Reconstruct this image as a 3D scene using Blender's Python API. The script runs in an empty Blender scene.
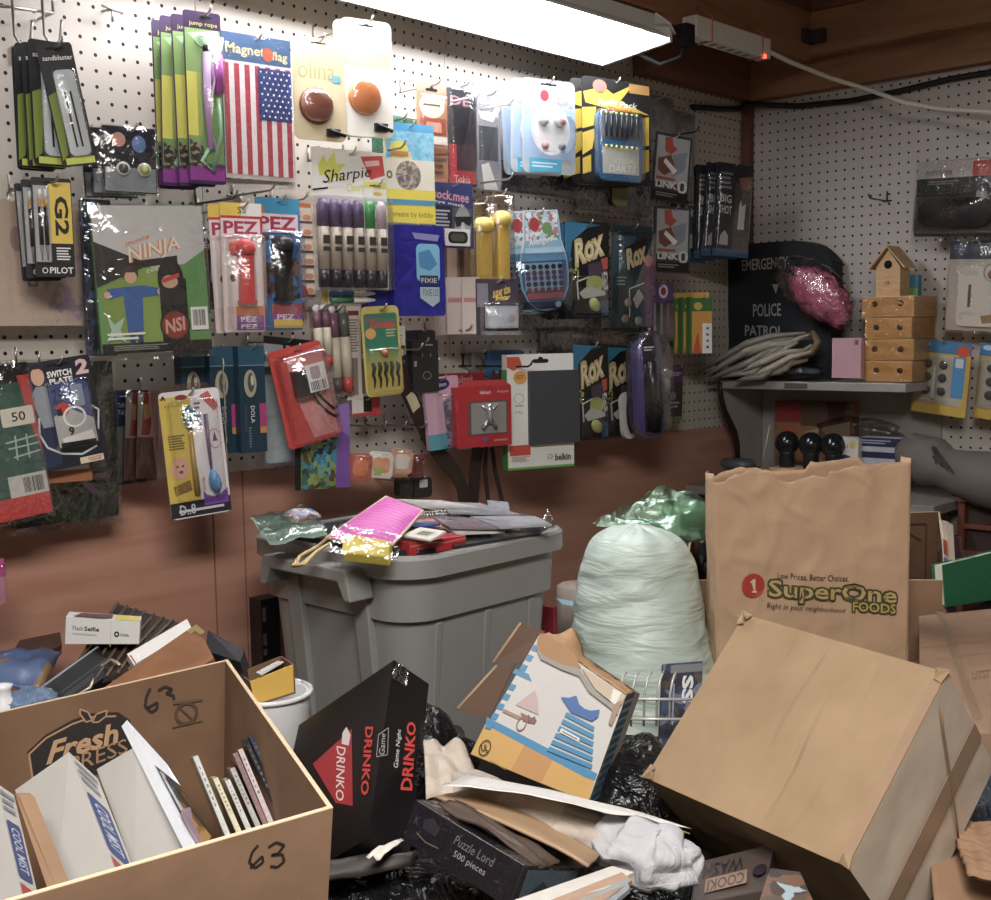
import bpy, math, random
import numpy as np
from mathutils import Vector, Matrix, noise
random.seed(7)
SC=bpy.context.scene; COL=SC.collection
I=0.0254; ZF=59.0            # inches to metres; camera height above the floor in inches
F=1175.165
YAW,PIT,ROL=[math.radians(a) for a in (46.91299,5.62941,-0.93712)]
C=Vector((-118.882,-71.667,0))
fw=Vector((math.sin(YAW)*math.cos(PIT),math.cos(YAW)*math.cos(PIT),-math.sin(PIT)))
r_=Vector((math.cos(YAW),-math.sin(YAW),0)); u_=r_.cross(fw)
rt=r_*math.cos(ROL)+u_*math.sin(ROL); up=-r_*math.sin(ROL)+u_*math.cos(ROL)
def ray(x,y): return fw+rt*((x-495.5)/F)-up*((y-450)/F)
def atY(x,y,d): k=ray(x,y); return C+k*((-d-C.y)/k.y)
def atX(x,y,d): k=ray(x,y); return C+k*((-d-C.x)/k.x)
def atZ(x,y,z): k=ray(x,y); return C+k*(z/k.z)
def atD(x,y,D): return C+ray(x,y)*D
BZ=-27.0                     # bench top height
# ------------------------------------------------------------ materials
def lin(h):
    h=h.lstrip('#'); o=[]
    for i in (0,2,4):
        c=int(h[i:i+2],16)/255; o.append(c/12.92 if c<=.04045 else ((c+.055)/1.055)**2.4)
    y=.21*o[0]+.72*o[1]+.07*o[2]; o=[max(.006,v*.86+y*.14) for v in o]
    return (*o,1)
MC={}
def nodes(name):
    m=bpy.data.materials.new(name); m.use_nodes=True; nt=m.node_tree
    for n in list(nt.nodes): nt.nodes.remove(n)
    out=nt.nodes.new('ShaderNodeOutputMaterial'); return m,nt,out
def N(nt,t,**k):
    n=nt.nodes.new(t)
    for a,b in k.items():
        if a.startswith('i_'): n.inputs[a[2:].replace('_',' ')].default_value=b
        else: setattr(n,a,b)
    return n
def bsdf(nt,out,rough=.5,metal=0,spec=.5):
    b=N(nt,'ShaderNodeBsdfPrincipled'); b.inputs['Roughness'].default_value=rough; b.inputs['Metallic'].default_value=metal
    b.inputs['Specular IOR Level'].default_value=spec
    nt.links.new(b.outputs[0],out.inputs[0]); return b
def M(col,rough=.5,metal=0,var=.06,scale=60,bump=0,bscale=200,spec=.5):
    """plain coloured surface with slight procedural unevenness"""
    k=('M',col,rough,metal,var,scale,bump,bscale,spec)
    if k in MC: return MC[k]
    m,nt,out=nodes('surface_'+col.strip('#')); b=bsdf(nt,out,rough,metal,spec); L=nt.links.new
    tc=N(nt,'ShaderNodeTexCoord'); no=N(nt,'ShaderNodeTexNoise'); no.inputs['Scale'].default_value=scale; no.inputs['Detail'].default_value=3
    L(tc.outputs['Object'],no.inputs['Vector'])
    mx=N(nt,'ShaderNodeMix',data_type='RGBA'); c=lin(col)
    mx.inputs[6].default_value=(*[max(0,a*(1-var)) for a in c[:3]],1); mx.inputs[7].default_value=(*[min(1,a*(1+var)) for a in c[:3]],1)
    L(no.outputs['Fac'],mx.inputs[0]); L(mx.outputs[2],b.inputs['Base Color'])
    if bump:
        n2=N(nt,'ShaderNodeTexNoise'); n2.inputs['Scale'].default_value=bscale; n2.inputs['Detail'].default_value=4
        L(tc.outputs['Object'],n2.inputs['Vector'])
        bp=N(nt,'ShaderNodeBump'); bp.inputs['Strength'].default_value=bump; bp.inputs['Distance'].default_value=.003
        L(n2.outputs['Fac'],bp.inputs['Height']); L(bp.outputs[0],b.inputs['Normal'])
    MC[k]=m; return m
def busy(cols,scale=60,rough=.35,stretch=(1,1,1)):
    """busy multi-coloured print"""
    k=('B',tuple(cols),scale,rough,stretch)
    if k in MC: return MC[k]
    m,nt,out=nodes('busy_print'); b=bsdf(nt,out,rough); L=nt.links.new
    tc=N(nt,'ShaderNodeTexCoord'); mp=N(nt,'ShaderNodeMapping'); mp.inputs['Scale'].default_value=stretch
    no=N(nt,'ShaderNodeTexNoise'); no.inputs['Scale'].default_value=scale*.6
    L(tc.outputs['Object'],mp.inputs[0]); L(mp.outputs[0],no.inputs['Vector'])
    ad=N(nt,'ShaderNodeMix',data_type='RGBA'); ad.inputs[0].default_value=.02
    L(mp.outputs[0],ad.inputs[6]); L(no.outputs['Color'],ad.inputs[7])
    vo=N(nt,'ShaderNodeTexVoronoi'); vo.inputs['Scale'].default_value=scale; L(ad.outputs[2],vo.inputs['Vector'])
    sp=N(nt,'ShaderNodeSeparateColor'); L(vo.outputs['Color'],sp.inputs[0])
    cr=N(nt,'ShaderNodeValToRGB'); cr.color_ramp.interpolation='CONSTANT'; e=cr.color_ramp.elements
    for i,c in enumerate(cols):
        if i<2: e[i].position=i/len(cols); e[i].color=lin(c)
        else: x=e.new(i/len(cols)); x.color=lin(c)
    L(sp.outputs[0],cr.inputs[0]); L(cr.outputs[0],b.inputs['Base Color']); MC[k]=m; return m
def grad(c0,c1,axis=2,lo=-.1,hi=0,rough=.35):
    """printed colour blend along one axis of the object"""
    k=('G',c0,c1,axis,lo,hi)
    if k in MC: return MC[k]
    m,nt,out=nodes('print_blend'); b=bsdf(nt,out,rough); L=nt.links.new
    tc=N(nt,'ShaderNodeTexCoord'); sp=N(nt,'ShaderNodeSeparateXYZ'); L(tc.outputs['Object'],sp.inputs[0])
    mr=N(nt,'ShaderNodeMapRange'); mr.inputs[1].default_value=lo; mr.inputs[2].default_value=hi; L(sp.outputs[axis],mr.inputs[0])
    mx=N(nt,'ShaderNodeMix',data_type='RGBA'); mx.inputs[6].default_value=lin(c0); mx.inputs[7].default_value=lin(c1)
    L(mr.outputs[0],mx.inputs[0]); L(mx.outputs[2],b.inputs['Base Color']); MC[k]=m; return m
def clear(tint='#ffffff',base=.06,rough=.12,bump=.25,bscale=70,gain=.55):
    """thin clear plastic: see-through with a glossy, slightly wrinkled skin"""
    k=('C',tint,base,rough,bump,bscale,gain)
    if k in MC: return MC[k]
    m,nt,out=nodes('clear_plastic'); L=nt.links.new
    tr=N(nt,'ShaderNodeBsdfTransparent'); tr.inputs[0].default_value=lin(tint)
    gl=N(nt,'ShaderNodeBsdfGlossy'); gl.inputs['Roughness'].default_value=rough; gl.inputs[0].default_value=tuple(min(.95,v*1.02) for v in lin(tint)[:3])+(1,)
    lw=N(nt,'ShaderNodeLayerWeight'); lw.inputs[0].default_value=.35
    mu=N(nt,'ShaderNodeMath',operation='MULTIPLY_ADD'); mu.inputs[1].default_value=gain; mu.inputs[2].default_value=base
    L(lw.outputs['Facing'],mu.inputs[0])
    tc=N(nt,'ShaderNodeTexCoord'); no=N(nt,'ShaderNodeTexNoise'); no.inputs['Scale'].default_value=bscale; no.inputs['Detail'].default_value=2; no.inputs['Distortion'].default_value=1.2
    L(tc.outputs['Object'],no.inputs['Vector']); bp=N(nt,'ShaderNodeBump'); bp.inputs['Strength'].default_value=bump; bp.inputs['Distance'].default_value=.006
    L(no.outputs['Fac'],bp.inputs['Height']); L(bp.outputs[0],gl.inputs['Normal']); L(bp.outputs[0],lw.inputs['Normal'])
    ms=N(nt,'ShaderNodeMixShader'); L(mu.outputs[0],ms.inputs[0]); L(tr.outputs[0],ms.inputs[1]); L(gl.outputs[0],ms.inputs[2]); L(ms.outputs[0],out.inputs[0])
    MC[k]=m; return m
def emit(col,s):
    k=('E',col,s)
    if k in MC: return MC[k]
    m,nt,out=nodes('glow'); e=N(nt,'ShaderNodeEmission'); e.inputs[0].default_value=lin(col); e.inputs[1].default_value=s
    nt.links.new(e.outputs[0],out.inputs[0]); MC[k]=m; return m
def wood(col0,col1,scale=(1,1,1),rough=.5,dens=18,name='wood'):
    k=('W',col0,col1,scale,rough,dens)
    if k in MC: return MC[k]
    m,nt,out=nodes(name); b=bsdf(nt,out,rough,0,.4); L=nt.links.new
    tc=N(nt,'ShaderNodeTexCoord'); mp=N(nt,'ShaderNodeMapping'); mp.inputs['Scale'].default_value=scale; L(tc.outputs['Object'],mp.inputs[0])
    no=N(nt,'ShaderNodeTexNoise'); no.inputs['Scale'].default_value=dens; no.inputs['Detail'].default_value=6; no.inputs['Distortion'].default_value=.8
    L(mp.outputs[0],no.inputs['Vector'])
    cr=N(nt,'ShaderNodeValToRGB'); e=cr.color_ramp.elements; e[0].position=.3; e[0].color=lin(col0); e[1].position=.7; e[1].color=lin(col1)
    L(no.outputs['Fac'],cr.inputs[0]); L(cr.outputs[0],b.inputs['Base Color'])
    bp=N(nt,'ShaderNodeBump'); bp.inputs['Strength'].default_value=.15; bp.inputs['Distance'].default_value=.002; L(no.outputs['Fac'],bp.inputs['Height']); L(bp.outputs[0],b.inputs['Normal'])
    MC[k]=m; return m
def pegboard(col,ax,ox,oz,rad=.125):
    """hardboard with a 1 inch grid of round holes"""
    m,nt,out=nodes('pegboard'); b=bsdf(nt,out,.55,0,.35); L=nt.links.new
    tc=N(nt,'ShaderNodeTexCoord'); sp=N(nt,'ShaderNodeSeparateXYZ'); L(tc.outputs['Object'],sp.inputs[0])
    def cell(o,off):
        a=N(nt,'ShaderNodeMath',operation='MULTIPLY_ADD'); a.inputs[1].default_value=1/I; a.inputs[2].default_value=off; L(o,a.inputs[0])
        f=N(nt,'ShaderNodeMath',operation='FRACT'); L(a.outputs[0],f.inputs[0])
        s=N(nt,'ShaderNodeMath',operation='SUBTRACT'); s.inputs[1].default_value=.5; L(f.outputs[0],s.inputs[0])
        q=N(nt,'ShaderNodeMath',operation='MULTIPLY'); L(s.outputs[0],q.inputs[0]); L(s.outputs[0],q.inputs[1]); return q
    a=cell(sp.outputs[ax],ox); c=cell(sp.outputs[2],oz)
    s=N(nt,'ShaderNodeMath',operation='ADD'); L(a.outputs[0],s.inputs[0]); L(c.outputs[0],s.inputs[1])
    lt=N(nt,'ShaderNodeMath',operation='LESS_THAN'); lt.inputs[1].default_value=rad*rad; L(s.outputs[0],lt.inputs[0])
    no=N(nt,'ShaderNodeTexNoise'); no.inputs['Scale'].default_value=9; no.inputs['Detail'].default_value=5; L(tc.outputs['Object'],no.inputs['Vector'])
    mx0=N(nt,'ShaderNodeMix',data_type='RGBA'); cc=lin(col); mx0.inputs[6].default_value=(*[v*.9 for v in cc[:3]],1); mx0.inputs[7].default_value=(*[min(1,v*1.06) for v in cc[:3]],1); L(no.outputs['Fac'],mx0.inputs[0])
    mx=N(nt,'ShaderNodeMix',data_type='RGBA'); mx.inputs[7].default_value=lin('#1c1713'); L(mx0.outputs[2],mx.inputs[6]); L(lt.outputs[0],mx.inputs[0]); L(mx.outputs[2],b.inputs['Base Color'])
    return m
def card_board(col,dark,scale=1.0):
    """corrugated cardboard: fine flutes and blotches"""
    k=('K',col,dark)
    if k in MC: return MC[k]
    m,nt,out=nodes('cardboard'); b=bsdf(nt,out,.75,0,.25); L=nt.links.new
    tc=N(nt,'ShaderNodeTexCoord'); no=N(nt,'ShaderNodeTexNoise'); no.inputs['Scale'].default_value=14; no.inputs['Detail'].default_value=6; L(tc.outputs['Object'],no.inputs['Vector'])
    cr=N(nt,'ShaderNodeValToRGB'); e=cr.color_ramp.elements; e[0].position=.25; e[0].color=lin(dark); e[1].position=.65; e[1].color=lin(col); L(no.outputs['Fac'],cr.inputs[0]); L(cr.outputs[0],b.inputs['Base Color'])
    n2=N(nt,'ShaderNodeTexNoise'); n2.inputs['Scale'].default_value=25; n2.inputs['Detail'].default_value=3; L(tc.outputs['Object'],n2.inputs['Vector'])
    bp=N(nt,'ShaderNodeBump'); bp.inputs['Strength'].default_value=.2; bp.inputs['Distance'].default_value=.004; L(n2.outputs['Fac'],bp.inputs['Height']); L(bp.outputs[0],b.inputs['Normal'])
    MC[k]=m; return m
def wrinkled(col,dark,rough=.4,scale=(1,1,1),dens=30,bump=.6,dist=.01,spec=.5,distort=1.5):
    k=('X',col,dark,rough,scale,dens,bump,dist)
    if k in MC: return MC[k]
    m,nt,out=nodes('wrinkled'); b=bsdf(nt,out,rough,0,spec); L=nt.links.new
    tc=N(nt,'ShaderNodeTexCoord'); mp=N(nt,'ShaderNodeMapping'); mp.inputs['Scale'].default_value=scale; L(tc.outputs['Object'],mp.inputs[0])
    no=N(nt,'ShaderNodeTexNoise'); no.inputs['Scale'].default_value=dens; no.inputs['Detail'].default_value=3; no.inputs['Distortion'].default_value=distort; L(mp.outputs[0],no.inputs['Vector'])
    mx=N(nt,'ShaderNodeMix',data_type='RGBA'); mx.inputs[6].default_value=lin(dark); mx.inputs[7].default_value=lin(col); L(no.outputs['Fac'],mx.inputs[0]); L(mx.outputs[2],b.inputs['Base Color'])
    bp=N(nt,'ShaderNodeBump'); bp.inputs['Strength'].default_value=bump; bp.inputs['Distance'].default_value=dist; L(no.outputs['Fac'],bp.inputs['Height']); L(bp.outputs[0],b.inputs['Normal'])
    MC[k]=m; return m
def paper(col,dark,rough=.75,sc=7):
    """crumpled paper: crisp irregular facets"""
    m,nt,out=nodes('crumpled_paper'); b=bsdf(nt,out,rough,0,.2); L=nt.links.new
    tc=N(nt,'ShaderNodeTexCoord'); no=N(nt,'ShaderNodeTexNoise'); no.inputs['Scale'].default_value=9; no.inputs['Detail'].default_value=3; L(tc.outputs['Object'],no.inputs['Vector'])
    mx=N(nt,'ShaderNodeMix',data_type='RGBA'); mx.inputs[6].default_value=lin(dark); mx.inputs[7].default_value=lin(col); L(no.outputs['Fac'],mx.inputs[0]); L(mx.outputs[2],b.inputs['Base Color'])
    wv=N(nt,'ShaderNodeMix',data_type='RGBA'); wv.inputs[0].default_value=.06; L(tc.outputs['Object'],wv.inputs[6]); L(no.outputs['Color'],wv.inputs[7])
    v1=N(nt,'ShaderNodeTexVoronoi'); v1.inputs['Scale'].default_value=sc; L(wv.outputs[2],v1.inputs['Vector'])
    v2=N(nt,'ShaderNodeTexVoronoi'); v2.inputs['Scale'].default_value=sc*2.3; L(wv.outputs[2],v2.inputs['Vector'])
    ad=N(nt,'ShaderNodeMath',operation='MULTIPLY_ADD'); ad.inputs[1].default_value=.4; L(v2.outputs['Distance'],ad.inputs[0]); L(v1.outputs['Distance'],ad.inputs[2])
    bp=N(nt,'ShaderNodeBump'); bp.inputs['Strength'].default_value=.5; bp.inputs['Distance'].default_value=.02; L(ad.outputs[0],bp.inputs['Height']); L(bp.outputs[0],b.inputs['Normal']); return m
# ------------------------------------------------------------ text
TX={}
def textmesh(s,bold=0.0,shear=0.0):
    k=(s,bold,shear)
    if k in TX: return TX[k]
    cu=bpy.data.curves.new('lettering','FONT'); cu.body=s; cu.resolution_u=2; cu.offset=bold; cu.shear=shear
    o=bpy.data.objects.new('lettering',cu); COL.objects.link(o)
    dg=bpy.context.evaluated_depsgraph_get(); e=o.evaluated_get(dg); me=e.to_mesh()
    vs=[(v.co.x,v.co.y) for v in me.vertices]; fs=[tuple(p.vertices) for p in me.polygons]
    e.to_mesh_clear(); bpy.data.objects.remove(o); bpy.data.curves.remove(cu)
    if vs:
        x0=min(v[0] for v in vs); x1=max(v[0] for v in vs); y0=min(v[1] for v in vs); y1=max(v[1] for v in vs)
        vs=[((v[0]-x0)/max(1e-6,x1-x0),1-(v[1]-y0)/max(1e-6,y1-y0)) for v in vs]
    TX[k]=(vs,fs); return TX[k]
# ------------------------------------------------------------ mesh builder (inches)
class MB:
    def __init__(s): s.v=[]; s.f=[]; s.mi=[]; s.sm=[]; s.ms=[]; s.T=None
    def mat(s,m):
        if m not in s.ms: s.ms.append(m)
        return s.ms.index(m)
    def add(s,vs,fs,m,smooth=False):
        b=len(s.v); vs=[Vector(v) for v in vs]
        if s.T is not None: vs=[s.T@v for v in vs]
        s.v+=vs; i=s.mat(m)
        for f in fs: s.f.append(tuple(b+k for k in f)); s.mi.append(i); s.sm.append(smooth)
        return s
    def hexa(s,p,m):   # p: 4 bottom (ccw) then 4 top
        return s.add(p,[(0,3,2,1),(4,5,6,7),(0,1,5,4),(1,2,6,5),(2,3,7,6),(3,0,4,7)],m)
    def box(s,a,b,m):
        (x0,y0,z0),(x1,y1,z1)=a,b
        return s.hexa([(x0,y0,z0),(x1,y0,z0),(x1,y1,z0),(x0,y1,z0),(x0,y0,z1),(x1,y0,z1),(x1,y1,z1),(x0,y1,z1)],m)
    def obox(s,o,e0,e1,e2,m):
        o,e0,e1,e2=map(Vector,(o,e0,e1,e2))
        return s.hexa([o,o+e0,o+e0+e1,o+e1,o+e2,o+e0+e2,o+e0+e1+e2,o+e1+e2],m)
    def poly(s,p,m,smooth=False): return s.add(p,[tuple(range(len(p)))],m,smooth)
    def slab(s,pts,n,m,smooth_side=False):  # polygon pts extruded by vector n
        k=len(pts); n=Vector(n); a=[Vector(p) for p in pts]; b=[p+n for p in a]
        return s.add(a+b,[tuple(range(k-1,-1,-1)),tuple(range(k,2*k))]+[(i,(i+1)%k,k+(i+1)%k,k+i) for i in range(k)],m)
    def tube(s,path,r,m,n=7,cap=True,flat=None):
        P=[Vector(p) for p in path]; k=len(P); rr=r if isinstance(r,(list,tuple)) else [r]*k; vs=[]
        ref=None
        for i,p in enumerate(P):
            t=(P[min(i+1,k-1)]-P[max(i-1,0)]).normalized()
            if ref is None: ref=Vector((0,0,1)) if abs(t.z)<.9 else Vector((1,0,0))
            a=(ref-t*ref.dot(t)); a=a.normalized() if a.length>1e-6 else t.orthogonal().normalized(); ref=a; b=t.cross(a)
            for j in range(n):
                q=2*math.pi*j/n; fx=1 if flat is None else flat
                vs.append(p+a*math.cos(q)*rr[i]*fx+b*math.sin(q)*rr[i])
        fs=[(i*n+j,i*n+(j+1)%n,(i+1)*n+(j+1)%n,(i+1)*n+j) for i in range(k-1) for j in range(n)]
        if cap: fs+=[tuple(range(n-1,-1,-1)),tuple((k-1)*n+j for j in range(n))]
        return s.add(vs,fs,m,True)
    def lathe(s,o,prof,m,n=20,ax=(0,0,1),smooth=True,sx=1,sy=1):
        ax=Vector(ax).normalized(); a=ax.orthogonal().normalized(); b=ax.cross(a); o=Vector(o); vs=[]; k=len(prof)
        if abs(ax.z)>.99: a=Vector((1,0,0)); b=Vector((0,1,0))
        for (r,h) in prof:
            for j in range(n):
                q=2*math.pi*j/n; vs.append(o+ax*h+a*math.cos(q)*r*sx+b*math.sin(q)*r*sy)
        fs=[(i*n+j,i*n+(j+1)%n,(i+1)*n+(j+1)%n,(i+1)*n+j) for i in range(k-1) for j in range(n)]
        fs+=[tuple(range(n-1,-1,-1)),tuple((k-1)*n+j for j in range(n))]
        return s.add(vs,fs,m,smooth)
    def grid(s,fn,nu,nv,m,smooth=True,closed=False):
        vs=[fn(i/nu,j/nv) for j in range(nv+1) for i in range(nu+1)]
        fs=[(j*(nu+1)+i,j*(nu+1)+i+1,(j+1)*(nu+1)+i+1,(j+1)*(nu+1)+i) for j in range(nv) for i in range(nu)]
        return s.add(vs,fs,m,smooth)
    def build(s,name,parent=None,at=None,bevel=0,sub=0,solid=0,esplit=0):
        me=bpy.data.meshes.new(name); o=bpy.data.objects.new(name,me); COL.objects.link(o)
        vs=s.v
        if at is None and parent is None: at=(0,0,0)
        if parent is not None and at is not None: at=Vector(parent.location)/I-Vector((0,0,ZF))
        if at is not None:
            at=Vector(at); vs=[v-at for v in vs]
            if parent is None: o.location=(at.x*I,at.y*I,(at.z+ZF)*I)
        me.from_pydata([tuple(v*I) for v in vs],[],s.f)
        for m in s.ms: me.materials.append(m)
        me.polygons.foreach_set('material_index',s.mi); me.polygons.foreach_set('use_smooth',s.sm); me.update()
        if parent is not None: o.parent=parent
        if solid:
            md=o.modifiers.new('Solidify','SOLIDIFY'); md.thickness=solid*I; md.offset=0
        if bevel:
            md=o.modifiers.new('Bevel','BEVEL'); md.width=bevel*I; md.segments=2; md.limit_method='ANGLE'; md.angle_limit=math.radians(40)
        if esplit:
            md=o.modifiers.new('EdgeSplit','EDGE_SPLIT'); md.split_angle=math.radians(28)
        if sub:
            md=o.modifiers.new('Subdivision','SUBSURF'); md.levels=sub; md.render_levels=sub
        return o
class Face:
    """a flat printed face: normalised coordinates, x right, y down, drawn onto a mesh builder"""
    def __init__(s,mb,TL,R,D,out=None,lift=.0):
        s.mb=mb; s.TL=Vector(TL); s.R=Vector(R); s.D=Vector(D); s.n=(s.D.cross(s.R)).normalized() if out is None else Vector(out).normalized(); s.l=lift
    def P(s,x,y,l=None): return s.TL+s.R*x+s.D*y+s.n*(s.l if l is None else l)
    def up(s): s.l+=.006
    def p(s,pts,m): s.up(); s.mb.poly([s.P(*q) for q in pts],m); return s
    def r(s,x0,y0,x1,y1,m): return s.p([(x0,y1),(x1,y1),(x1,y0),(x0,y0)],m)
    def rr(s,x0,y0,x1,y1,m,q=.2):
        w,h=s.R.length,s.D.length; rx=q*min((x1-x0)*w,(y1-y0)*h); ax,ay=rx/w,rx/h; pts=[]
        for cx,cy,a0 in ((x1-ax,y0+ay,-90),(x1-ax,y1-ay,0),(x0+ax,y1-ay,90),(x0+ax,y0+ay,180)):
            for k in range(5):
                a=math.radians(a0+22.5*k); pts.append((cx+ax*math.cos(a),cy+ay*math.sin(a)))
        return s.p(pts[::-1],m)
    def e(s,cx,cy,rx,ry,m,n=20): return s.p([(cx+rx*math.cos(-2*math.pi*k/n),cy+ry*math.sin(-2*math.pi*k/n)) for k in range(n)],m)
    def ring(s,cx,cy,rx,ry,w,m,n=22):
        s.up()
        for k in range(n):
            a,b=-2*math.pi*k/n,-2*math.pi*(k+1)/n
            s.mb.poly([s.P(cx+rx*math.cos(a),cy+ry*math.sin(a)),s.P(cx+rx*math.cos(b),cy+ry*math.sin(b)),s.P(cx+rx*(1-w)*math.cos(b),cy+ry*(1-w)*math.sin(b)),s.P(cx+rx*(1-w)*math.cos(a),cy+ry*(1-w)*math.sin(a))],m)
        return s
    def line(s,pts,w,m):   # w in inches
        s.up()
        Q=[s.P(*q) for q in pts]
        for a,b in zip(Q,Q[1:]):
            d=(b-a); 
            if d.length<1e-6: continue
            k=s.n.cross(d.normalized())*w/2; s.mb.poly([a-k,b-k,b+k,a+k],m)
        return s
    def tq(s,q,txt,m,bold=0,shear=0):
        vs,fs=textmesh(txt,bold,shear); s.up(); (a,b,c,d)=[Vector((*z,0)) for z in q]
        out=[]
        for (x,y) in vs:
            w=(a*(1-x)+b*x)*(1-y)+(d*(1-x)+c*x)*y; out.append(s.P(w.x,w.y))
        s.mb.add(out,fs,m); return s
    def t(s,x0,y0,x1,y1,txt,m,bold=0,shear=0): return s.tq([(x0,y0),(x1,y0),(x1,y1),(x0,y1)],txt,m,bold,shear)
    def lines(s,x0,y0,x1,y1,n,m,fill=.5,rag=.25,seed=1):
        rg=random.Random(seed); h=(y1-y0)/n; s.up()
        for k in range(n):
            e=x1-(x1-x0)*rag*rg.random(); a=y0+k*h
            s.mb.poly([s.P(x0,a+h*fill),s.P(e,a+h*fill),s.P(e,a),s.P(x0,a)],m)
        return s
    def bars(s,x0,y0,x1,y1,m,n=14,seed=3):
        rg=random.Random(seed); s.up(); w=(x1-x0)/n
        for k in range(n):
            ww=w*(.3+.5*rg.random()); a=x0+k*w
            s.mb.poly([s.P(a,y1),s.P(a+ww,y1),s.P(a+ww,y0),s.P(a,y0)],m)
        return s
    def uv(s,px,py):
        k=ray(px,py); n=s.n; t=(s.TL-C).dot(n)/k.dot(n); q=C+k*t-s.TL
        a,b,c=s.R.dot(s.R),s.R.dot(s.D),s.D.dot(s.D); e,g=q.dot(s.R),q.dot(s.D); dt=a*c-b*b
        return ((e*c-g*b)/dt,(g*a-e*b)/dt)
    def pp(s,pts,m): return s.p([s.uv(*q) for q in pts],m)
    def pt(s,q,txt,m,bold=0,shear=0): return s.tq([s.uv(*z) for z in q],txt,m,bold,shear)
    def pl(s,pts,w,m): return s.line([s.uv(*q) for q in pts],w,m)
# ------------------------------------------------------------ things
def tag(o,label,cat,group=None,kind=None):
    o['label']=label; o['category']=cat
    if group: o['group']=group
    if kind: o['kind']=kind
    return o
def empty(name,at,label,cat,group=None,rot=(0,0,0)):
    o=bpy.data.objects.new(name,None); COL.objects.link(o); o.empty_display_size=.02
    o.location=(at[0]*I,at[1]*I,(at[2]+ZF)*I); o.rotation_euler=rot; return tag(o,label,cat,group)
def struct(o): o['kind']='structure'; return o
def dup(root,off,label=None,group=None,rot=None):
    c=root.copy(); COL.objects.link(c); c.location=root.location+Vector(off)*I
    if rot: c.rotation_euler=[a+b for a,b in zip(root.rotation_euler,rot)]
    if label: c['label']=label
    if group: c['group']=group
    for ch in [k for k in bpy.data.objects if k.parent==root]:
        d=ch.copy(); COL.objects.link(d); d.parent=c
        for g in [k for k in bpy.data.objects if k.parent==ch]:
            h=g.copy(); COL.objects.link(h); h.parent=d
    return c
WIRE=M('#b9b4ac',.3,.9); WIRED=M('#3a3734',.35,.7); CHROME=M('#d8d6d2',.2,1.0)
def rpoly(x0,x1,z0,z1,q,n=4):
    pts=[]
    for cx,cz,a0 in ((x1-q,z1-q,0),(x0+q,z1-q,90),(x0+q,z0+q,180),(x1-q,z0+q,270)):
        for k in range(n+1):
            a=math.radians(a0+90*k/n); pts.append((cx+q*math.cos(a),cz+q*math.sin(a)))
    return pts
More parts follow.
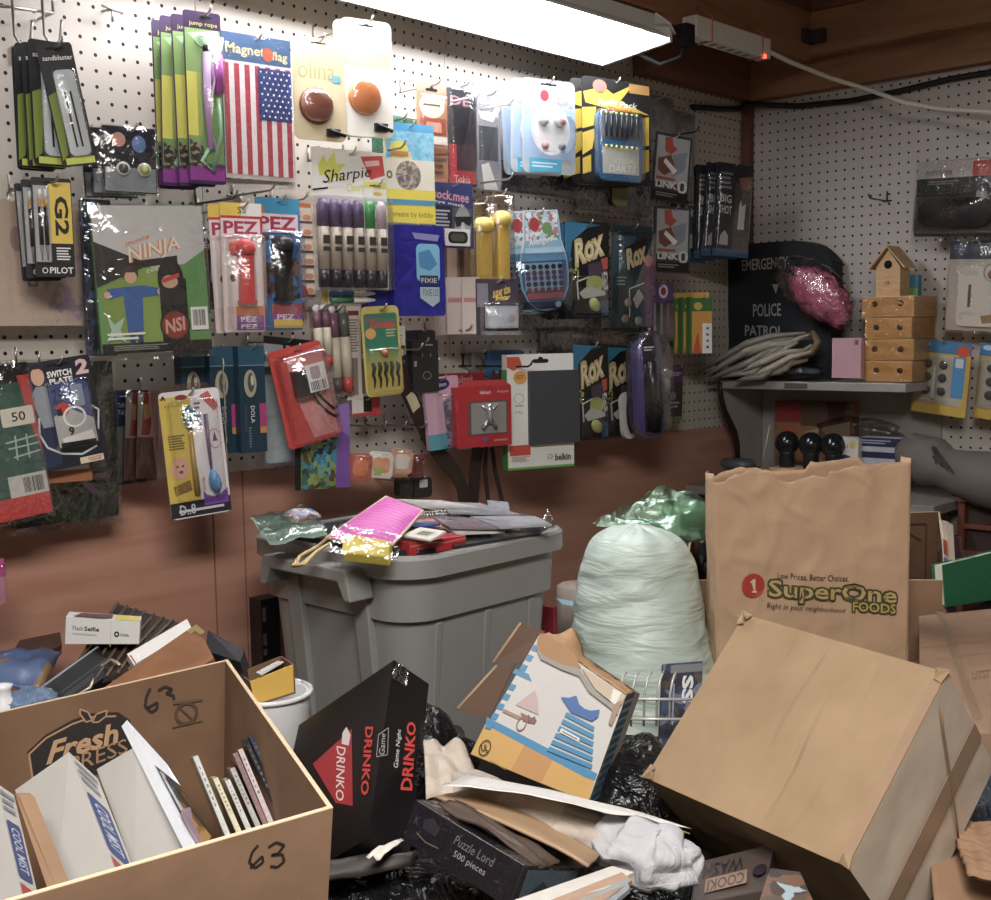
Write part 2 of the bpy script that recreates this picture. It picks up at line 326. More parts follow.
class Card:
    """a carded product hung on a wire hook; px box = left, right, top, bottom edges in the photograph, d = inches off the wall"""
    def __init__(s,name,label,cat,box,d,yaw=0,roll=0,tilt=0,col='#dddddd',group=None,wall='B',t=.05,q=.12,rough=.4,part='backing_card',mat=None,hang=.3,outline=None):
        xl,xr,yt,yb=box; ym=(yt+yb)/2; base=0 if wall=='B' else -math.pi/2
        Lp=(atY if wall=='B' else atX)(xl,ym,d); a=Vector((math.cos(base+math.radians(yaw)),math.sin(base+math.radians(yaw)),0))
        k=ray(xr,ym); det=-k.x*a.y+a.x*k.y; dx,dy=Lp.x-C.x,Lp.y-C.y
        W=(k.x*dy-k.y*dx)/(-k.x*a.y+k.y*a.x) if abs(det)>1e-9 else 3
        s.W=W=abs(W); Cp=Lp+a*(W/2); hd=(Vector((Cp.x,Cp.y,0))-Vector((C.x,C.y,0))).length
        def zz(y): k=ray((xl+xr)/2,y); return k.z*hd/math.hypot(k.x,k.y)
        zt,zb=zz(yt),zz(yb); s.H=zt-zb; s.d=d; s.wall=wall; s.top=Vector((Cp.x,Cp.y,zt)); s.th=t; s.label=label
        s.root=empty(name,s.top,label,cat,group,(math.radians(tilt),math.radians(roll),base+math.radians(yaw)))
        s.mb=MB(); s.partname=part; m=mat or M(col,rough); s.q=q*min(s.W,s.H)
        s.mb.slab([(x,-t/2,z) for x,z in ([((a-.5)*W,-b*s.H) for a,b in outline] if outline else rpoly(-W/2,W/2,-s.H,0,max(.02,s.q)))],(0,t,0),m)
        s.mb.f[0]=s.mb.f[0]
        s.F=Face(s.mb,(-W/2,-t/2,0),(W,0,0),(0,0,-s.H),(0,-1,0)); s.parts=[]; s.extra={}
        for nme in ('p','r','rr','e','ring','line','t','tq','lines','bars'): setattr(s,nme,getattr(s.F,nme))
    def X(s,x): return (x-.5)*s.W
    def Z(s,y): return -y*s.H
    def slot(s,x=.5,y=.04,w=.2,h=.022):
        s.F.rr(x-w/2,y-h/2,x+w/2,y+h/2,M('#15130f',.8),.5); s.F.e(x,y-h*.3,w*.18,h*.8,M('#15130f',.8),10); return s
    def part(s,name): mb=MB(); s.extra.setdefault('l',[]).append((name,mb)); return mb
    def slabpart(s,name,x0,y0,x1,y1,dep,m,q=.25):
        mb=s.part(name); w=(x1-x0)*s.W; h=(y1-y0)*s.H
        mb.slab([(x,-s.th/2-.03-dep,z) for x,z in rpoly(s.X(x0),s.X(x1),s.Z(y1),s.Z(y0),q*min(w,h))],(0,dep,0),m); 
        f=Face(mb,(s.X(x0),-s.th/2-.03-dep,s.Z(y0)),(w,0,0),(0,0,-h),(0,-1,0)); return f
    def blister(s,x0,y0,x1,y1,dep,q=.3,m=None,taper=.82):
        mb=s.part('blister'); m=m or clear(); w=(x1-x0)*s.W; h=(y1-y0)*s.H
        A=rpoly(s.X(x0),s.X(x1),s.Z(y1),s.Z(y0),q*min(w,h)/2); cx,cz=s.X((x0+x1)/2),s.Z((y0+y1)/2); k=len(A)
        ins=min(w,h)*(1-taper)/2
        def sc(p,q_): return (cx+(p[0]-cx)*(1-2*ins*q_/w),cz+(p[1]-cz)*(1-2*ins*q_/h))
        L=[(A,0),([sc(p,.35) for p in A],dep*.7),([sc(p,1) for p in A],dep)]
        vs=[(x,-s.th/2-.04-dd,z) for ring,dd in L for x,z in ring]
        fs=[(i*k+j,(i+1)*k+j,(i+1)*k+(j+1)%k,i*k+(j+1)%k) for i in range(2) for j in range(k)]+[tuple(2*k+j for j in range(k-1,-1,-1))]
        mb.add(vs,fs,m,True); return s
    def bag(s,mx=.06,my=.04,puff=.25,m=None,top=.02):
        mb=s.part('clear_bag'); m=m or clear(base=.08,bump=.6,bscale=45,gain=.5); W,H=s.W,s.H; sd=random.random()*50
        for side in (-1,1):
            def fn(a,b):
                x=-W/2-mx*W+a*(W+2*mx*W); z=top*H-b*(H*(1+my+top)); e=min(a,1-a,b,1-b)
                dd=puff*min(1,e*6)+.12*noise.noise(Vector((x*.9+sd,z*.9,side)))*min(1,e*8); return (x,side*(s.th/2+.05+abs(dd)),z)
            mb.grid(fn,10,14,m)
        return s
    def hook(s,extra=.8,label=None,m=None,drop=.28,inset=0):
        m=m or WIRE; mb=MB(); z=s.top.z-drop; L=s.d+extra; x,y=s.top.x,s.top.y
        if s.wall=='B': pts=[(x,-.02,z),(x,-L,z),(x,-L-.35,z+.18),(x,-L-.5,z+.45)]; pl=[(x-.35,-.1,z),(x+.35,-.1,z)]; bk=[(x,-.1,z),(x,-.12,z+1)]
        else: pts=[(-.02,y,z),(-L,y,z),(-L-.35,y,z+.18),(-L-.5,y,z+.45)]; pl=[(-.1,y-.35,z),(-.1,y+.35,z)]; bk=[(-.1,y,z),(-.12,y,z+1)]
        mb.tube(pts,.075,m,6); mb.tube(bk,.075,m,6)
        o=mb.build('peg_hook',at=(pts[0])); tag(o,label or ('wire peg hook holding the '+s.label)[:110],'hook','wire hooks on the pegboard'); s.hk=o
        lab=o['label'].split(); o['label']=' '.join(lab[:16]); return s
    def done(s,bevel=0):
        b=s.mb.build(s.partname,s.root)
        for n,mb in s.extra.get('l',[]): mb.build(n,s.root)
        return s
    def stack(s,n,step=(0,.8,0),label=None,group=None,jit=.12,rot=2.0,seed=1):
        rg=random.Random(seed+n); out=[]
        for k in range(1,n+1):
            st=Vector(step)*k
            if s.wall=='R': st=Vector((st.y,-st.x,st.z))
            j=Vector((rg.uniform(-jit,jit),0,rg.uniform(-jit,jit)*.6)); 
            if s.wall=='R': j=Vector((0,j.x,j.z))
            c=dup(s.root,st+j,label,group,(0,math.radians(rg.uniform(-rot,rot)),math.radians(rg.uniform(-rot,rot)))); out.append(c)
        if group: s.root['group']=group
        return out
LAMP=28.0; EXPO=0.34; ROOM=((-122,-74,37),48,58,20)
# ============================================================ the setting
PEG=pegboard('#c6bdb0',0,.35+.5,-.3+.5-ZF%1); PEGR=pegboard('#c6beb6',1,.6,.18-ZF%1+.5)
PLY=wood('#b07a63','#c08e77',(.35,1,4),.45,7,'plywood'); PINE=wood('#8c5d3e','#a97852',(1,.4,3),.6,8,'pine'); PINEX=wood('#8c5d3e','#a97852',(.4,1,3),.6,8,'pine')
PINED=wood('#6d4531','#8a5a40',(.4,1,3),.65,8,'pine')
DARK=M('#17130f',.8)
def sbox(name,a,b,m): mb=MB(); mb.box(a,b,m); return struct(mb.build(name))
wb=MB(); wb.box((-190,.35,-ZF),(3,1.2,38),M('#4a3a2e',.8))
xs=[-191.6,-167.6,-143.6,-119.6,-95.6,-71.75,-47.75,-23.8,0]
for a,b in zip(xs,xs[1:]): wb.box((a+.03,0,-11.2),(b-.03,.3,24.2),PEG)
for a,b in zip([-191,-95.6,-47.7,-21.5],[-95.6,-47.7,-21.5,0]): wb.box((a+.03,-.12,23.3),(b-.03,.2,26.5 if b>-20 else 36),PEG)
struct(wb.build('wall_back'))
wp=MB(); xw=[-190,-120,-72.1,-69.5,0.]
def zt(x): return -9.3-(x+85)*.0185
for a,b in zip(xw,xw[1:]):
    a+=.07; b-=.07
    wp.hexa([(a,-.22,-ZF),(b,-.22,-ZF),(b,-.02,-ZF),(a,-.02,-ZF),(a,-.22,zt(a)),(b,-.22,zt(b)),(b,-.02,zt(b)),(a,-.02,zt(a))],PLY)
struct(wp.build('wall_back_panel'))
wr=MB(); wr.box((0,-150,-ZF),(.3,0,27),PEGR); wr.box((.35,-190,-ZF),(1.2,1.2,38),M('#4a3a2e',.8)); struct(wr.build('wall_right'))
sbox('floor',(-192,-150,-ZF-1),(2,2,-ZF),M('#5b544c',.8))
sbox('ceiling',(-192,-190,38),(2,2,39),wood('#5a3a28','#6f4a34',(1,.4,1),.7,6))
sbox('wall_left',(-192,-150,-ZF),(-191,1,38),M('#a99c8c',.8)); sbox('wall_front',(-192,-151,-ZF),(2,-150,38),M('#a99c8c',.8))
sbox('trim_1',(-1.1,-1.1,-11),(-.02,-.02,25.3),wood('#6b4038','#7d5046',(1,1,.3),.6,10))
sbox('trim_2',(-21.5,-1.6,25.4),(-.1,-.15,34),PINED)         # header board over the back pegboard
sbox('trim_3',(-1.6,-150,25.3),(-.02,-1.6,29.5),PINE)          # header board over the right pegboard
sbox('trim_4',(-190,-10.4,27.7),(-4.6,-8.9,32.6),PINEX)        # joist in front of the back wall
sbox('trim_5',(-4.5,-150,28.3),(-3.0,-8.9,32.6),PINE)          # joist beside the right wall
sbox('trim_6',(-190,-10.2,32.7),(-3,-.2,34.2),PINED); sbox('trim_7',(-4.4,-150,32.7),(-.1,-10.3,34.2),PINED)
mb=MB(); sp=atX(988,30,4.55)
mb.box((-5.3,-12.2,29.3),(-4.55,-9.6,30.6),M('#4f4a43',.5,.6)); mb.box((-6.6,-10.9,29.3),(-4.55,-10.43,30.6),M('#4f4a43',.5,.6))
tag(mb.build('corner_bracket',at=(-5,-10.5,30)),'dark metal angle bracket where the two ceiling joists meet','bracket')
# ------------------------------------------------------------ fluorescent fixture, power strip, cords
fx=empty('fluorescent_fixture',(-55,-8,27.6),'white fluorescent strip light glowing under the ceiling joist','light')
WH=M('#e6e4df',.35)
mb=MB(); mb.box((-80,-10.2,25.9),(-31.9,-5.6,27.55),WH); mb.build('housing',fx,(-55,-8,27.6),bevel=.12)
mb=MB()
mb.hexa([(-80,-11.6,25.25),(-31.9,-11.6,25.25),(-31.9,-10.2,26.1),(-80,-10.2,26.1),(-80,-11.6,25.45),(-31.9,-11.6,25.45),(-31.9,-10.2,26.3),(-80,-10.2,26.3)],WH)
mb.hexa([(-80,-5.6,26.1),(-31.9,-5.6,26.1),(-31.9,-4.3,24.1),(-80,-4.3,24.1),(-80,-5.6,26.3),(-31.9,-5.6,26.3),(-31.9,-4.4,24.3),(-80,-4.4,24.3)],WH)
mb.build('reflector',fx,(-55,-8,27.6))
mb=MB(); mb.slab([(-31.9,y,z) for y,z in ((-11.7,24.9),(-4.3,24.1),(-4.3,26.2),(-5.6,27.5),(-10.2,27.5),(-11.7,26.3))],(.4,0,0),WH); mb.build('end_cap',fx,(-55,-8,27.6))
for y in (-9.4,-6.6):
    mb=MB(); mb.tube([(-79,y,25.5),(-33.2,y,25.5)],.6,emit('#f6f6ff',LAMP),12); mb.build('tube',fx,(-55,-8,27.6))
mb=MB(); mb.tube([(-34,-11.7,26.9),(-32.3,-12.0,26.3),(-31.4,-11.9,25.6)],.1,WH); mb.build('latch_wire',fx,(-55,-8,27.6))
ps=empty('power_strip',(-22,-11.2,27),'white power strip tied with orange string under the ceiling joist','power strip')
mb=MB(); mb.box((-28.2,-12.0,25.95),(-15.3,-10.45,27.85),M('#e0dcd2',.4))
f=Face(mb,(-28.2,-12.0,25.95),(12.9,0,0),(0,1.55,0),(0,0,-1))
for k in range(6): f.r(.16+k*.11,.25,.22+k*.11,.75,M('#8d877d',.6))
mb.build('case',ps,(-22,-11.2,27),bevel=.12)
for x in (-25.8,-17.0):
    mb=MB(); mb.tube([(x,-10.4,29.2),(x,-12.1,28.0),(x,-12.1,25.9),(x+.2,-10.4,25.85)],.07,M('#e0602f',.6)); mb.build('tie_string',ps,(-22,-11.2,27))
mb=MB(); mb.box((-16.9,-12.1,25.85),(-16.3,-11.9,26.2),emit('#ff3b20',3)); mb.build('switch_light',ps,(-22,-11.2,27))
mb=MB(); mb.box((-29.6,-11.9,25.0),(-28.3,-10.9,26.9),DARK); mb.tube([(-29,-11.4,25.2),(-29.3,-11,24.1),(-30.2,-9.5,23.6),(-31.3,-8,24.6),(-31.4,-7.5,25.4)],.2,DARK)
tag(mb.build('plug',at=(-29,-11.4,26)),'black plug and short cord between strip light and power strip','plug')
P=[(759,47,11.2),(790,62,12),(830,78,14),(870,90,17),(905,103,21),(940,109,24),(992,112,30),(1040,112,34)]
mb=MB(); mb.tube([atY(*q) for q in P],.24,M('#d9d0c0',.5),8); tag(mb.build('extension_cord',at=atY(*P[3])),'off-white extension cord sagging from the power strip across the right wall','cord')
pts=[atX(x,y,.5) for x,y in ((745,108),(800,106),(850,101),(900,91),(950,79),(992,72),(1060,62))]; pts[0]=Vector((-1.3,-1.3,25.0))
pre=[atY(x,y,.5) for x,y in ((692,107),(720,109),(738,109))]
mb=MB(); mb.tube(pre+pts,.3,M('#1d1a18',.55),8); tag(mb.build('cable',at=pts[2]),'black cable running along the top of the right pegboard','cable')
# bench under the pile
bn=empty('workbench',(-70,-30,BZ),'dark bench top carrying the boxes, seen in the gaps','bench')
mb=MB(); mb.box((-150,-60,BZ-1.5),(-.6,-.4,BZ),M('#2a211b',.7)); mb.build('bench_top',bn,(-70,-30,BZ))
for x in (-146,-100,-50,-4):
    for y in (-57,-3):
        mb=MB(); mb.box((x-1.5,y-1.5,-ZF),(x+1.5,y+1.5,BZ-1.5),M('#2a211b',.7)); mb.build('leg',bn,(-70,-30,BZ))
# ============================================================ goods on the back pegboard
WHT=M('#ecebe6',.4); BLK=M('#1b1a1c',.4); GRY=M('#8f9093',.4); LG=M('#c7c9cb',.4); RED=M('#c93b35',.4); YEL=M('#e7c63a',.4); ORG=M('#e07f38',.4); GRN=M('#3f8f4d',.4)
BLU=M('#2f5fa8',.4); CYA=M('#3fa3d0',.4); NAV=M('#232b4a',.4); PUR=M('#7b3f9c',.4); PNK=M('#e0609a',.4); TEAL=M('#1f4a5c',.4); CLR=clear(); BAGM=clear(base=.1,bump=.7,bscale=40,gain=.5)
SMOKE=clear('#c3c6c9',.08,.15,.3)
def hk(px,py,d0,length,label,wall='B',tip=.5,m=None,px2=None):
    p=(atY if wall=='B' else atX)(px,py,.1); mb=MB(); v=Vector((0,-1,0)) if wall=='B' else Vector((-1,0,0)); u=Vector((0,0,1)); s=Vector((1,0,0)) if wall=='B' else Vector((0,-1,0))
    mb.tube([p,p+v*length,p+v*(length+.35)+u*.2,p+v*(length+.5)+u*tip],.085,m or WIRE,6); mb.tube([p-s*.5,p+s*.5],.085,m or WIRE,6); mb.tube([p,p+u*1],.085,m or WIRE,6)
    return tag(mb.build('peg_hook',at=p),label,'hook','wire hooks on the pegboard')
# wire rack at the upper left
mb=MB(); a=atY(-30,2,2); b=atY(53,13,2)
for dz in (0,1.7): mb.tube([a+Vector((0,0,dz)),b+Vector((0,0,dz))],.1,WIRE,6)
mb.tube([b,b+Vector((0,0,1.7)),b+Vector((0,1.9,1.7))],.1,WIRE,6); mb.tube([b,b+Vector((0,1.9,0))],.1,WIRE,6)
tag(mb.build('wire_rack',at=b),'bent wire rack bar at the upper left corner of the pegboard','rack')
for px,lb in ((12,'wire J hook hanging from the rack bar, nearest the left edge'),(42,'wire J hook hanging from the rack bar above the black pencil packs')):
    p=atY(px,4,2.1); mb=MB(); pts=[p+Vector((0,0,.6)),p+Vector((.05,0,-1.8))]+[p+Vector((.45-.45*math.cos(t),-.3,-1.8-.6*math.sin(t))) for t in (.5,1.1,1.7,2.3,2.9)]+[p+Vector((1.0,-.3,-1.2)),p+Vector((1.05,-.3,-.8))]
    mb.tube(pts,.09,WIRE,6); tag(mb.build('wire_hook',at=p),lb,'hook')
p=atY(112,9,1.2); mb=MB(); mb.tube([p+Vector((-.7,0,.1)),p+Vector((.7,0,-.1))],.09,WIRE,6); mb.tube([p,p+Vector((0,0,-.8))],.09,WIRE,6); mb.tube([p,p+Vector((0,1.2,.1))],.09,WIRE,6)
tag(mb.build('wire_hook',at=p),'empty T-shaped wire hook near the top of the pegboard','hook')

# 1 black and lime pencil packs (front one swung to the right)
def lime(c):
    c.slot(.5,.045,.55,.02); c.t(.1,.1,.95,.14,'sandblaster',WHT,.01); c.p([(.04,.42),(.34,.38),(.22,.9),(.04,.95)],grad('#93ac38','#20211f',0,-.03,.005))
    c.r(.12,.93,.95,.985,M('#cfdc4c',.4)); f=c.slabpart('pencil_tray',.28,.22,.88,.92,.12,M('#c9d0d2',.3)); 
    for k in (.35,.62): f.line([(k,.25),(k+.03,.9)],.12,BLK); 
    c.blister(.24,.2,.92,.93,.35)
c=Card('pencil_pack','black and lime pencil pack swung out in front of its stack','pencil pack',(38,74,43,166),5.0,-12,-10,0,'#26272c','black and lime pencil packs',q=.1); lime(c); c.hook(.9).done()
c=Card('pencil_pack','straight black and lime pencil pack behind the swung-out one','pencil pack',(31,69,41,166),4.0,-6,0,0,'#26272c',q=.1); lime(c); c.done(); c.stack(3,(0,.75,0),'straight black and lime pencil pack behind the swung-out one','black and lime pencil packs')
# 2 gel refill packs
c=Card('refill_pack','front black pen refill pack with a tall yellow panel, left side','pen refills',(33,73,178,277),5.2,-14,0,0,'#1d1d20',q=.06)
c.r(.42,.04,.98,.66,YEL); c.slot(.4,.05,.2,.02); c.tq([(.9,.18),(.9,.58),(.55,.58),(.55,.18)],'G2',BLK,.03); c.r(.04,.08,.42,.85,M('#b9bcc0',.3)); c.lines(.55,.7,.92,.84,5,WHT); c.t(.36,.9,.95,.965,'PILOT',WHT,.02)
c.ring(.24,.935,.07,.03,.3,WHT)
for k,x in enumerate((.18,.32)):
    mb=c.part('refill'); z0=c.Z(.12); z1=c.Z(.83); mb.tube([(c.X(x),-.18,z0),(c.X(x),-.18,c.Z(.22))],.1,WHT,8); mb.tube([(c.X(x),-.18,c.Z(.22)),(c.X(x),-.18,c.Z(.3))],.11,M('#d79a3a',.4),8); mb.tube([(c.X(x),-.18,c.Z(.3)),(c.X(x),-.18,c.Z(.68))],.12,BLK,8); mb.tube([(c.X(x),-.18,c.Z(.68)),(c.X(x),-.18,z1)],[.1,.03],GRY,8)
c.blister(.05,.08,.42,.86,.35).hook(.8).done(); c.stack(2,(-.1,.9,-.05),'black pen refill pack half hidden behind the front yellow-panelled one','pen refill packs')
# 3 charm bags
c=Card('charm_bag','front small black bag with two round white charms below the peg','charm',(103,156,127,193),4.2,-12,0,0,'#22232a',q=.03)
c.r(.02,.02,.98,.3,M('#2b2d38',.3)); c.e(.3,.2,.13,.11,M('#d79a86',.4)); c.e(.68,.25,.13,.13,M('#5d7fb0',.4)); c.r(.02,.62,.98,.98,M('#8b9299',.3))
for x in (.35,.75):
    mb=c.part('charm'); mb.lathe((c.X(x),-.12,c.Z(.64)),[(.02,0),(.42,0),(.42,.12),(.02,.12)],M('#d9d9d2',.35),18,(0,-1,0)); mb.lathe((c.X(x),-.25,c.Z(.64)),[(.0,0),(.3,0),(.3,.03),(0,.03)],M('#4a4a42' if x<.5 else '#a5a64a',.4),16,(0,-1,0))
c.bag(.03,.03,.3).hook(.9).done(); c.stack(2,(-.25,.9,-.05),'small black charm bag mostly hidden behind the front one','charm bags')
# 4 purple and green jump rope cards
c=Card('jump_rope_card','front tall green and purple card with a lilac jump rope handle','toy card',(186,223,12,184),5.5,-12,0,0,'#443053',q=.08)
c.r(.03,.1,.97,.88,grad('#6f9a4c','#92b568',2,-.25,-.05)); c.r(.03,.35,.3,.72,M('#d9d44a',.4)); c.r(.03,.9,.97,.98,M('#9a3f9c',.4)); c.p([(.1,.13),(.9,.1),(.95,.22),(.4,.2)],M('#b9e6b0',.4)); c.slot(.6,.03,.3,.012)
c.p([(.05,.74),(.4,.78),(.5,.9),(.05,.9)],busy(['#4f4637','#8d8468','#2f2a22'],160)); c.t(.15,.06,.9,.09,'jump rope',M('#d9d36a',.4))
mb=c.part('handle'); X=c.X; Z=c.Z
mb.tube([(X(.55),-.4,Z(.2)),(X(.55),-.4,Z(.24))],.27,DARK,10); mb.tube([(X(.55),-.4,Z(.24)),(X(.5),-.4,Z(.5)),(X(.55),-.4,Z(.8))],[.3,.24,.2],M('#c39bd0',.35),10)
[mb.tube([(X(.6+.3*k2*math.cos(t)),-.3,Z(.17+.035*k2*math.sin(t))) for t in [q*.5 for q in range(13)]],.06,M('#b7dcb4',.35),5) for k2 in (.6,.9,1.15)]; mb.tube([(X(.6),-.36,Z(.2)),(X(.72),-.4,Z(.4)),(X(.5),-.4,Z(.62)),(X(.75),-.38,Z(.84))],.09,M('#d3b4dc',.35),6); mb.tube([(X(.85),-.35,Z(.24)),(X(.85),-.35,Z(.47))],.3,M('#c452b4',.35),10); mb.tube([(X(.55),-.35,Z(.78)),(X(.3),-.4,Z(.87)),(X(.6),-.4,Z(.93)),(X(.85),-.35,Z(.7)),(X(.8),-.35,Z(.5))],.13,M('#8fc79a',.35),8)
c.blister(.3,.14,.98,.9,.8,taper=.9).hook(.9).done(); c.stack(3,(-.1,1.1,0),'tall green and purple jump rope card in the stack behind the front one','jump rope cards')
# 5 magnetic flag
c=Card('flag_magnet','magnetic American flag hung vertically in a blue-topped pack','flag',(223,292,36,180),4.6,-8,0,0,'#e9e4e0',q=.02)
c.r(0,0,1,.19,M('#4d6c93',.4)); c.t(.06,.07,.62,.16,'Magnet',M('#e8d9a0',.4),.02); c.t(.72,.09,.95,.17,'flag',M('#e8d9a0',.4),.02); c.e(.66,.12,.08,.05,M('#c9674b',.4))
for k in range(13): c.r(.02+k*.0735,.21,.02+(k+1)*.0735,.97,M('#c04a58',.4) if k%2==0 else M('#f1ece8',.4))
c.r(.5,.22,.985,.58,M('#3d4d86',.4))
for i in range(9):
    for j in range(6 if i%2==0 else 5): c.e(.54+j*.083+(0 if i%2==0 else .041),.245+i*.039,.013,.008,WHT,8)
c.bag(.02,.03,.12).hook(.6).done(); c.stack(1,(.1,.9,-.25),'second flag pack showing below the front flag','flag packs')
# 6 amber and bronze medallion cards
def medal(c,col,low):
    c.r(.03,.08,.97,.4,low); 
    mb=c.part('medallion'); x,z=c.X(.42),c.Z(.66); rr=.3*c.W; mb.lathe((x,-.08,z),[(rr*1.08,0),(rr*1.08,.1),(rr*.95,.22),(rr*.5,.3),(.01,.32)],M(col,.3,.2),24,(0,-1,0))
    mb=c.part('clip'); mb.box((c.X(.6),-.35,c.Z(.95)),(c.X(.85),-.08,c.Z(.88)),BLK); mb.tube([(c.X(.65),-.3,c.Z(.89)),(c.X(.95),-.3,c.Z(.94))],.14,BLK,8)
    c.slot(.5,.05,.3,.015); c.blister(.12,.5,.74,.82,.5,.9)
c=Card('medallion_card','tan card holding a bronze round medallion, right of the flag','card',(293,345,38,141),4.8,-14,0,0,'#cdbb93','medallion cards',q=.12); medal(c,'#7d4a36',M('#c9b48a',.4)); c.t(.1,.22,.8,.4,'olina',M('#9aa06a',.4),-.01); c.r(.75,.35,.9,.42,M('#63a5c0',.4)); c.hook(.8).done()
c=Card('medallion_card','white and yellow card holding an amber round medallion','card',(342,392,20,137),5.6,-14,0,0,'#f3efdf',q=.12); medal(c,'#c9793c',M('#ead98f',.4)); c.r(.62,.2,.85,.28,M('#8ec0d8',.4)); c.hook(.8).done()
c.stack(1,(-.12,.8,0),'yellow-edged card just behind the amber medallion card','medallion cards')
# 7 tan scrapbook at the left edge
c=Card('scrapbook','tan drawing pad in a clear bag at the left edge of the pegboard','pad',(-45,85,202,326),1.6,0,0,0,'#cbb4a2',q=.02,t=.35)
c.p([(.62,.5),(.98,.4),(.98,.97),(.7,.97)],busy(['#cbb4a2','#c9a7a8','#b79ab0','#cbb4a2','#a89aa0','#cdb9a8'],90)); c.r(.52,.6,.6,.68,M('#7f7a70',.5)); c.r(.54,.62,.58,.66,M('#cbb4a2',.5)); c.t(.37,.4,.4,.9,'l l l',M('#b59c88',.5))
c.e(.45,.3,.05,.1,M('#a88f86',.5)); c.bag(.02,.08,.2).hook(.8).done()
# 8 blue dotted bag, ninja costume
c=Card('fabric_bag','dark blue dotted fabric bag behind the green costume bag','bag',(84,112,200,356),3.2,-6,0,0,'#1d2436',q=.02,t=.5,mat=busy(['#1a2030','#22314f','#1a2030','#2f4f74','#20283c'],110)); c.bag(.05,.02,.2).done()
c=Card('costume_bag','green ninja costume in a clear hang bag with barcode','costume',(93,203,206,352),4.6,-16,-2,0,'#5f9a52',q=.02,t=.4)
c.p([(0,0),(1,0),(1,.3),(.8,.4),(.5,.42),(0,.3)],M('#c9c7c4',.3)); c.p([(0,.24),(.4,.37),(.74,.34),(.74,.39),(.42,.42),(0,.55)],M('#2a2625',.35)); c.p([(.02,.56),(.42,.425),(.6,.41),(.6,.95),(.08,.95)],grad('#7f9a3a','#8fb04a',0,-.05,.05))
c.tq([(.3,.28),(.78,.2),(.78,.32),(.3,.42)],'NINJA',M('#d98a4a',.35),.06); c.tq([(.3,.28),(.78,.2),(.78,.32),(.3,.42)],'NINJA',M('#e9dfd4',.35),.01); c.tq([(.28,.24),(.5,.19),(.5,.22),(.28,.28)],'movie',ORG,.01); c.tq([(.45,.43),(.72,.38),(.72,.4),(.45,.46)],'costume',WHT)
SK=M('#d9a98a',.5)
c.e(.3,.475,.055,.05,SK); c.p([(.23,.5),(.22,.43),(.3,.4),(.37,.43),(.37,.49),(.34,.45),(.26,.45)],M('#3a2a20',.5)); c.p([(.22,.55),(.4,.54),(.38,.85),(.24,.86)],M('#2f61a8',.4)); c.p([(.08,.56),(.22,.55),(.24,.6),(.1,.63)],M('#2f61a8',.4)); c.p([(.4,.54),(.55,.56),(.55,.61),(.39,.62)],M('#2f61a8',.4)); c.e(.56,.585,.03,.025,SK); c.e(.08,.6,.03,.025,SK); c.r(.25,.86,.3,.93,M('#23406e',.4)); c.r(.32,.86,.37,.93,M('#23406e',.4))
c.e(.66,.5,.12,.14,BLK); c.r(.55,.5,.8,.95,BLK); c.e(.65,.52,.075,.045,M('#d1a183',.5)); c.p([(.58,.5),(.74,.46),(.74,.49),(.58,.53)],RED); c.e(.67,.82,.13,.1,M('#8a2f2b',.4)); c.ring(.67,.82,.14,.11,.12,BLK); c.tq([(.58,.78),(.76,.76),(.76,.86),(.58,.88)],'NSI',M('#d9a090',.4),.03)
c.p([(.05,.72),(.12,.8),(.22,.75),(.17,.84),(.22,.93),(.12,.88),(.04,.92),(.09,.84)],M('#a9c9b0',.35)); c.r(0,.93,1,1,BLK); c.lines(.05,.86,.4,.92,2,WHT); c.lines(.1,.945,.6,.985,3,M('#8d8d88',.5))
c.r(.82,.7,.98,.86,WHT); c.bars(.84,.72,.96,.83,BLK); c.bag(.03,.05,.5,clear(base=.07,bump=.5,bscale=30,gain=.5)).hook(.6).done()
# 9 black tubes in clear sleeves
for i,(a,b,yt,yb,d,lb) in enumerate(((193,208,229,316,4.2,'black tube in a clear sleeve beside the red candy dispenser'),(207,217,232,312,2.6,'second black tube half hidden beside the red candy dispenser'))):
    c=Card('glow_stick_tube',lb,'tube',(a,b,yt,yb),d,-15,0,0,'#2a2a2d','black sleeved tubes',q=.1,t=.5,part='body'); c.r(.0,.02,1,.1,LG); c.r(.05,.12,.95,.3,BLK); c.t(.1,.15,.9,.22,'P.BE',WHT); c.p([(.3,.35),(.8,.45),(.5,.68),(.2,.6)],M('#c9c9cb',.3)); c.r(0,.97,1,1,LG)
    mb=c.part('clear_sleeve'); mb.lathe((0,0,c.Z(1)),[(.9*c.W/2,0),(.9*c.W/2+.1,.05),(.9*c.W/2+.1,c.H),(.2,c.H+.3)],CLR,14); mb.tube([(0,0,.3),(0,-.1,1.2)],.03,WHT,5); c.done()
# 10 candy dispensers
def pez(c,body,head,bg,txt='PEZ',front=True):
    c.F.r(.0,.12,.95,.26,M('#e9d7df',.4)); c.t(.06,.14,.9,.24,txt,M('#b13b54',.4),.03)
    c.r(.3,.8,.97,.87,ORG); c.r(.3,.87,.97,.93,M('#a54fa0',.4)); c.r(.3,.93,.97,.985,PUR); c.t(.4,.88,.8,.92,'PEZ',WHT,.02); c.t(.4,.94,.8,.975,'PEZ',WHT,.02)
    mb=c.part('dispenser'); x=c.X(.52); w=.16*c.W
    mb.box((x-w,-.75,c.Z(.76)),(x+w,-.15,c.Z(.4)),body); mb.box((x-w*1.2,-.8,c.Z(.78)),(x+w*1.2,-.12,c.Z(.755)),body)
    mb.lathe((x,-.45,c.Z(.4)),[(w*1.2,0),(w*1.5,.3),(w*1.4,.75),(w*.8,1.0),(.02,1.08)],head,14)
    c.blister(.08,.24,.98,.98,1.0,.2,taper=.9)
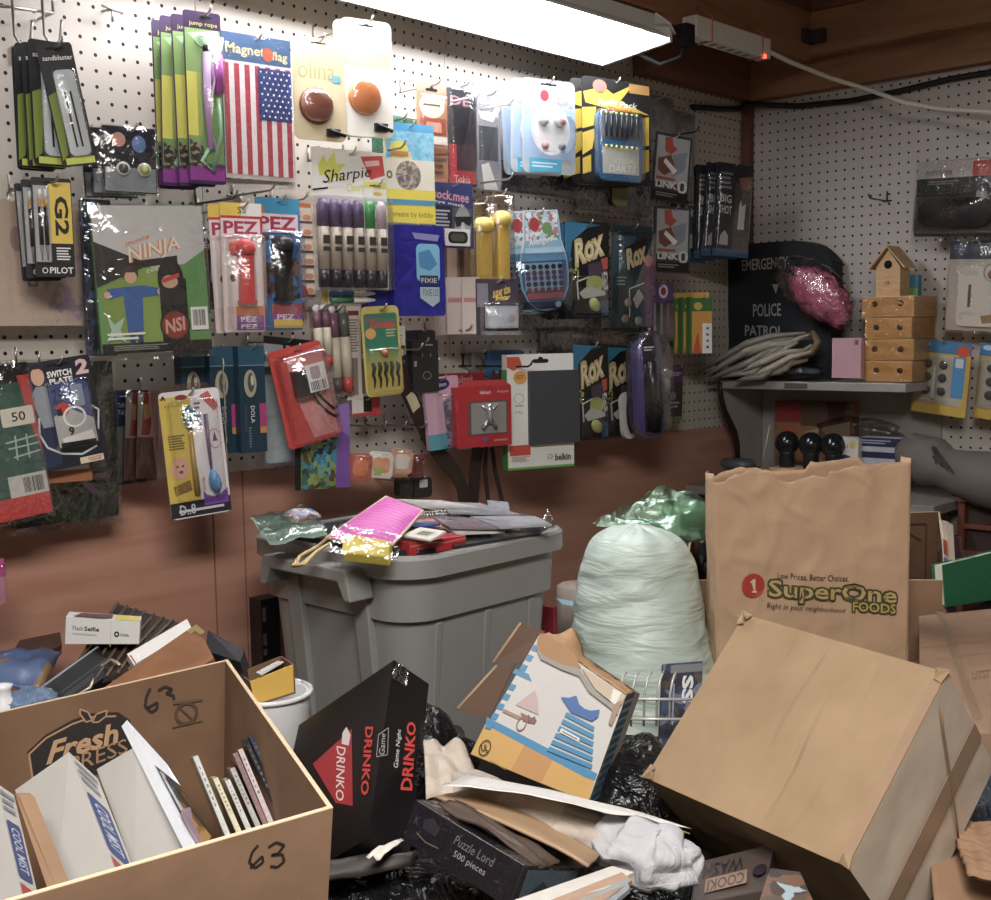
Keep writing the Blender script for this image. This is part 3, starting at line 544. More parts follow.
c=Card('candy_dispenser','front red candy dispenser in a red-topped blister card','candy dispenser',(222,263,203,332),4.8,-14,0,0,'#e6cfcb',q=.05); c.r(0,0,.5,.1,YEL); c.r(.5,0,1,.12,WHT); c.t(.42,.03,.62,.08,'SS',BLK); c.r(0,.1,1,.26,RED); c.r(.05,.28,.95,.8,M('#efe6e2',.4)); c.e(.25,.58,.07,.03,M('#6a4a3a',.5)); pez(c,M('#d84a48',.3),M('#dd5552',.3),None); c.hook(.8).done()
c.stack(1,(-.45,.9,-.1),'second red candy dispenser card peeking out on the left','red candy dispensers')
c=Card('candy_dispenser','black-bodied candy dispenser in a blue blister card','candy dispenser',(257,301,198,330),4.2,-8,0,0,'#3d78b4',q=.05); c.r(0,0,1,.12,CYA); c.e(.1,.1,.1,.05,ORG); c.r(.05,.28,.95,.76,busy(['#3b80b8','#5a3f3a','#2f5f94','#7d4a3c','#2c2622'],90)); pez(c,BLK,M('#2c2c30',.4),None); c.r(.32,.8,.98,.88,M('#b0505c',.4)); c.r(.32,.92,.98,.985,YEL); c.hook(.8).done()
# candy strip and stocking
c=Card('candy_strip','orange and white strip of small candy packets on one hook','candy strip',(284,313,196,298),3.0,-6,0,0,'#efe2d6',q=.02)
c.r(0,.03,.25,.3,RED); c.r(.2,.07,.95,.11,ORG)
for k in range(6):
    y=.14+k*.145; c.r(.28,y,.98,y+.1,M('#f0ded0',.4)); c.e(.45,y+.06,.13,.035,ORG); c.e(.8,y+.065,.14,.03,M('#d59a72',.4)); c.r(.28,y+.1,.98,y+.125,M('#6a4a44',.4)); c.t(.35,y+.01,.6,y+.03,'Kool',RED)
c.hook(.9).done()
mb=MB(); a=atY(287,270,4.2); 
o=empty('stocking_toy',a,'small red stocking-shaped toy at the foot of the candy strip','toy'); mb.slab([Vector((x,-.2,z))+a for x,z in ((-.55,.8),(.35,.8),(.45,-.6),(1.5,-1.1),(1.75,-1.6),(1.4,-1.95),(-.4,-2.0),(-.7,-1.5))],(0,.4,0),M('#b9262c',.35)); mb.build('stocking',o,a,bevel=.1)
mb=MB(); mb.box(a+Vector((-.65,-.28,.6)),a+Vector((.45,.28,1.0)),M('#d08a3c',.4)); mb.build('cuff',o,a)
# 11 marker pack
c=Card('marker_pack','large white-topped highlighter pack with yellow burst and purple tubes','marker pack',(313,387,150,290),4.4,-8,0,0,'#efece2',q=.02)
c.r(0,.0,1,.3,M('#f0eee4',.4)); c.p([(.08,.12),(.16,.05),(.2,.1),(.3,.02),(.33,.11),(.45,.1),(.36,.16),(.42,.22),(.3,.2),(.22,.25),(.2,.18),(.1,.2)],M('#dfe05a',.4)); c.p([(.65,.04),(.95,.02),(.98,.16),(.78,.2)],M('#d9504a',.4)); c.p([(.7,.07),(.9,.055),(.91,.09),(.72,.11)],M('#f0c9c0',.4)); c.tq([(.14,.16),(.78,.1),(.8,.2),(.14,.28)],'Sharpie',BLK,.0,.2); c.tq([(.45,.24),(.82,.21),(.82,.27),(.45,.3)],'Clearview',M('#d3d24f',.4)); c.line([(0,.3),(.2,.28)],.12,BLK)
cols=['#6d5c82','#6d5c82','#75638a','#6d5c82','#3fa35a','#c9b8c0']
for k in range(6):
    mb=c.part('marker'); x=c.X(.09+k*.155); w=.07*c.W; mb.tube([(x,-.4,c.Z(.36)),(x,-.4,c.Z(.4)),(x,-.4,c.Z(.56))],[w*.6,w,w],M(cols[k],.25),10); mb.tube([(x,-.4,c.Z(.56)),(x,-.4,c.Z(.86))],w*1.02,M('#b9ad98',.35),10); mb.tube([(x,-.4,c.Z(.86)),(x,-.4,c.Z(.985))],w,M('#2b2630',.3),10)
    for q,(a,b) in enumerate(((.62,.68),(.7,.73))): mb.box((x-w*.6,-.4-w*1.06,c.Z(b)),(x+w*.6,-.4-w*.9,c.Z(a)),M('#3c3630',.5))
mb=c.part('clear_sleeve'); mb.box((c.X(.0),-.85,c.Z(1)),(c.X(1),-.05,c.Z(.34)),CLR); c.hook(.8).done()
c=Card('note_pad','small white dotted pad card with green bands in front of the markers','pad',(364,387,182,248),5.4,-8,0,0,'#efeee8',q=.1); c.r(.02,.0,.98,.1,M('#e3d95a',.4)); c.slot(.5,.06,.5,.02); c.e(.6,.18,.2,.03,M('#e0c64a',.4)); c.r(.02,.3,.98,.36,M('#8fcf9a',.4)); c.r(.02,.38,.98,.4,M('#6fb880',.4))
for k in range(12): c.e(.3+.4*((k*7)%5)/5,.55+.035*k,.05,.012,M('#6b7a68',.5),8)
c.hook(.5).done()
# 12 yellow and blue craft pack, green bag behind, thin rods
c=Card('craft_pack','yellow and light blue craft pack printed with a cupcake','craft pack',(385,433,124,224),5.0,-14,0,0,'#f0e9b8',q=.01,t=.4)
c.r(0,0,1,.08,M('#55aede',.4)); c.p([(0,.08),(1,.08),(1,.4),(.55,.38),(.5,.28),(0,.36)],busy(['#86cdea','#9ad8ee','#74c2e4','#8ad0ea'],120)); c.e(.27,.26,.19,.08,M('#efdf4a',.4)); c.r(.1,.28,.46,.33,M('#d9965a',.4)); c.r(0,.36,1,.66,M('#f3eed8',.4)); c.e(.45,.52,.26,.15,busy(['#9a8a8a','#c9b9b0','#7d6f78','#b9a99a','#8a8460'],150)); c.ring(.06,.52,.06,.04,.5,M('#6d6f3a',.4)); c.r(0,.66,1,.8,M('#f0de3a',.4)); c.r(0,.76,1,.81,M('#4fa0c9',.4)); c.r(0,.82,1,.99,M('#f2dc33',.4)); c.t(.1,.88,.94,.95,'create by kiddo',M('#6f6a2c',.4)); c.hook(.7).done()
c=Card('green_pouch','translucent green pouch behind the cupcake craft pack','pouch',(372,421,116,172),2.2,0,0,0,'#7fa394',q=.05,mat=clear('#9fd0bd',.15,.3,.2)); c.line([(0,.0),(1,.03)],.2,M('#4f7d6a',.4)); c.hook(.8).done()
hk(344,158,0,6.5,'long dark wire rod hook sticking out above the marker pack',m=M('#6b7d70',.4,.5))
# 13 brown candle card, black and red card, clear packs
c=Card('candle_card','narrow tan card with a cream oval label and brown candles','card',(417,447,82,182),3.4,-10,0,0,'#b9825f',q=.03); c.r(0,0,1,.1,M('#a98a78',.4)); c.slot(.5,.08,.4,.03); c.e(.5,.24,.42,.12,M('#e6d9b5',.4)); c.lines(.2,.22,.8,.26,1,M('#6a5a40',.5)); c.r(.1,.36,.95,.52,M('#a8523c',.4)); c.r(.3,.4,.8,.5,M('#d99a80',.4)); c.r(.25,.54,.98,.62,M('#ece2d6',.4)); c.r(.25,.66,.98,.72,M('#8a5a40',.4)); c.lines(.25,.75,.98,.95,3,M('#6f4b38',.5)); c.blister(.05,.12,.98,.98,.4,.1).hook(.9).done()
c=Card('lighter_card','black and red card with pink letters on the top, beside the tan candle card','card',(447,476,83,186),3.8,-8,0,0,'#3a3a42',q=.02); c.r(0,0,1,.06,M('#8a8c92',.4)); c.t(.12,.13,.8,.22,'DE',M('#c08a94',.4),.02); c.r(.04,.24,.96,.6,M('#2a2a30',.4)); c.r(.04,.6,.96,.98,M('#b32a34',.4)); c.r(.3,.6,.96,.85,M('#46303a',.4)); c.t(.2,.9,.75,.97,'Tokis',M('#e6c9c9',.4)); c.blister(.02,.05,.98,.98,.5,.1).hook(.8).done()
c=Card('blade_pack','grey blister pack of dark blades next to the silver packs','blister pack',(476,500,92,190),3.4,-8,0,0,'#8d9096',q=.06); c.r(.1,.35,.9,.7,M('#4c4f57',.4)); c.p([(.1,.2),(.9,.2),(.7,.3),(.2,.28)],WHT); c.p([(.2,.75),(.5,.72),(.9,1),(.3,1)],M('#e3e0da',.4)); c.blister(.02,.1,.98,.98,.5,.2).hook(.8).done()
hk(452,115,0,6.5,'empty white wire hook above the red and black card',m=WHT); hk(420,108,0,6.5,'empty white wire hook crossing the tan candle card',m=WHT)
hk(452,187,0,6.5,'empty wire hook above the eye mask card',m=WIRE)
# 14 silver headphone packs
c=Card('earphone_pack','front silver blister pack with two round earpieces and a cyan strip','blister pack',(522,575,80,174),5.2,-16,0,0,'#b7bcc2',q=.1); c.r(.03,.03,.97,.3,busy(['#c7cbd0','#b9bec5','#9aa0a8','#c9b0b0','#c7cbd0'],130)); c.slot(.5,.05,.3,.02); c.e(.42,.17,.08,.06,M('#b0424a',.4)); c.p([(.03,.3),(.97,.3),(.97,.85),(.03,.85)],grad('#9db9d6','#c9ccd0',2,-.06,-.02)); c.e(.53,.53,.37,.27,M('#eceded',.3)); c.r(.12,.84,.72,.98,M('#45b7dc',.4)); c.lines(.17,.88,.66,.95,2,M('#d8eef6',.4))
for x,k in ((.36,'#d9dcd2'),(.68,'#c98a88')):
    mb=c.part('earpiece'); mb.lathe((c.X(x),-.1,c.Z(.42)),[(.5,0),(.46,.35),(.3,.5),(.02,.55)],M('#e9e9e8',.25),16,(0,-1,0),sx=1,sy=1.25); mb.lathe((c.X(x),-.62,c.Z(.44)),[(.28,0),(.2,.1),(.01,.13)],M(k,.3),12,(0,-1,0))
for x,k in ((.4,'#b98a84'),(.72,'#70757c')):
    mb=c.part('ear_tip'); mb.lathe((c.X(x),-.1,c.Z(.7)),[(.3,0),(.3,.25),(.1,.35)],M(k,.35),12,(0,-1,0))
c.blister(.14,.33,.97,.8,.8,.8).hook(.9).done(); c.stack(4,(-.25,1.0,0),'silver blister pack standing in the stack behind the front earphone pack','silver earphone packs')
# 15 refill dart packs
c=Card('dart_pack','front yellow and black refill pack of dark darts','dart pack',(582,650,80,184),5.8,-12,0,0,'#2b2c2c',q=.05)
for q in ([(.02,.15),(.3,.08),(.45,.14),(.75,.02),(.55,.2),(.98,.3),(.5,.3),(.05,.25)],[(.0,.3),(.2,.28),(.16,.46),(0,.5)],[(.0,.54),(.2,.48),(.14,.68),(.0,.75)],[(.8,.35),(.98,.32),(.98,.6),(.82,.62)],[(.84,.66),(.98,.64),(.98,.85),(.84,.9)],[(.0,.78),(.12,.74),(.12,.9),(0,.93)]): c.p(q,M('#e3c22f',.4))
c.r(.68,.02,.98,.11,M('#c99a4f',.4)); c.e(.25,.08,.1,.06,M('#c9796a',.4)); c.tq([(.22,.2),(.8,.2),(.8,.26),(.22,.26)],'Refill Pack',WHT,.02,.2); c.tq([(.35,.265),(.72,.265),(.72,.305),(.35,.305)],'Xtreme',RED,.02,.2)
f=c.slabpart('dart_tray',.17,.32,.82,.98,.5,M('#2f6796',.35),.12); f.r(.08,.04,.95,.4,M('#5b6068',.35)); f.r(.1,.52,.92,.9,M('#c9cfc4',.4)); f.tq([(.3,.68),(.88,.66),(.88,.74),(.3,.76)],'XTREME',M('#e8e4c0',.4),.02,.2); f.tq([(.22,.77),(.85,.76),(.85,.87),(.22,.88)],'DARTS',WHT,.03,.2)
for k in range(7): 
    mb=c.part('dart'); x=c.X(.28+k*.075); mb.tube([(x,-.65,c.Z(.34)),(x,-.65,c.Z(.56))],.1,M('#3a3d44',.25,.3),8); mb.tube([(x,-.65,c.Z(.325)),(x,-.65,c.Z(.345))],.12,M('#dcd24a',.4),8); mb.tube([(x,-.65,c.Z(.64)),(x,-.65,c.Z(.67))],.12,M('#dcd24a',.4),8)
c.blister(.16,.3,.83,.99,1.0,.15,taper=.93).hook(.8).done(); c.stack(2,(-.1,1.2,0),'yellow and black refill pack half hidden behind the front dart pack','dart refill packs')
# dark plastic bags hanging behind and below
for (b,d,lb) in (((500,590,166,196),3,'dark folded plastic bag under the silver earphone packs'),((575,650,176,214),3,'dark plastic bag under the yellow dart packs'),((520,600,300,330),2.5,'row of dark packs under the ring pop card'),((540,640,328,352),2.2,'dark crumpled pack above the lower neon cards')):
    c=Card('dark_bag',lb,'bag',b,d,0,0,0,'#1e2126',q=.2,t=.4,mat=wrinkled('#2a2e35','#121417',.3,(1,1,1),40,.8),part='bag_body'); c.bag(.02,.1,.4); c.done()
for (b,d,lb) in (((640,672,96,150),2.2,'grey frosted pack right of the yellow dart packs'),((668,694,112,196),1.4,'dim patterned pack hanging nearest the corner')):
    c=Card('frosted_pack',lb,'pack',b,d,0,0,0,'#6b6d6c',q=.04,t=.2,mat=busy(['#858786','#7d8081','#8a8d8b','#6f7375'],60)); c.bag(.02,.02,.3); c.hook(.7).done()
c=Card('yellow_tag_pack','dim olive tag below the yellow dart pack','tag',(612,628,184,206),4,-8,0,0,'#7d7b45',q=.3); c.done()
# link cards
def link(c):
    c.r(.05,.04,.95,.72,M('#a9abb0',.4)); c.p([(.25,.06),(.45,.04),(.5,.16),(.62,.2),(.45,.3),(.28,.26)],M('#b8503f',.4)); c.p([(.5,.3),(.9,.22),(.85,.5),(.55,.62)],M('#84909c',.4)); c.p([(.1,.38),(.45,.3),(.6,.5),(.3,.62),(.12,.55)],M('#7a4a3c',.4)); c.p([(.3,.36),(.65,.52),(.55,.58),(.25,.42)],WHT); c.r(.08,.64,.6,.68,M('#a5564a',.4)); c.t(.08,.7,.68,.8,'LINK',M('#d9d7d2',.4),.05); c.rr(.68,.66,.95,.84,M('#cfcfcc',.4),.4); c.rr(.76,.69,.87,.81,M('#3a3f46',.4),.4); c.r(.02,.84,.98,.98,BLK); c.lines(.1,.87,.7,.94,2,M('#8d8d92',.5))
c=Card('trading_card_pack','upper tilted grey trading card pack with red creature print','card pack',(656,692,135,203),4.6,-20,6,0,'#3b3f47','grey trading card packs',q=.03,t=.2); link(c); c.hook(.9).done()
c=Card('trading_card_pack','lower upright grey trading card pack with red creature print','card pack',(655,690,207,273),4.6,-20,2,0,'#3b3f47','grey trading card packs',q=.03,t=.2); link(c); c.hook(.9).done()
c=Card('trading_card_pack','dim grey card pack partly behind the upper tilted one','card pack',(676,693,140,200),3.2,-10,0,0,'#70726e',q=.03,t=.2); c.r(.2,.2,.9,.6,M('#8d8f8a',.4)); c.done()
# big shot sleeves
c=Card('lighter_pack','front navy pack with white block letters, nearest the corner','pack',(717,753,164,257),5.4,-24,4,0,'#20232b',q=.02,t=.2); c.r(.0,.92,1,1,M('#2f5f86',.4)); c.r(.04,.12,.5,.9,M('#262b38',.4)); c.r(.52,.2,.98,.92,M('#4a4340',.4)); c.tq([(.14,.33),(.44,.34),(.44,.43),(.14,.42)],'BIG',M('#d5d5d2',.4),.02); c.tq([(.12,.45),(.46,.46),(.46,.55),(.12,.54)],'SHOT',M('#d5d5d2',.4),.02); c.lines(.1,.1,.45,.3,4,M('#8a8d92',.5)); c.p([(.66,.45),(.7,.38),(.74,.45),(.84,.42),(.82,.7),(.64,.7)],M('#cfccc2',.4)); c.p([(.16,.88),(.18,.78),(.3,.72),(.4,.78),(.4,.88)],M('#b9b9b4',.4)); c.p([(.6,.15),(.95,.12),(.95,.25),(.7,.28)],M('#8a5f54',.4))
c.blister(.02,.1,.98,.98,.4,.1).hook(.8).done(); c.stack(4,(-.55,.95,-.1),'navy pack in the stack left of the white-lettered front one','navy lighter packs',jit=.2)
# eye mask card, glasses tag
c=Card('eye_mask_card','navy card with pink title and a grey masked face','card',(432,473,183,248),5.0,-12,0,0,'#3a4272',q=.03); c.tq([(.03,.1),(.9,.14),(.9,.3),(.03,.24)],'sock.mee',M('#d99aa8',.4),.02,.1); c.tq([(.05,.26),(.8,.32),(.8,.38),(.05,.32)],'eye mask',WHT,.01); c.r(.02,.36,.48,.98,M('#2c2f3c',.4)); c.lines(.06,.42,.44,.92,9,M('#b9bcc4',.5)); c.r(.48,.38,.96,.98,M('#55585f',.4)); c.e(.74,.65,.2,.3,M('#9a9a98',.4)); c.p([(.52,.52),(.95,.5),(.92,.66),(.78,.62),(.58,.68)],M('#2b2c30',.4)); c.p([(.7,.6),(.77,.6),(.8,.82),(.66,.82)],M('#c9c8c4',.4)); c.hook(.7).done()
c=Card('glasses_tag','small white tag with a black frame print under the eye mask card','tag',(445,470,229,246),5.4,-12,0,0,'#e8e6e0',q=.1); c.rr(.12,.15,.9,.85,M('#22211f',.4),.4); c.rr(.22,.27,.8,.73,M('#5a5752',.4),.4); c.done()
# purple sponge pouches
c=Card('sponge_pouch','front glossy purple-blue pouch with a light blue window','pouch',(390,441,226,316),5.0,-12,0,0,'#33309a',q=.06,t=1.1,mat=wrinkled('#3a38a8','#26247e',.22,(1,1,1),22,.5)); c.rr(.44,.2,.9,.62,M('#7fc0e0',.35),.2); c.p([(.48,.3),(.7,.26),(.85,.42),(.7,.5),(.5,.46)],M('#4a8fc0',.4)); c.r(.5,.55,.86,.66,M('#2b3a5c',.4)); c.t(.53,.58,.83,.63,'FIXIE',WHT); c.p([(.5,.68),(.88,.68),(.88,.84),(.74,.9),(.5,.8)],M('#a8bcc4',.35)); c.t(.55,.7,.85,.78,'FIXIE.US',M('#4a5a66',.4)); c.p([(.36,.08),(.9,.1),(.86,.17),(.42,.15)],M('#8f8fc9',.3)); c.hook(.5).done(); c.stack(1,(-1.5,1.3,.05),'second purple-blue pouch showing left of the front one','purple pouches',jit=0,rot=.5)
# yellow dispensers
for (b,d,lb) in (((488,509,192,286),4.8,'yellow round-headed candy dispenser, right one of the pair'),((468,492,200,290),4.0,'yellow round-headed candy dispenser, left one of the pair')):
    c=Card('candy_dispenser',lb,'candy dispenser',b,d,-12,0,0,'#d9cdb8','yellow candy dispensers',q=.04,mat=clear('#f0e4cf',.12,.3,.2)); c.r(0,.9,1,1,M('#e9a97d',.4)); mb=c.part('dispenser'); x=c.X(.55); w=.24*c.W; mb.box((x-w,-.7,c.Z(.95)),(x+w,-.1,c.Z(.36)),M('#e2b93a',.35)); mb.lathe((x,-.4,c.Z(.36)),[(w*1.1,0),(w*1.6,.35),(w*1.55,.8),(w*.9,1.15),(.02,1.25)],M('#ecd25a',.35),14); c.blister(.05,.04,.98,.97,.9,.2,taper=.92).hook(.7).done()
c=Card('brown_box_pack','tall narrow tan and brown pack beside the yellow dispensers','pack',(446,470,246,300),2.2,0,0,0,'#8a6a54',q=.02,t=.3); c.r(.0,0,.4,1,M('#b9a28c',.4)); c.r(.5,0,.7,1,M('#5f4638',.4)); c.hook(.7).done()
# white price-tag cards + lens card
c=Card('curved_card','front pale curved card with red print left of the silver lens card','card',(462,480,277,334),4.8,-16,0,0,'#d9ccc2',q=.05); c.r(.1,.36,.95,.44,M('#c98a84',.4)); c.done(); c.stack(2,(-.75,1.0,0),'pale curved card in the stack left of the silver lens card','pale curved cards')
c=Card('lens_card','dark card with yellow script holding a silver square lens','card',(476,518,279,335),5.2,-14,0,0,'#4a4350',q=.02); c.slot(.6,.06,.2,.03); c.tq([(.38,.18),(.78,.1),(.84,.28),(.4,.4)],'super size',M('#e0c052',.4),.03,.3); c.tq([(.45,.3),(.82,.26),(.8,.4),(.45,.42)],'lighter',M('#e0c052',.4),.03,.3); c.r(.02,.08,.28,.5,M('#8f8b94',.4)); f=c.slabpart('lens_case',.2,.48,.92,.88,.5,M('#b9c2c9',.25),.05); f.r(.05,.08,.95,.92,M('#c9d2d9',.3)); f.e(.78,.6,.12,.16,M('#d2a0a8',.4)); mb=c.part('stand'); mb.box((c.X(.1),-.7,c.Z(1)),(c.X(.95),-.1,c.Z(.93)),M('#c9c9c9',.25,.6)); c.blister(.05,.42,.98,1,.9,.1,taper=.95).hook(.6).done()
hk(425,331,0,5,'short wire hook beneath the purple-blue pouches',m=M('#a58a78',.35,.6))
# ring cards
c=Card('ring_card','front light blue curved ring card with rows of round rings','ring card',(516,566,210,311),5.6,-20,-3,0,'#e2e6e8',q=.1,part='backing_card',outline=[(.14,0),(.84,0),(.88,.3),(.97,.46),(1,.62),(.97,.78),(.86,.91),(.68,.985),(.5,1),(.32,.985),(.14,.9),(.03,.77),(0,.6),(.04,.44),(.12,.3)])
c.p([(.16,.01),(.83,.01),(.87,.31),(.95,.47),(.98,.62),(.95,.77),(.84,.9),(.66,.97),(.34,.97),(.16,.89),(.06,.77),(.03,.6),(.07,.45),(.14,.31)],M('#8fbcd6',.4))
c.r(.17,.02,.82,.3,busy(['#cfe3ee','#b9d4e6','#c9807c','#7d8a6a','#e6eef2','#b9d4e6'],110)); c.e(.35,.14,.1,.07,M('#b03a3c',.4)); c.e(.6,.18,.1,.06,M('#6f9a5a',.4)); c.tq([(.22,.28),(.7,.24),(.7,.33),(.22,.38)],'Avengers',WHT,.02); c.r(.14,.37,.88,.43,M('#a9cfe2',.4)); c.p([(.05,.5),(.95,.5),(.95,.76),(.84,.89),(.16,.89),(.06,.76)],M('#5d7da5',.4)); c.r(.1,.52,.86,.8,M('#d3d6da',.4))
for j,(y,col) in enumerate(((.56,'#3b4654'),(.62,'#8a5a66'),(.67,'#7c5f84'),(.73,'#4c5860'),(.79,'#a8524c'))):
    for k in range(6): c.e(.16+k*.13,y,.052,.026,M(col,.3),12)
c.r(.12,.82,.84,.88,M('#e0655a',.4)); c.p([(.12,.9),(.85,.9),(.7,.98),(.3,.98)],M('#323a56',.4)); c.e(.72,.94,.06,.03,LG)
mb=c.part('tray'); W,H=c.W,c.H
def fn(a,b): z=-H*(.42+.6*b); k=math.sin(math.pi*min(1,b*.98+.02))**.5; return ((a-.5)*W*(.9+.25*k),-.1-.7*k*(1-(2*a-1)**4),z)
mb.grid(fn,8,10,clear('#d5e6f2',.08,.1,.15)); c.hook(.7).done(); c.stack(3,(-.75,1.2,0),'light blue ring card in the fanned stack behind the front one','ring cards')
# neon "Rox" cards
def rox(c,sx=1):
    c.p([(0,0),(.9,.03),(.55,.2),(.1,.42),(0,.4)],M('#2f7ba0',.35)); c.p([(.16,.2),(.5,.06),(.9,.02),(.95,.3),(.55,.5),(.25,.45),(.12,.36)],M('#1d1c1a',.35)); c.tq([(.18,.2),(.84,.02),(.92,.34),(.22,.48)],'Rox',M('#c9b47e',.35),.06,.1); c.tq([(.2,.24),(.8,.08),(.88,.31),(.26,.43)],'Rox',M('#e3d6a6',.35),.0,.1)
    c.p([(.02,.5),(.3,.46),(.3,.6),(.04,.62)],busy(['#14161a','#a8a850','#14161a'],150)); c.line([(.3,.9),(.26,.62),(.7,.54)],.14,M('#cfd0c8',.4)); c.p([(.5,.44),(.8,.4),(.86,.5),(.7,.6),(.52,.56)],M('#4b3c50',.4)); c.p([(.8,.38),(.96,.36),(.96,.48),(.86,.5)],M('#b8523e',.4)); c.tq([(.82,.52),(.95,.5),(.97,.7),(.86,.72)],'NEO',WHT,.01)
    c.e(.66,.64,.2,.09,M('#a9b25c',.35)); c.p([(.3,.74),(.5,.66),(.9,.72),(.9,.76),(.4,.8)],M('#b9bcb4',.35)); c.p([(.1,.82),(.4,.8),(.4,1),(.1,1)],M('#16181c',.35)); c.r(.8,.82,.98,.98,M('#24506e',.35))
    mb=c.part('fob'); mb.lathe((c.X(.64),-.1,c.Z(.86)),[(.62,0),(.62,.12),(.5,.25),(.02,.28)],M('#b3ba6c',.3),18,(0,-1,0),sx=.85,sy=1.1); c.blister(.1,.55,.95,.99,.5,.3)
c=Card('charm_card','black and blue card with large cream graffiti letters, upper left of four','card',(565,609,222,318),4.8,-16,0,0,'#15181c',q=.03); rox(c); c.hook(.9).done(); c.stack(1,(-.2,.9,-.1),'dark card edge behind the upper left graffiti card','graffiti cards')
c=Card('charm_card','blue clamshell card with cream graffiti letters and two round charms','card',(612,652,226,327),4.6,-16,0,0,'#223b46','graffiti cards',q=.03); c.p([(0,.1),(.6,.1),(.4,.4),(0,.5)],M('#2c5d74',.35)); c.p([(.3,.22),(.85,.1),(.9,.36),(.4,.44)],M('#1d1c1a',.35)); c.tq([(.32,.24),(.82,.12),(.88,.35),(.38,.44)],'Rox',M('#d9c890',.35),.05,.1); c.r(.82,.36,1,1,M('#5e3c6e',.35)); c.e(.9,.34,.09,.06,M('#c98a80',.35)); c.lines(.1,.5,.36,.6,3,M('#7d98a4',.4)); c.line([(.42,.9),(.42,.62),(.8,.56)],.12,M('#cfd0c8',.4)); c.p([(.5,.72),(.65,.62),(.78,.7),(.6,.82)],M('#a9a9a4',.35))
for x,y,k in ((.36,.76,'#9a8f88'),(.28,.92,'#a98a80'),(.62,.94,'#98a0a0')):
    mb=c.part('charm'); mb.lathe((c.X(x),-.1,c.Z(y)),[(.42,0),(.42,.12),(.3,.22),(.02,.24)],M(k,.3,.4),16,(0,-1,0))
c.blister(.02,.05,.98,1.0,.8,.1,taper=.95).hook(.9).done()
c=Card('charm_card','black and blue graffiti-letter card directly right of the white tablet sleeve pack','card',(573,608,344,440),4.8,-16,0,0,'#14171b','graffiti cards',q=.03); rox(c); c.hook(.9).done()
c=Card('charm_card','dark graffiti-letter card behind the purple shaver clamshell','card',(600,640,346,437),3.4,-12,0,0,'#14171b','graffiti cards',q=.03); rox(c); c.done()
# crayons, purple knobs
c=Card('crayon_box','front green and yellow crayon box with a white price sticker','crayon box',(688,710,297,354),5.0,-24,0,0,'#3c7a3a',q=.02,t=.8); c.p([(.1,-.08),(.85,-.08),(.85,.02),(.1,.02)],M('#d9a93a',.4)); c.r(.08,.25,.98,.98,M('#d9a03a',.4)); c.p([(.1,.98),(.35,.6),(.5,.98)],M('#c9563a',.4)); c.e(.35,.16,.2,.07,M('#d9b44a',.4)); c.r(.55,.46,.98,.99,WHT)
for k in range(4): c.e(.78,.55+k*.11,.07,.025,M('#8a4a44' if k>2 else '#6f6f78',.5),8)
c.hook(.7).done(); c.stack(3,(-.12,.92,0),'green crayon box in the row left of the front one','crayon boxes',jit=.03,rot=.5)
c=Card('gel_pen_pack','purple-topped pack of slim tubes left of the crayon boxes','pen pack',(640,673,283,342),3.6,-14,0,0,'#4d3a58',q=.03); c.r(0,0,1,.3,M('#5f3a7c',.4)); c.e(.7,.14,.14,.12,M('#d9cfd6',.4)); c.e(.7,.14,.08,.07,M('#8f2f44',.4))
for k in range(4): 
    mb=c.part('pen'); mb.tube([(c.X(.2+k*.2),-.2,c.Z(.34)),(c.X(.2+k*.2),-.2,c.Z(.95))],.14,M(['#8f9a8a','#b9bdb9','#7d8a80','#6a5a70'][k],.3),7)
c.blister(.05,.3,.98,.99,.6,.1).hook(.8).done()
# shaver clamshell
c=Card('shaver_pack','tall rounded clamshell holding a black and purple shaver','clamshell',(625,668,330,440),5.6,-18,-2,0,'#4a4668',q=.45,mat=clear('#b9b6d6',.12,.15,.15)); c.p([(.12,.12),(.4,.06),(.4,.95),(.12,.85)],M('#514a86',.35)); c.rr(.38,.14,.72,.26,M('#33313c',.4),.3); c.lines(.42,.15,.66,.2,2,WHT)
mb=c.part('shaver'); mb.tube([(c.X(.5),-.5,c.Z(.28)),(c.X(.52),-.6,c.Z(.5)),(c.X(.55),-.6,c.Z(.75)),(c.X(.55),-.5,c.Z(.93))],[.55,.75,.8,.6],M('#1f1f24',.25),14)
mb=c.part('display'); mb.tube([(c.X(.8),-.7,c.Z(.36)),(c.X(.84),-.75,c.Z(.5)),(c.X(.86),-.6,c.Z(.6))],[.28,.36,.2],M('#b9bcb9',.25,.5),10); mb.box((c.X(.7),-1.2,c.Z(.44)),(c.X(.9),-1.0,c.Z(.37)),M('#6f7a70',.2))
c.blister(.02,.01,.98,.99,1.4,1.0,taper=.8); c.hook(.7).done()
c=Card('white_cord_pack','white curved plastic pack edge beside the shaver clamshell','pack',(619,634,392,439),4.4,-10,-5,0,'#d5d0c8',q=.45,t=.4); c.e(.6,.5,.3,.4,BLK); c.done()
c=Card('purple_pack','small dark pack with a purple header left of the shelf bracket','pack',(668,683,366,420),2.6,-10,2,0,'#2f2d2f',q=.02); c.r(0,0,1,.3,M('#54305e',.4)); c.lines(.1,.12,.9,.2,2,M('#b9a9c0',.5)); c.e(.35,.55,.2,.08,M('#8a8a7c',.4)); c.lines(.2,.66,.8,.8,2,M('#a5a592',.5)); c.r(0,.93,1,1,M('#5c7a3a',.4)); c.hook(.6).done()
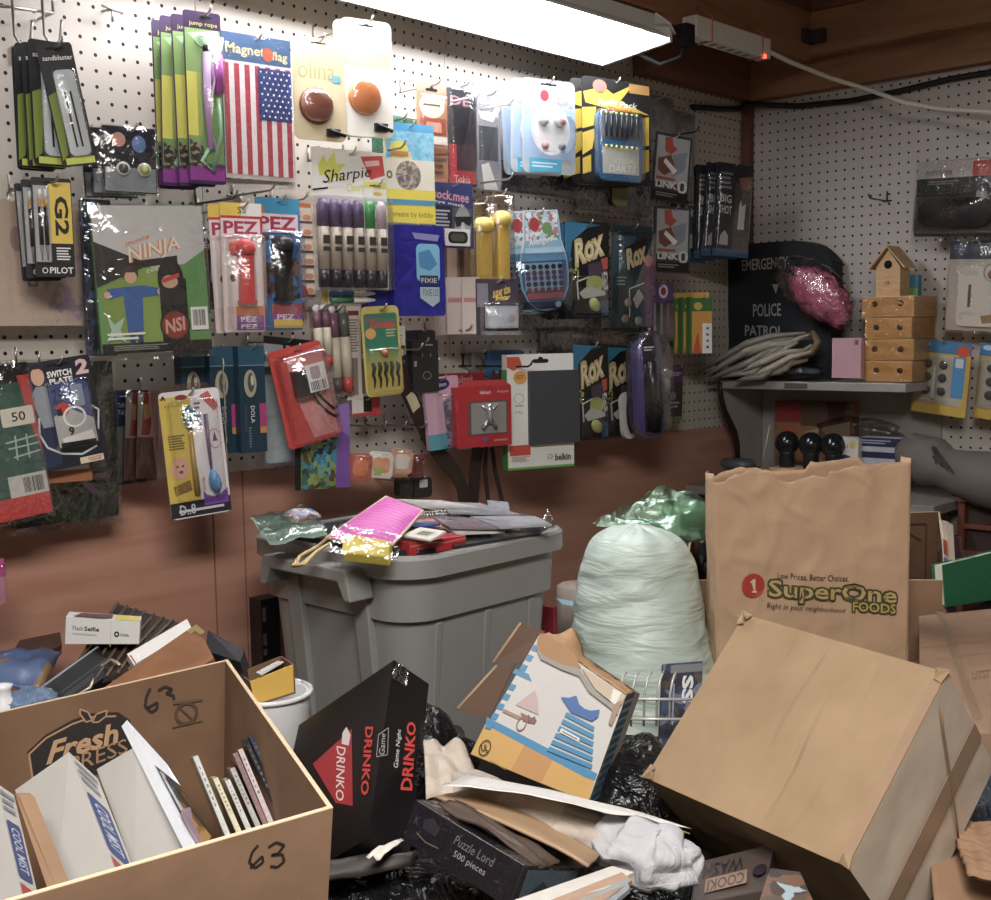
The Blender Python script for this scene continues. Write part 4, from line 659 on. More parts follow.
# ---- lower rows of the back pegboard
# switch plate, big clear bags, green bag at far left
c=Card('fabric_bag','large clear bag of folded black fabric behind the switch plate card','bag',(8,113,362,522),2.6,0,0,0,'#23251f',q=.02,t=.7,mat=wrinkled('#3d4a35','#141613',.35,(1,1,1),25,.9,.01)); c.bag(.03,.05,.5,clear(base=.12,bump=.9,bscale=28,gain=.6)); c.hook(.6).done()
c=Card('switch_plate_card','black carded light switch plate with a big 2 and white racing print','switch plate',(26,92,359,468),5.0,-12,-8,0,'#1f2230',q=.06); c.p([(0,0),(.26,0),(.3,.3),(.28,.95),(0,.98)],M('#2b3350',.4)); c.slot(.5,.05,.35,.025)
c.e(.16,.13,.1,.085,SK); c.p([(.04,.1),(.08,.02),(.24,.02),(.28,.1),(.2,.06),(.1,.06)],M('#2a1c16',.5)); c.p([(.0,.3),(.1,.22),(.24,.22),(.3,.3),(.3,.6),(.1,.6)],M('#8f959f',.4)); c.t(.3,.1,.68,.16,'SWITCH',WHT,.04); c.t(.32,.17,.68,.22,'PLATE',WHT,.04); c.tq([(.76,.03),(.96,.03),(.94,.17),(.74,.17)],'2',M('#e2b9b9',.4),.05)
c.line([(.06,.5),(.02,.65),(.1,.78),(.3,.86),(.6,.9),(.85,.85)],.12,LG); c.line([(.84,.45),(.98,.52),(.92,.7)],.1,LG)
f=c.slabpart('switch_plate',.26,.22,.86,.8,.35,M('#44558a',.25),.12); f.p([(.0,.5),(.4,.4),(1,.62),(1,1),(0,1)],M('#b9b6b4',.3)); f.p([(.05,.36),(.3,.28),(.5,.4),(.3,.52)],RED); f.p([(.1,.4),(.22,.38),(.24,.5),(.1,.5)],BLK); f.rr(.55,.05,.85,.4,M('#8f99ad',.3),.15); f.ring(.52,.55,.3,.17,.2,WHT); f.t(.3,.7,.45,.84,'9',BLK,.03); f.p([(.1,.86),(.9,.8),(.95,.96),(.15,.96)],WHT); f.p([(.05,.93),(.95,.95),(.95,1),(.05,1)],BLK); f.tq([(.06,.08),(.35,.06),(.3,.3),(.02,.3)],'25',M('#2e3656',.4)); f.e(.7,.44,.03,.02,WHT,8)
c.r(.55,.93,.92,.99,M('#d9cbb0',.4)); c.t(.68,.94,.9,.98,'nascar',M('#b05a44',.4),.01); c.blister(.22,.19,.9,.83,.6,.2,taper=.92).hook(.6).done()
c=Card('picture_box','small tan box lying behind the foot of the switch plate card','box',(30,90,462,482),3.8,-10,0,0,'#9a5f38',q=.05,t=.8); c.r(.2,.0,.95,.4,M('#d6c9ba',.4)); c.done()
c=Card('fabric_pack','green and red pack with a 50 sticker at the left edge','pack',(-60,30,368,524),4.6,-8,-7,0,'#2d5c50',q=.02,t=.3); c.r(0,0,1,.12,M('#1d1f1e',.4)); c.p([(.86,.08),(1,.08),(1,.6),(.93,.4)],M('#c8413f',.4)); c.r(.0,.86,1,1,M('#cf3f3d',.4)); c.r(.55,.72,1,.86,M('#c9c9c4',.4)); c.bars(.72,.74,.96,.84,BLK,16); c.rr(.6,.28,.98,.4,M('#e3dcc9',.4),.1); c.tq([(.72,.31),(.88,.31),(.88,.37),(.72,.37)],'50',BLK,.01)
for a,b in (((.6,.5),(.98,.48)),((.62,.54),(.98,.53)),((.72,.46),(.7,.62)),((.85,.46),(.84,.62)),((.66,.6),(.98,.58))): c.line([a,b],.1,M('#a9c0b6',.4))
c.bag(.02,.03,.4,clear(base=.12,bump=.7,bscale=30,gain=.55)); c.hook(.6).done()
c=Card('pink_blister','corner of a pink and clear blister at the left edge above the white carton','blister',(-22,5,560,606),5,0,0,0,'#c98aa0',q=.1); c.r(.3,0,1,.4,M('#b9478a',.4)); c.blister(.05,.1,.98,.98,.5); c.done()
# spoons
c=Card('spoon_card','yellow and white card with two baby spoons and a baby face','spoon card',(160,221,390,517),5.4,-14,-4,0,'#e0d8da',q=.08)
c.r(.0,.04,.52,.9,M('#d2b63c',.4)); c.p([(.5,.01),(.97,.01),(.97,.9),(.6,.9),(.5,.6)],M('#e9e2e6',.4)); c.r(.0,.87,1,.99,M('#2f2a35',.4)); c.p([(.56,.8),(.62,.84),(.74,.86),(.86,.84),(.97,.8),(.97,.92),(.56,.92)],M('#7a4aa6',.4)); c.line([(.04,.06),(.07,.03),(.1,.06)],.1,BLK); c.t(.08,.09,.34,.12,'munchkin',M('#8a9a4a',.4)); c.e(.36,.05,.1,.02,M('#8a2f2a',.4)); c.lines(.08,.34,.36,.46,6,M('#6a5a20',.5)); c.e(.22,.6,.16,.085,M('#d9a38a',.4)); c.e(.18,.585,.02,.008,BLK,8); c.e(.27,.585,.02,.008,BLK,8); c.e(.23,.63,.04,.012,M('#a5453c',.5),10); c.p([(.08,.74),(.36,.7),(.38,.78),(.1,.81)],M('#8a6a30',.4)); c.lines(.55,.1,.66,.3,6,M('#7d6f8c',.5)); c.ring(.84,.4,.1,.08,.1,M('#c98aa0',.4)); c.p([(.8,.42),(.84,.34),(.88,.42)],M('#6a4a50',.4)); c.p([(.66,.05),(.8,.02),(.95,.14),(.88,.18)],M('#c9655a',.4)); c.tq([(.56,.64),(.6,.64),(.6,.8),(.56,.8)],'hot',M('#c9655a',.4)); c.t(.14,.89,.4,.97,'D..8',LG,.01); c.lines(.12,.93,.9,.97,1,LG)
mb=c.part('spoon'); x=c.X(.44); mb.tube([(x,-.2,c.Z(.12)),(x,-.3,c.Z(.16)),(x,-.3,c.Z(.24)),(x,-.22,c.Z(.3))],[.2,.42,.4,.16],M('#2f6468',.3),12); mb.tube([(x,-.22,c.Z(.3)),(x+.02,-.2,c.Z(.6)),(x+.05,-.2,c.Z(.82))],[.13,.17,.2],M('#a58a3c',.35),8)
mb=c.part('spoon'); x=c.X(.72); mb.tube([(x,-.2,c.Z(.2)),(x,-.2,c.Z(.45)),(x,-.22,c.Z(.64))],[.15,.13,.08],M('#6f6378',.3),8); mb.tube([(x,-.22,c.Z(.64)),(x+.06,-.35,c.Z(.7)),(x+.14,-.38,c.Z(.77)),(x+.2,-.25,c.Z(.83))],[.1,.36,.38,.18],M('#5a9ad0',.25),12)
c.blister(.1,.06,.92,.86,.7,.2,taper=.93).hook(.6).done(); 
c=Card('spoon_card','rounded white blister card edge showing behind the two spoon card','spoon card',(150,211,384,480),4.6,-12,-3,0,'#ded2d0',q=.1,mat=clear('#f4e4e2',.15,.2,.2)); c.done()
for k,(b,d) in enumerate((((140,160,392,478),3.8),((128,150,392,480),3.0))):
    c=Card('toy_card',('red and yellow striped card in a clear sleeve, nearest behind the spoon card','red and yellow striped card in a clear sleeve, further left behind the spoon card')[k],'card',b,d,-8,4,0,'#b9a79a',q=.02); c.p([(.3,0),(.9,0),(.6,.5),(.2,.5)],M('#a8322e',.4)); c.p([(.3,.14),(.8,.12),(.6,.3),(.3,.32)],M('#c08a3a',.4)); c.r(.0,.52,1,1,M('#7d4c40',.4)); c.bag(.04,.03,.3,SMOKE); c.done()
c=Card('blue_card','small dark blue and clear card at the left end of the striped row','card',(114,130,392,482),2.2,0,0,0,'#9a948c',q=.02); c.r(0,0,1,.38,M('#2a4068',.4)); c.t(.3,.12,.8,.17,'Talk',WHT); c.t(.3,.2,.8,.25,'Talk',WHT); c.bag(.05,.03,.2,SMOKE); c.hook(.8).done()
# teal boxes
c=Card('earbud_box','front dark teal hanging box with a silver earpiece and pink label','box',(236,262,346,452),4.6,-6,0,0,'#1c3a4a',q=.02,t=1.0)
c.r(0,0,1,.18,M('#27566c',.4)); c.line([(0,.18),(1,.18)],.06,M('#6f98a8',.4)); c.e(.42,.35,.24,.13,M('#a9a58f',.3)); c.e(.45,.34,.13,.09,M('#55564e',.4)); c.e(.5,.32,.06,.05,M('#c9c5b0',.3)); c.r(.74,.54,1,.76,M('#b03a7c',.4)); c.r(.74,.76,1,.82,M('#b98a3c',.4)); c.tq([(.55,.56),(.55,.72),(.4,.72),(.4,.56)],'DOLA',WHT); c.line([(.2,.55),(.2,.8)],.08,M('#5a4a6c',.4)); c.lines(.3,.76,.4,.96,8,M('#6f8a94',.5)); c.hook(.5).done(); c.stack(2,(-1.65,.9,0),'dark teal hanging box in the row left of the front one','earbud boxes',jit=.04,rot=.6)
mb=MB(); p=atY(223,358,4.6); mb.tube([p+Vector((.04*math.sin(k*2.1),0,-k*.42)) for k in range(24)],[.05+.03*(k%2) for k in range(24)],M('#b9a99a',.3,.5),5); tag(mb.build('bead_chain',at=p),'thin twisted chain hanging in front of the teal boxes','chain')
# charger clamshell
c=Card('light_blue_bag','pale blue grey clear bag behind the red charger clamshell','bag',(263,334,366,460),3.4,-4,0,0,'#a9b9bd',q=.04,t=.3,mat=wrinkled('#b9c9cc','#8f9fa3',.3,(1,1,1),18,.5)); c.bag(.03,.06,.3); c.hook(.6).done()
c=Card('charger_card','red clamshell holding a black wall charger, tilted left of centre','charger',(268,322,346,446),5.2,-10,-12,0,'#c9423c',q=.08); c.p([(.3,.1),(.98,.05),(.98,.95),(.5,.95),(.3,.4)],M('#d98a88',.35)); 
mb=c.part('wall_charger'); mb.box((c.X(.3),-.95,c.Z(.5)),(c.X(.68),-.1,c.Z(.24)),M('#2a2a2c',.35)); mb=c.part('barcode_label'); f=Face(mb,(c.X(.5),-.97,c.Z(.2)),(c.W*.36,0,0),(0,0,-c.H*.28),(0,-1,0)); f.r(0,0,1,1,WHT); f.rr(.2,.1,.7,.55,M('#b9a5a5',.4),.2); f.bars(.1,.62,.95,.95,BLK,10)
mb=c.part('cord'); mb.tube([(c.X(.6),-.4,c.Z(.5)),(c.X(.7),-.3,c.Z(.62)),(c.X(.85),-.2,c.Z(.74)),(c.X(.97),-.15,c.Z(.8))],.09,DARK,6); mb.tube([(c.X(.66),-.4,c.Z(.48)),(c.X(.8),-.3,c.Z(.6)),(c.X(.97),-.15,c.Z(.72))],.09,DARK,6)
c.blister(.05,.06,.97,.97,1.15,.2,clear(base=.08,bump=.5,bscale=30),.9); c.hook(.6).done()
c=Card('silver_header_card','silver and black header card sticking out above the red charger','card',(264,312,338,368),4.6,-8,6,0,'#8f9799',q=.03); c.r(.0,.0,1,.25,BLK); c.tq([(.4,.2),(.9,.1),(.92,.55),(.42,.65)],'Ufm',BLK,.05); c.p([(.55,.5),(1,.4),(1,.8),(.6,.9)],RED); c.hook(.4).done()
# turtle pack
c=Card('puzzle_pack','multicoloured cartoon pack with purple edges below the charger','pack',(300,349,425,488),4.4,-8,2,0,'#7a4fa0',q=.04,t=.5,mat=None); c.p([(0,.0),(.75,0),(.7,1),(0,1)],busy(['#3f6a58','#2f4a3a','#7d8a3a','#3a86a0','#5a4a30','#8fa04a'],110)); c.p([(.3,.3),(.6,.25),(.6,.8),(.35,.85)],busy(['#2f7da0','#8a9a3a','#243440','#4fa0b0'],140)); c.r(-.12,0,0,1,DARK); c.p([(.66,0),(.72,-.3),(.98,-.35),(1,.2)],M('#8f6ab8',.4)); c.hook(.5).done()
# small blister tags and cube clips
for k,(b,d,lb) in enumerate((((350,372,453,481),5,'left orange-lidded small blister box above the grey tub'),((370,394,452,478),5.4,'middle white and orange small blister box above the grey tub'),((392,413,449,474),5,'right small blister box with an orange and white label above the grey tub'),((410,424,455,477),4.4,'dark red small blister at the right end of the blister box row'))):
    c=Card('blister_box',lb,'blister box',b,d,-16,8,0,['#b8604a','#e3dccf','#d8a080','#7d2f2c'][k],q=.2,t=.4); c.rr(.15,.2,.85,.8,M(['#d97a4a','#e09a6a','#ddd2c4','#5f2220'][k],.4),.3); c.p([(.2,.6),(.6,.6),(.5,.9),(.2,.9)],M('#a5b05a',.4)) if k==1 else None; c.blister(.03,.03,.97,.97,.5); c.done()
for px,lb in ((345,'left empty small wire hook above the blister boxes'),(365,'second small wire hook above the blister boxes'),(385,'third small wire hook above the blister boxes'),(408,'right small wire hook above the blister boxes')):
    hk(px,425,0,4.4,lb,m=M('#a9a49c',.3,.8))
for (b,lb) in (((397,410,478,496),'left dark cube clip under the blister boxes'),((411,429,477,497),'right dark cube clip with a white sticker under the blister boxes')):
    c=Card('cube_clip',lb,'clip',b,3.5,-10,0,0,'#2a2a2c',q=.2,t=.9); c.rr(.3,.1,.75,.5,LG if 'right' in lb else M('#3f3f42',.4),.1); c.hook(.3).done()
# second marker group, white strips, monster pack
for k,(b,lb) in enumerate((((309,328,306,368),'purple-capped tube pack at left under the big marker pack'),((324,347,306,395),'grey and red capped tube pack beside the white strip card'))):
    c=Card('tube_pack',lb,'marker pack',b,4-.5*k,-8,-3,0,'#d3cbbd',q=.05,mat=clear('#efe9df',.12,.25,.2))
    for j in range(2):
        mb=c.part('tube'); x=c.X(.28+.46*j); w=.2*c.W; mb.tube([(x,-.35,c.Z(.08)),(x,-.35,c.Z(.35))],w,M('#7d5568' if k==0 or j==0 else '#5a605c',.3),10); mb.tube([(x,-.35,c.Z(.35)),(x,-.35,c.Z(.8))],w*1.05,M('#c9c0a8',.35),10); mb.tube([(x,-.35,c.Z(.8)),(x,-.35,c.Z(.97))],w,M('#55504c' if j==0 else '#b8423e',.3),10)
    for j in range(2):
        mb=c.part('clip_hanger'); mb.lathe((c.X(.3+.4*j),-.2,c.Z(.04)),[(.05,0),(.3,.02),(.3,.1),(.05,.12)],M('#dcdcda',.3),10,(0,-1,0))
    c.hook(.6).done()
c=Card('pen_pack','pack with two horizontal blue and green pens under the big marker pack','pen pack',(322,388,288,304),3.6,-4,0,0,'#d8d2c4',q=.05); c.r(0,0,.08,1,M('#b9a83a',.4)); c.r(.4,.0,1,.3,M('#b98a98',.4))
for j,k in enumerate(('#4a6fa8','#3f8f6a')):
    mb=c.part('pen'); z=c.Z(.35+.4*j); mb.tube([(c.X(.1),-.25,z),(c.X(.42),-.25,z)],.22,M(k,.3),10); mb.tube([(c.X(.42),-.25,z),(c.X(.97),-.25,z)],.21,WHT,10)
c.hook(.4).done()
for b,d,lb in (((346,361,306,400),3.6,'tall white strip card with black text left of the monster pack'),((356,368,310,398),3.0,'pale strip card tucked behind the monster pack')):
    c=Card('strip_card',lb,'card',b,d,-8,0,0,'#cfc3b9',q=.03); c.r(.15,.05,.9,.1,M('#7d3a38',.4)); c.lines(.2,.14,.85,.5,12,M('#7d746c',.5)); c.r(.35,.55,.75,.95,M('#8a7a72',.4)); c.done()
c=Card('red_base_pack','red and black pack end below the monster pack','pack',(352,380,396,416),3.6,-8,0,0,'#d9cfca',q=.05); c.r(.4,0,.7,.8,BLK); c.p([(.7,.0),(1,0),(1,1),(.0,1),(.0,.85),(.7,.8)],M('#b8343a',.4)); c.hook(.4).done()
c=Card('monster_card','green and yellow clamshell of small black creatures with a round head','toy card',(361,399,306,396),5.2,-12,-3,0,'#c9b95a',q=.14); c.rr(.06,.08,.94,.97,grad('#c9b63a','#2f7f62',2,-.12,-.075),.08); c.p([(.06,.1),(.94,.16),(.94,.22),(.06,.2)],M('#6a6f6c',.4)); c.tq([(.18,.15),(.9,.18),(.88,.25),(.2,.24)],'Zombie',M('#c9553c',.4),.04); c.e(.22,.3,.14,.06,M('#d9a04a',.4)); c.lines(.62,.26,.9,.36,3,M('#b9b98a',.5))
mb=c.part('head'); mb.lathe((c.X(.52),-.1,c.Z(.52)),[(.3,0),(.3,.2),(.2,.35),(.02,.4)],M('#cf7a5a',.4),14,(0,-1,0),sx=.8,sy=1.1)
for k in range(5):
    mb=c.part('creature'); x=c.X(.2+.16*k); z=c.Z(.62); mb.tube([(x,-.2,z),(x+.08,-.25,z-.4),(x-.06,-.25,z-.9),(x+.08,-.2,z-1.3),(x,-.2,z-1.9)],[.12,.16,.13,.1,.05],BLK,7)
c.blister(.04,.45,.96,.97,.6,.15); c.hook(.7).done()
c=Card('hang_tag','small white swing tag right of the monster clamshell','tag',(394,405,320,356),4.2,-10,0,0,'#dedad2',q=.2); c.slot(.5,.12,.4,.08); c.lines(.3,.4,.7,.7,3,GRY); c.done()
# black charger boxes
c=Card('charger_box','front matt black hanging box with faint icons above the belt','box',(410,436,340,392),4.2,-14,0,0,'#2d2d30',q=.03,t=.8); c.r(.25,-.16,.9,.0,M('#26262a',.4)); c.lines(.5,.08,.8,.14,1,GRY); c.ring(.55,.68,.16,.08,.15,GRY); c.line([(.38,.25),(.38,.33)],.06,GRY); c.line([(.7,.25),(.7,.33)],.06,GRY); c.tq([(.16,.4),(.16,.5),(.06,.5),(.06,.4)],'nea',WHT); c.hook(.5).done(); c.stack(1,(-.6,.9,.05),'second matt black box just left of the front one','black charger boxes')
# belts
def strap(path,w,th,m,name,label,cat='strap'):
    mb=MB(); P=[Vector(p) for p in path]; vs=[]
    for i,p in enumerate(P):
        t=(P[min(i+1,len(P)-1)]-P[max(i-1,0)]).normalized(); s=t.cross(Vector((0,-1,0))).normalized()*w/2; y=Vector((0,th/2,0)); vs+=[p-s-y,p+s-y,p+s+y,p-s+y]
    k=len(P); fs=[(i*4+j,i*4+(j+1)%4,(i+1)*4+(j+1)%4,(i+1)*4+j) for i in range(k-1) for j in range(4)]+[(3,2,1,0),(4*k-4,4*k-3,4*k-2,4*k-1)]
    mb.add(vs,fs,m); return tag(mb.build(name,at=P[0]),label,cat)
hk(396,364,0,4.6,'wire hook carrying the brown leather belt'); hk(223,359,0,4.7,'wire hook carrying the thin twisted chain')
LEA=M('#35261f',.5,0,.15,80)
q=[atY(*k) for k in ((396,362,4.4),(405,385,4.3),(417,412,4.2),(430,440,4),(442,457,4),(456,474,4.3),(463,490,4.8),(466,512,5.4))]
b=strap(q,1.35,.12,LEA,'leather_belt','brown leather belt hanging diagonally down to the grey tub','belt')
mb=MB(); s=q[1]*.45+q[2]*.55; d=(q[2]-q[1]).normalized(); n=d.cross(Vector((0,-1,0))).normalized()*.45
mb.slab([s-n-d*.6+Vector((0,-.12,0)),s+n-d*.6+Vector((0,-.12,0)),s+n+d*.9+Vector((0,-.12,0)),s-n+d*.9+Vector((0,-.12,0))],(0,.04,0),M('#d9c9a8',.5)); mb.build('price_tag',b,q[0])
mb=MB(); mb.tube([q[0]+Vector((-.7,-.2,.3)),q[0]+Vector((.7,-.2,.3)),q[0]+Vector((.7,-.2,1.2)),q[0]+Vector((-.7,-.2,1.2)),q[0]+Vector((-.7,-.2,.3))],.09,M('#8a8070',.3,.8),6); mb.build('buckle',b,q[0])
strap([atY(478,447,4.2),atY(475,470,4.2),atY(473,500,4.4),atY(473,530,4.6)],1.25,.12,LEA,'leather_belt','wide dark vertical belt hanging below the red ornament box','belt')
hk(478,440,0,4.4,'wire hook behind the red ornament box carrying the wide dark belt'); hk(490,441,0,3.9,'wire hook behind the red ornament box carrying the narrow dark straps')
strap([atY(486,447,3.8),atY(485,470,3.8),atY(488,500,4.0),atY(489,530,4.0)],.42,.1,LEA,'leather_strap','narrow dark strap just right of the wide vertical belt')
strap([atY(492,447,3.4),atY(495,470,3.4),atY(502,500,3.6),atY(506,530,3.6)],.42,.1,LEA,'leather_strap','narrow dark strap hanging furthest right beside the wide belt')
# pink toothbrush pack, ornaments, blue case, tablet sleeve
c=Card('princess_pack','pink and aqua pack with a dark blue oval badge above the tub','pack',(423,457,377,449),4.4,-12,-4,0,'#cda5bd',q=.04,t=.4); c.r(0,.78,1,1,M('#4f9fae',.4)); c.e(.42,.1,.32,.085,M('#2a3060',.4)); c.t(.2,.07,.64,.13,'Frozen',WHT); c.p([(.5,.35),(1,.2),(1,.98),(.55,.98)],busy(['#6f6a8a','#4a4a66','#8a94a8','#5a5468'],110)); c.blister(.3,.22,.98,.97,.7,.3); c.hook(.6).done()
c=Card('ornament_box','red window box with a silver ornament, in front of the pair','ornament box',(452,506,386,446),5.2,-14,0,0,'#b32630',q=.01,t=1.6); c.p([(.0,0),(1,0),(.85,-.1),(.15,-.1)],M('#bd3a3c',.4)); c.t(.42,.07,.62,.13,'Hallmark',WHT); c.t(.74,.07,.95,.13,'Keepsake',M('#e0b8b0',.4)); c.r(.2,.24,.92,.8,M('#5a544e',.4)); c.r(.25,.27,.9,.78,M('#8f8a84',.4)); c.t(.66,.88,.92,.92,'ornament',M('#e0b8b0',.4))
mb=c.part('ornament'); x,z=c.X(.57),c.Z(.29); y=-1.0; mb.tube([(x,y,z),(x,y,z-.5),(x,y,z-1.0),(x,y,z-1.5)],[.1,.3,.2,.34],M('#b9b9c4',.2,.7),10); mb.tube([(x-.75,y,z-.15),(x-.2,y,z-.5),(x+.2,y,z-.5),(x+.75,y,z-.15)],.11,M('#c9c9d0',.2,.7),6); mb.tube([(x-.7,y,z-2.0),(x-.3,y,z-1.5),(x+.3,y,z-1.5),(x+.6,y,z-2.0)],.18,M('#a9a9b4',.2,.7),8)
c.e(.5,.88,.05,.04,M('#6a5a9a',.4)); c.hook(.4).done()
c=Card('ornament_box','red box behind and left of the window ornament box','ornament box',(441,482,373,440),3.2,-10,0,0,'#a82a32',q=.01,t=1.0); c.r(.0,.0,1,.2,M('#8a2028',.4)); c.tq([(.25,.05),(.7,.03),(.7,.13),(.25,.15)],'Hallmark',M('#d9a8a0',.4),.0,.2); c.r(.25,.35,.8,.9,M('#55504c',.4)); c.hook(.6).done()
c=Card('blue_case','rounded blue plastic case top behind the tablet sleeve pack','case',(488,522,350,380),1.8,0,0,0,'#2f6a9c',q=.25,t=.6); c.hook(.7).done()
hk(463,366,0,7.5,'long wire hook carrying the tablet sleeve pack',m=WIRED)
c=Card('tablet_sleeve','white and green pack with a large charcoal tablet sleeve','tablet sleeve',(505,571,354,467),5.6,-20,0,0,'#e6e4de',q=.005,t=.9)
for a,b in ((.0,.012),): pass
c.r(.0,.985,1,1.0,M('#62b24a',.4)); c.slot(.5,.06,.24,.035); c.p([(0,.02),(.18,.02),(.22,.09),(.1,.14),(.0,.11)],M('#d2553c',.4)); c.e(.19,.2,.1,.058,M('#dc9a3c',.4)); c.lines(.13,.18,.25,.22,2,M('#8a6a30',.5)); c.ring(.17,.38,.075,.045,.1,GRY); c.lines(.11,.44,.24,.46,1,GRY); c.t(.11,.49,.22,.515,'7.9in',GRY); c.r(.02,.79,.33,.88,M('#cf4a38',.4)); c.lines(.05,.89,.32,.94,4,M('#a9a49c',.5)); c.tq([(.7,.885),(.94,.885),(.94,.945),(.7,.945)],'belkin',BLK,.02)
for k in range(8): a=k*math.pi/4; c.e(.62+.035*math.cos(a),.905+.02*math.sin(a),.008,.005,BLK,6)
f=c.slabpart('sleeve',.3,.145,1.05,.79,.45,M('#3d3f44',.6,0,.08,400,.2,900),.02)
mb=c.part('carton_edge'); mb.box((c.X(0)-.06,-.45,c.Z(1)),(c.X(0),.45,c.Z(.13)),M('#3f9a3f',.4)); mb.box((c.X(0)-.06,-.45,c.Z(1)-.05),(c.X(1),.45,c.Z(1)),M('#62b24a',.4)); c.done()
pass
c=Card('clip_strip','small dark clip strip on a short hook behind the tablet sleeve','clip',(472,482,352,376),1.6,0,0,0,'#7a7468',q=.1); c.hook(.5).done()
c=Card('dark_tag_pack','small brown pack peeking out left of the tablet sleeve','pack',(492,502,370,388),3.5,-8,0,0,'#54382c',q=.1); c.e(.5,.1,.2,.1,M('#7a8ac0',.3)); c.done()
# extra empty hooks seen on the board
hk(196,204,0,4.5,'empty wire hook left of the red candy dispenser, lower one',m=M('#77716a',.35,.7)); hk(233,196,0,4.5,'empty wire hook above the red candy dispenser',m=M('#a59f98',.35,.7))
hk(372,350,0,5.4,'empty wire hook peeking out at the monster clamshell',m=WIRE)
hk(596,345,0,5.5,'wire hook tip above the lower graffiti card',m=WIRE); hk(388,265,0,5.2,'short wire hook in front of the marker pack',m=WIRE)
hk(662,137,0,4,'dark wire hook above the upper tilted card pack',m=WIRED)
# ============================================================ right wall: shelf unit and hanging goods
SH=M('#8f8a84',.45,.2)
su=empty('wall_shelf',(-5,-12,-5.4),'grey metal shelf on the right wall with a curved end bracket','shelf')
mb=MB(); mb.box((-9,-23.2,-6.25),(-.1,-2.4,-5.4),M('#a8a29a',.4,.2)); mb.build('shelf_board',su,(-5,-12,-5.4),bevel=.05)
mb=MB(); mb.box((-9.08,-12.8,-6.1),(-9.0,-10.2,-5.55),M('#6d6862',.4,.5)); f=None; mb.build('label_holder',su,(-5,-12,-5.4))
prof=[(-9.0,-5.6),(-9.0,-6.4),(-8.8,-7.4),(-8.2,-8.6),(-7.0,-10),(-6.0,-11.2),(-5.5,-12.6),(-5.3,-15.5),(-.1,-15.5),(-.1,-5.6)]
mb=MB(); mb.slab([(x,-2.5,z) for x,z in prof],(0,.2,0),M('#a09a92',.5)); mb.build('end_bracket',su,(-5,-12,-5.4))
mb=MB(); mb.tube([(x,-2.45,z) for x,z in prof[:8]],.28,M('#241c18',.5),6); mb.build('bracket_edge',su,(-5,-12,-5.4))
mb=MB(); mb.box((-.35,-23.2,-16),(-.05,-2.6,-6.25),M('#a39d95',.5)); mb.build('back_panel',su,(-5,-12,-5.4))
lo=empty('lower_shelf',(-7,-15,-16.4),'grey metal lower shelf on the right wall, half hidden by the paper bag','shelf')
sy=atX(958,510,9).y+.4; mb=MB(); mb.box((-13.6,sy,-17.3),(-.1,-.9,-16.4),SH); mb.build('shelf_board',lo,(-7,-15,-16.4),bevel=.05)
mb=MB(); mb.box((-6,-2,BZ),(-5,-1,-17.3),SH); mb.build('bracket',lo,(-7,-15,-16.4)); mb=MB(); mb.box((-6,sy+.5,BZ),(-5,sy+1.5,-17.3),SH); mb.build('bracket',lo,(-7,-15,-16.4))
ST=-5.4
# navy jacket with lettering behind everything on the shelf
a=atX(722,345,3.2); b=atX(832,345,3.2); zt_=atX(780,240,3.2).z
jk=MB(); y0,y1=a.y,b.y
def fj(u,v):
    y=y0+(y1-y0)*u; top=zt_-.2-2.4*max(0,(u-.6)/.4)**3-.9*max(0,(.3-u)/.3)**2; z=top+(ST-top)*v; return (-3.4-.5*math.sin(math.pi*u)-.25*noise.noise(Vector((u*4,v*5,3))),y,z)
NV=M('#161a24',.7,0,.15,30,.2,60)
jk.grid(fj,20,16,NV); jk.grid(lambda u,v:(-1.0+.2*noise.noise(Vector((u*3,v*3,9))),)+tuple(fj(u,v)[1:]),20,16,NV)
jo=empty('jacket',(-3,(y0+y1)/2,ST),'dark navy folded jacket with grey emergency lettering standing on the shelf','jacket'); 
for u in (0,1): jk.grid(lambda s,v,u=u:((1-s)*fj(u,v)[0]+s*-1.0,fj(u,v)[1],fj(u,v)[2]),3,16,NV)
jk.grid(lambda u,s:((1-s)*fj(u,0)[0]+s*-1.0,fj(u,0)[1],fj(u,0)[2]),20,3,NV)
LET=M('#9a9a98',.6)
f=Face(jk,(-4.25,y0,zt_),(0,y1-y0,0),(0,0,ST-zt_),(-1,0,0))
f.pt([(742,260),(788,256),(788,268),(742,271)],'EMERGENCY',LET,.01); f.pt([(753,304),(781,303),(781,316),(753,317)],'POLICE',LET,.015); f.pt([(745,325),(783,326),(783,336),(745,336)],'PATROL',LET,.015); f.pp([(772,284),(779,284),(776,294)],LET)
jk.build('folded_jacket',jo,(-3,(y0+y1)/2,ST))
# pink bag
def blob(ctr,rx,ry,rz,m,seed=0,amp=.12,freq=1.2,nu=26,nv=16,fold=0,mb=None,pw=1.0,rot=None):
    mb=mb or MB(); ctr=Vector(ctr)
    def fn(u,v):
        th=2*math.pi*u; ph=math.pi*v; d=Vector((math.sin(ph)**pw*math.cos(th),math.sin(ph)**pw*math.sin(th),math.cos(ph)))
        k=1+amp*noise.noise(d*freq*2+Vector((seed,0,0)))+fold*math.sin(d.z*26+3*noise.noise(d*2))*.5
        p=Vector((d.x*rx,d.y*ry,d.z*rz))*k
        if rot is not None: p=rot@p
        return ctr+p
    mb.grid(fn,nu,nv,m); return mb
pc=atX(820,296,6.2); R=Matrix.Rotation(math.radians(38),3,'X')
po=empty('pink_bag',pc,'clear bag of bright pink shredded filler on the shelf beside the jacket','bag')
blob(pc,1.3,4.0,2.1,wrinkled('#c46a86','#a85070',.85,(1,1,1),60,.5,.01,.1),3,.4,2.2,rot=R).build('pink_filler',po,pc)
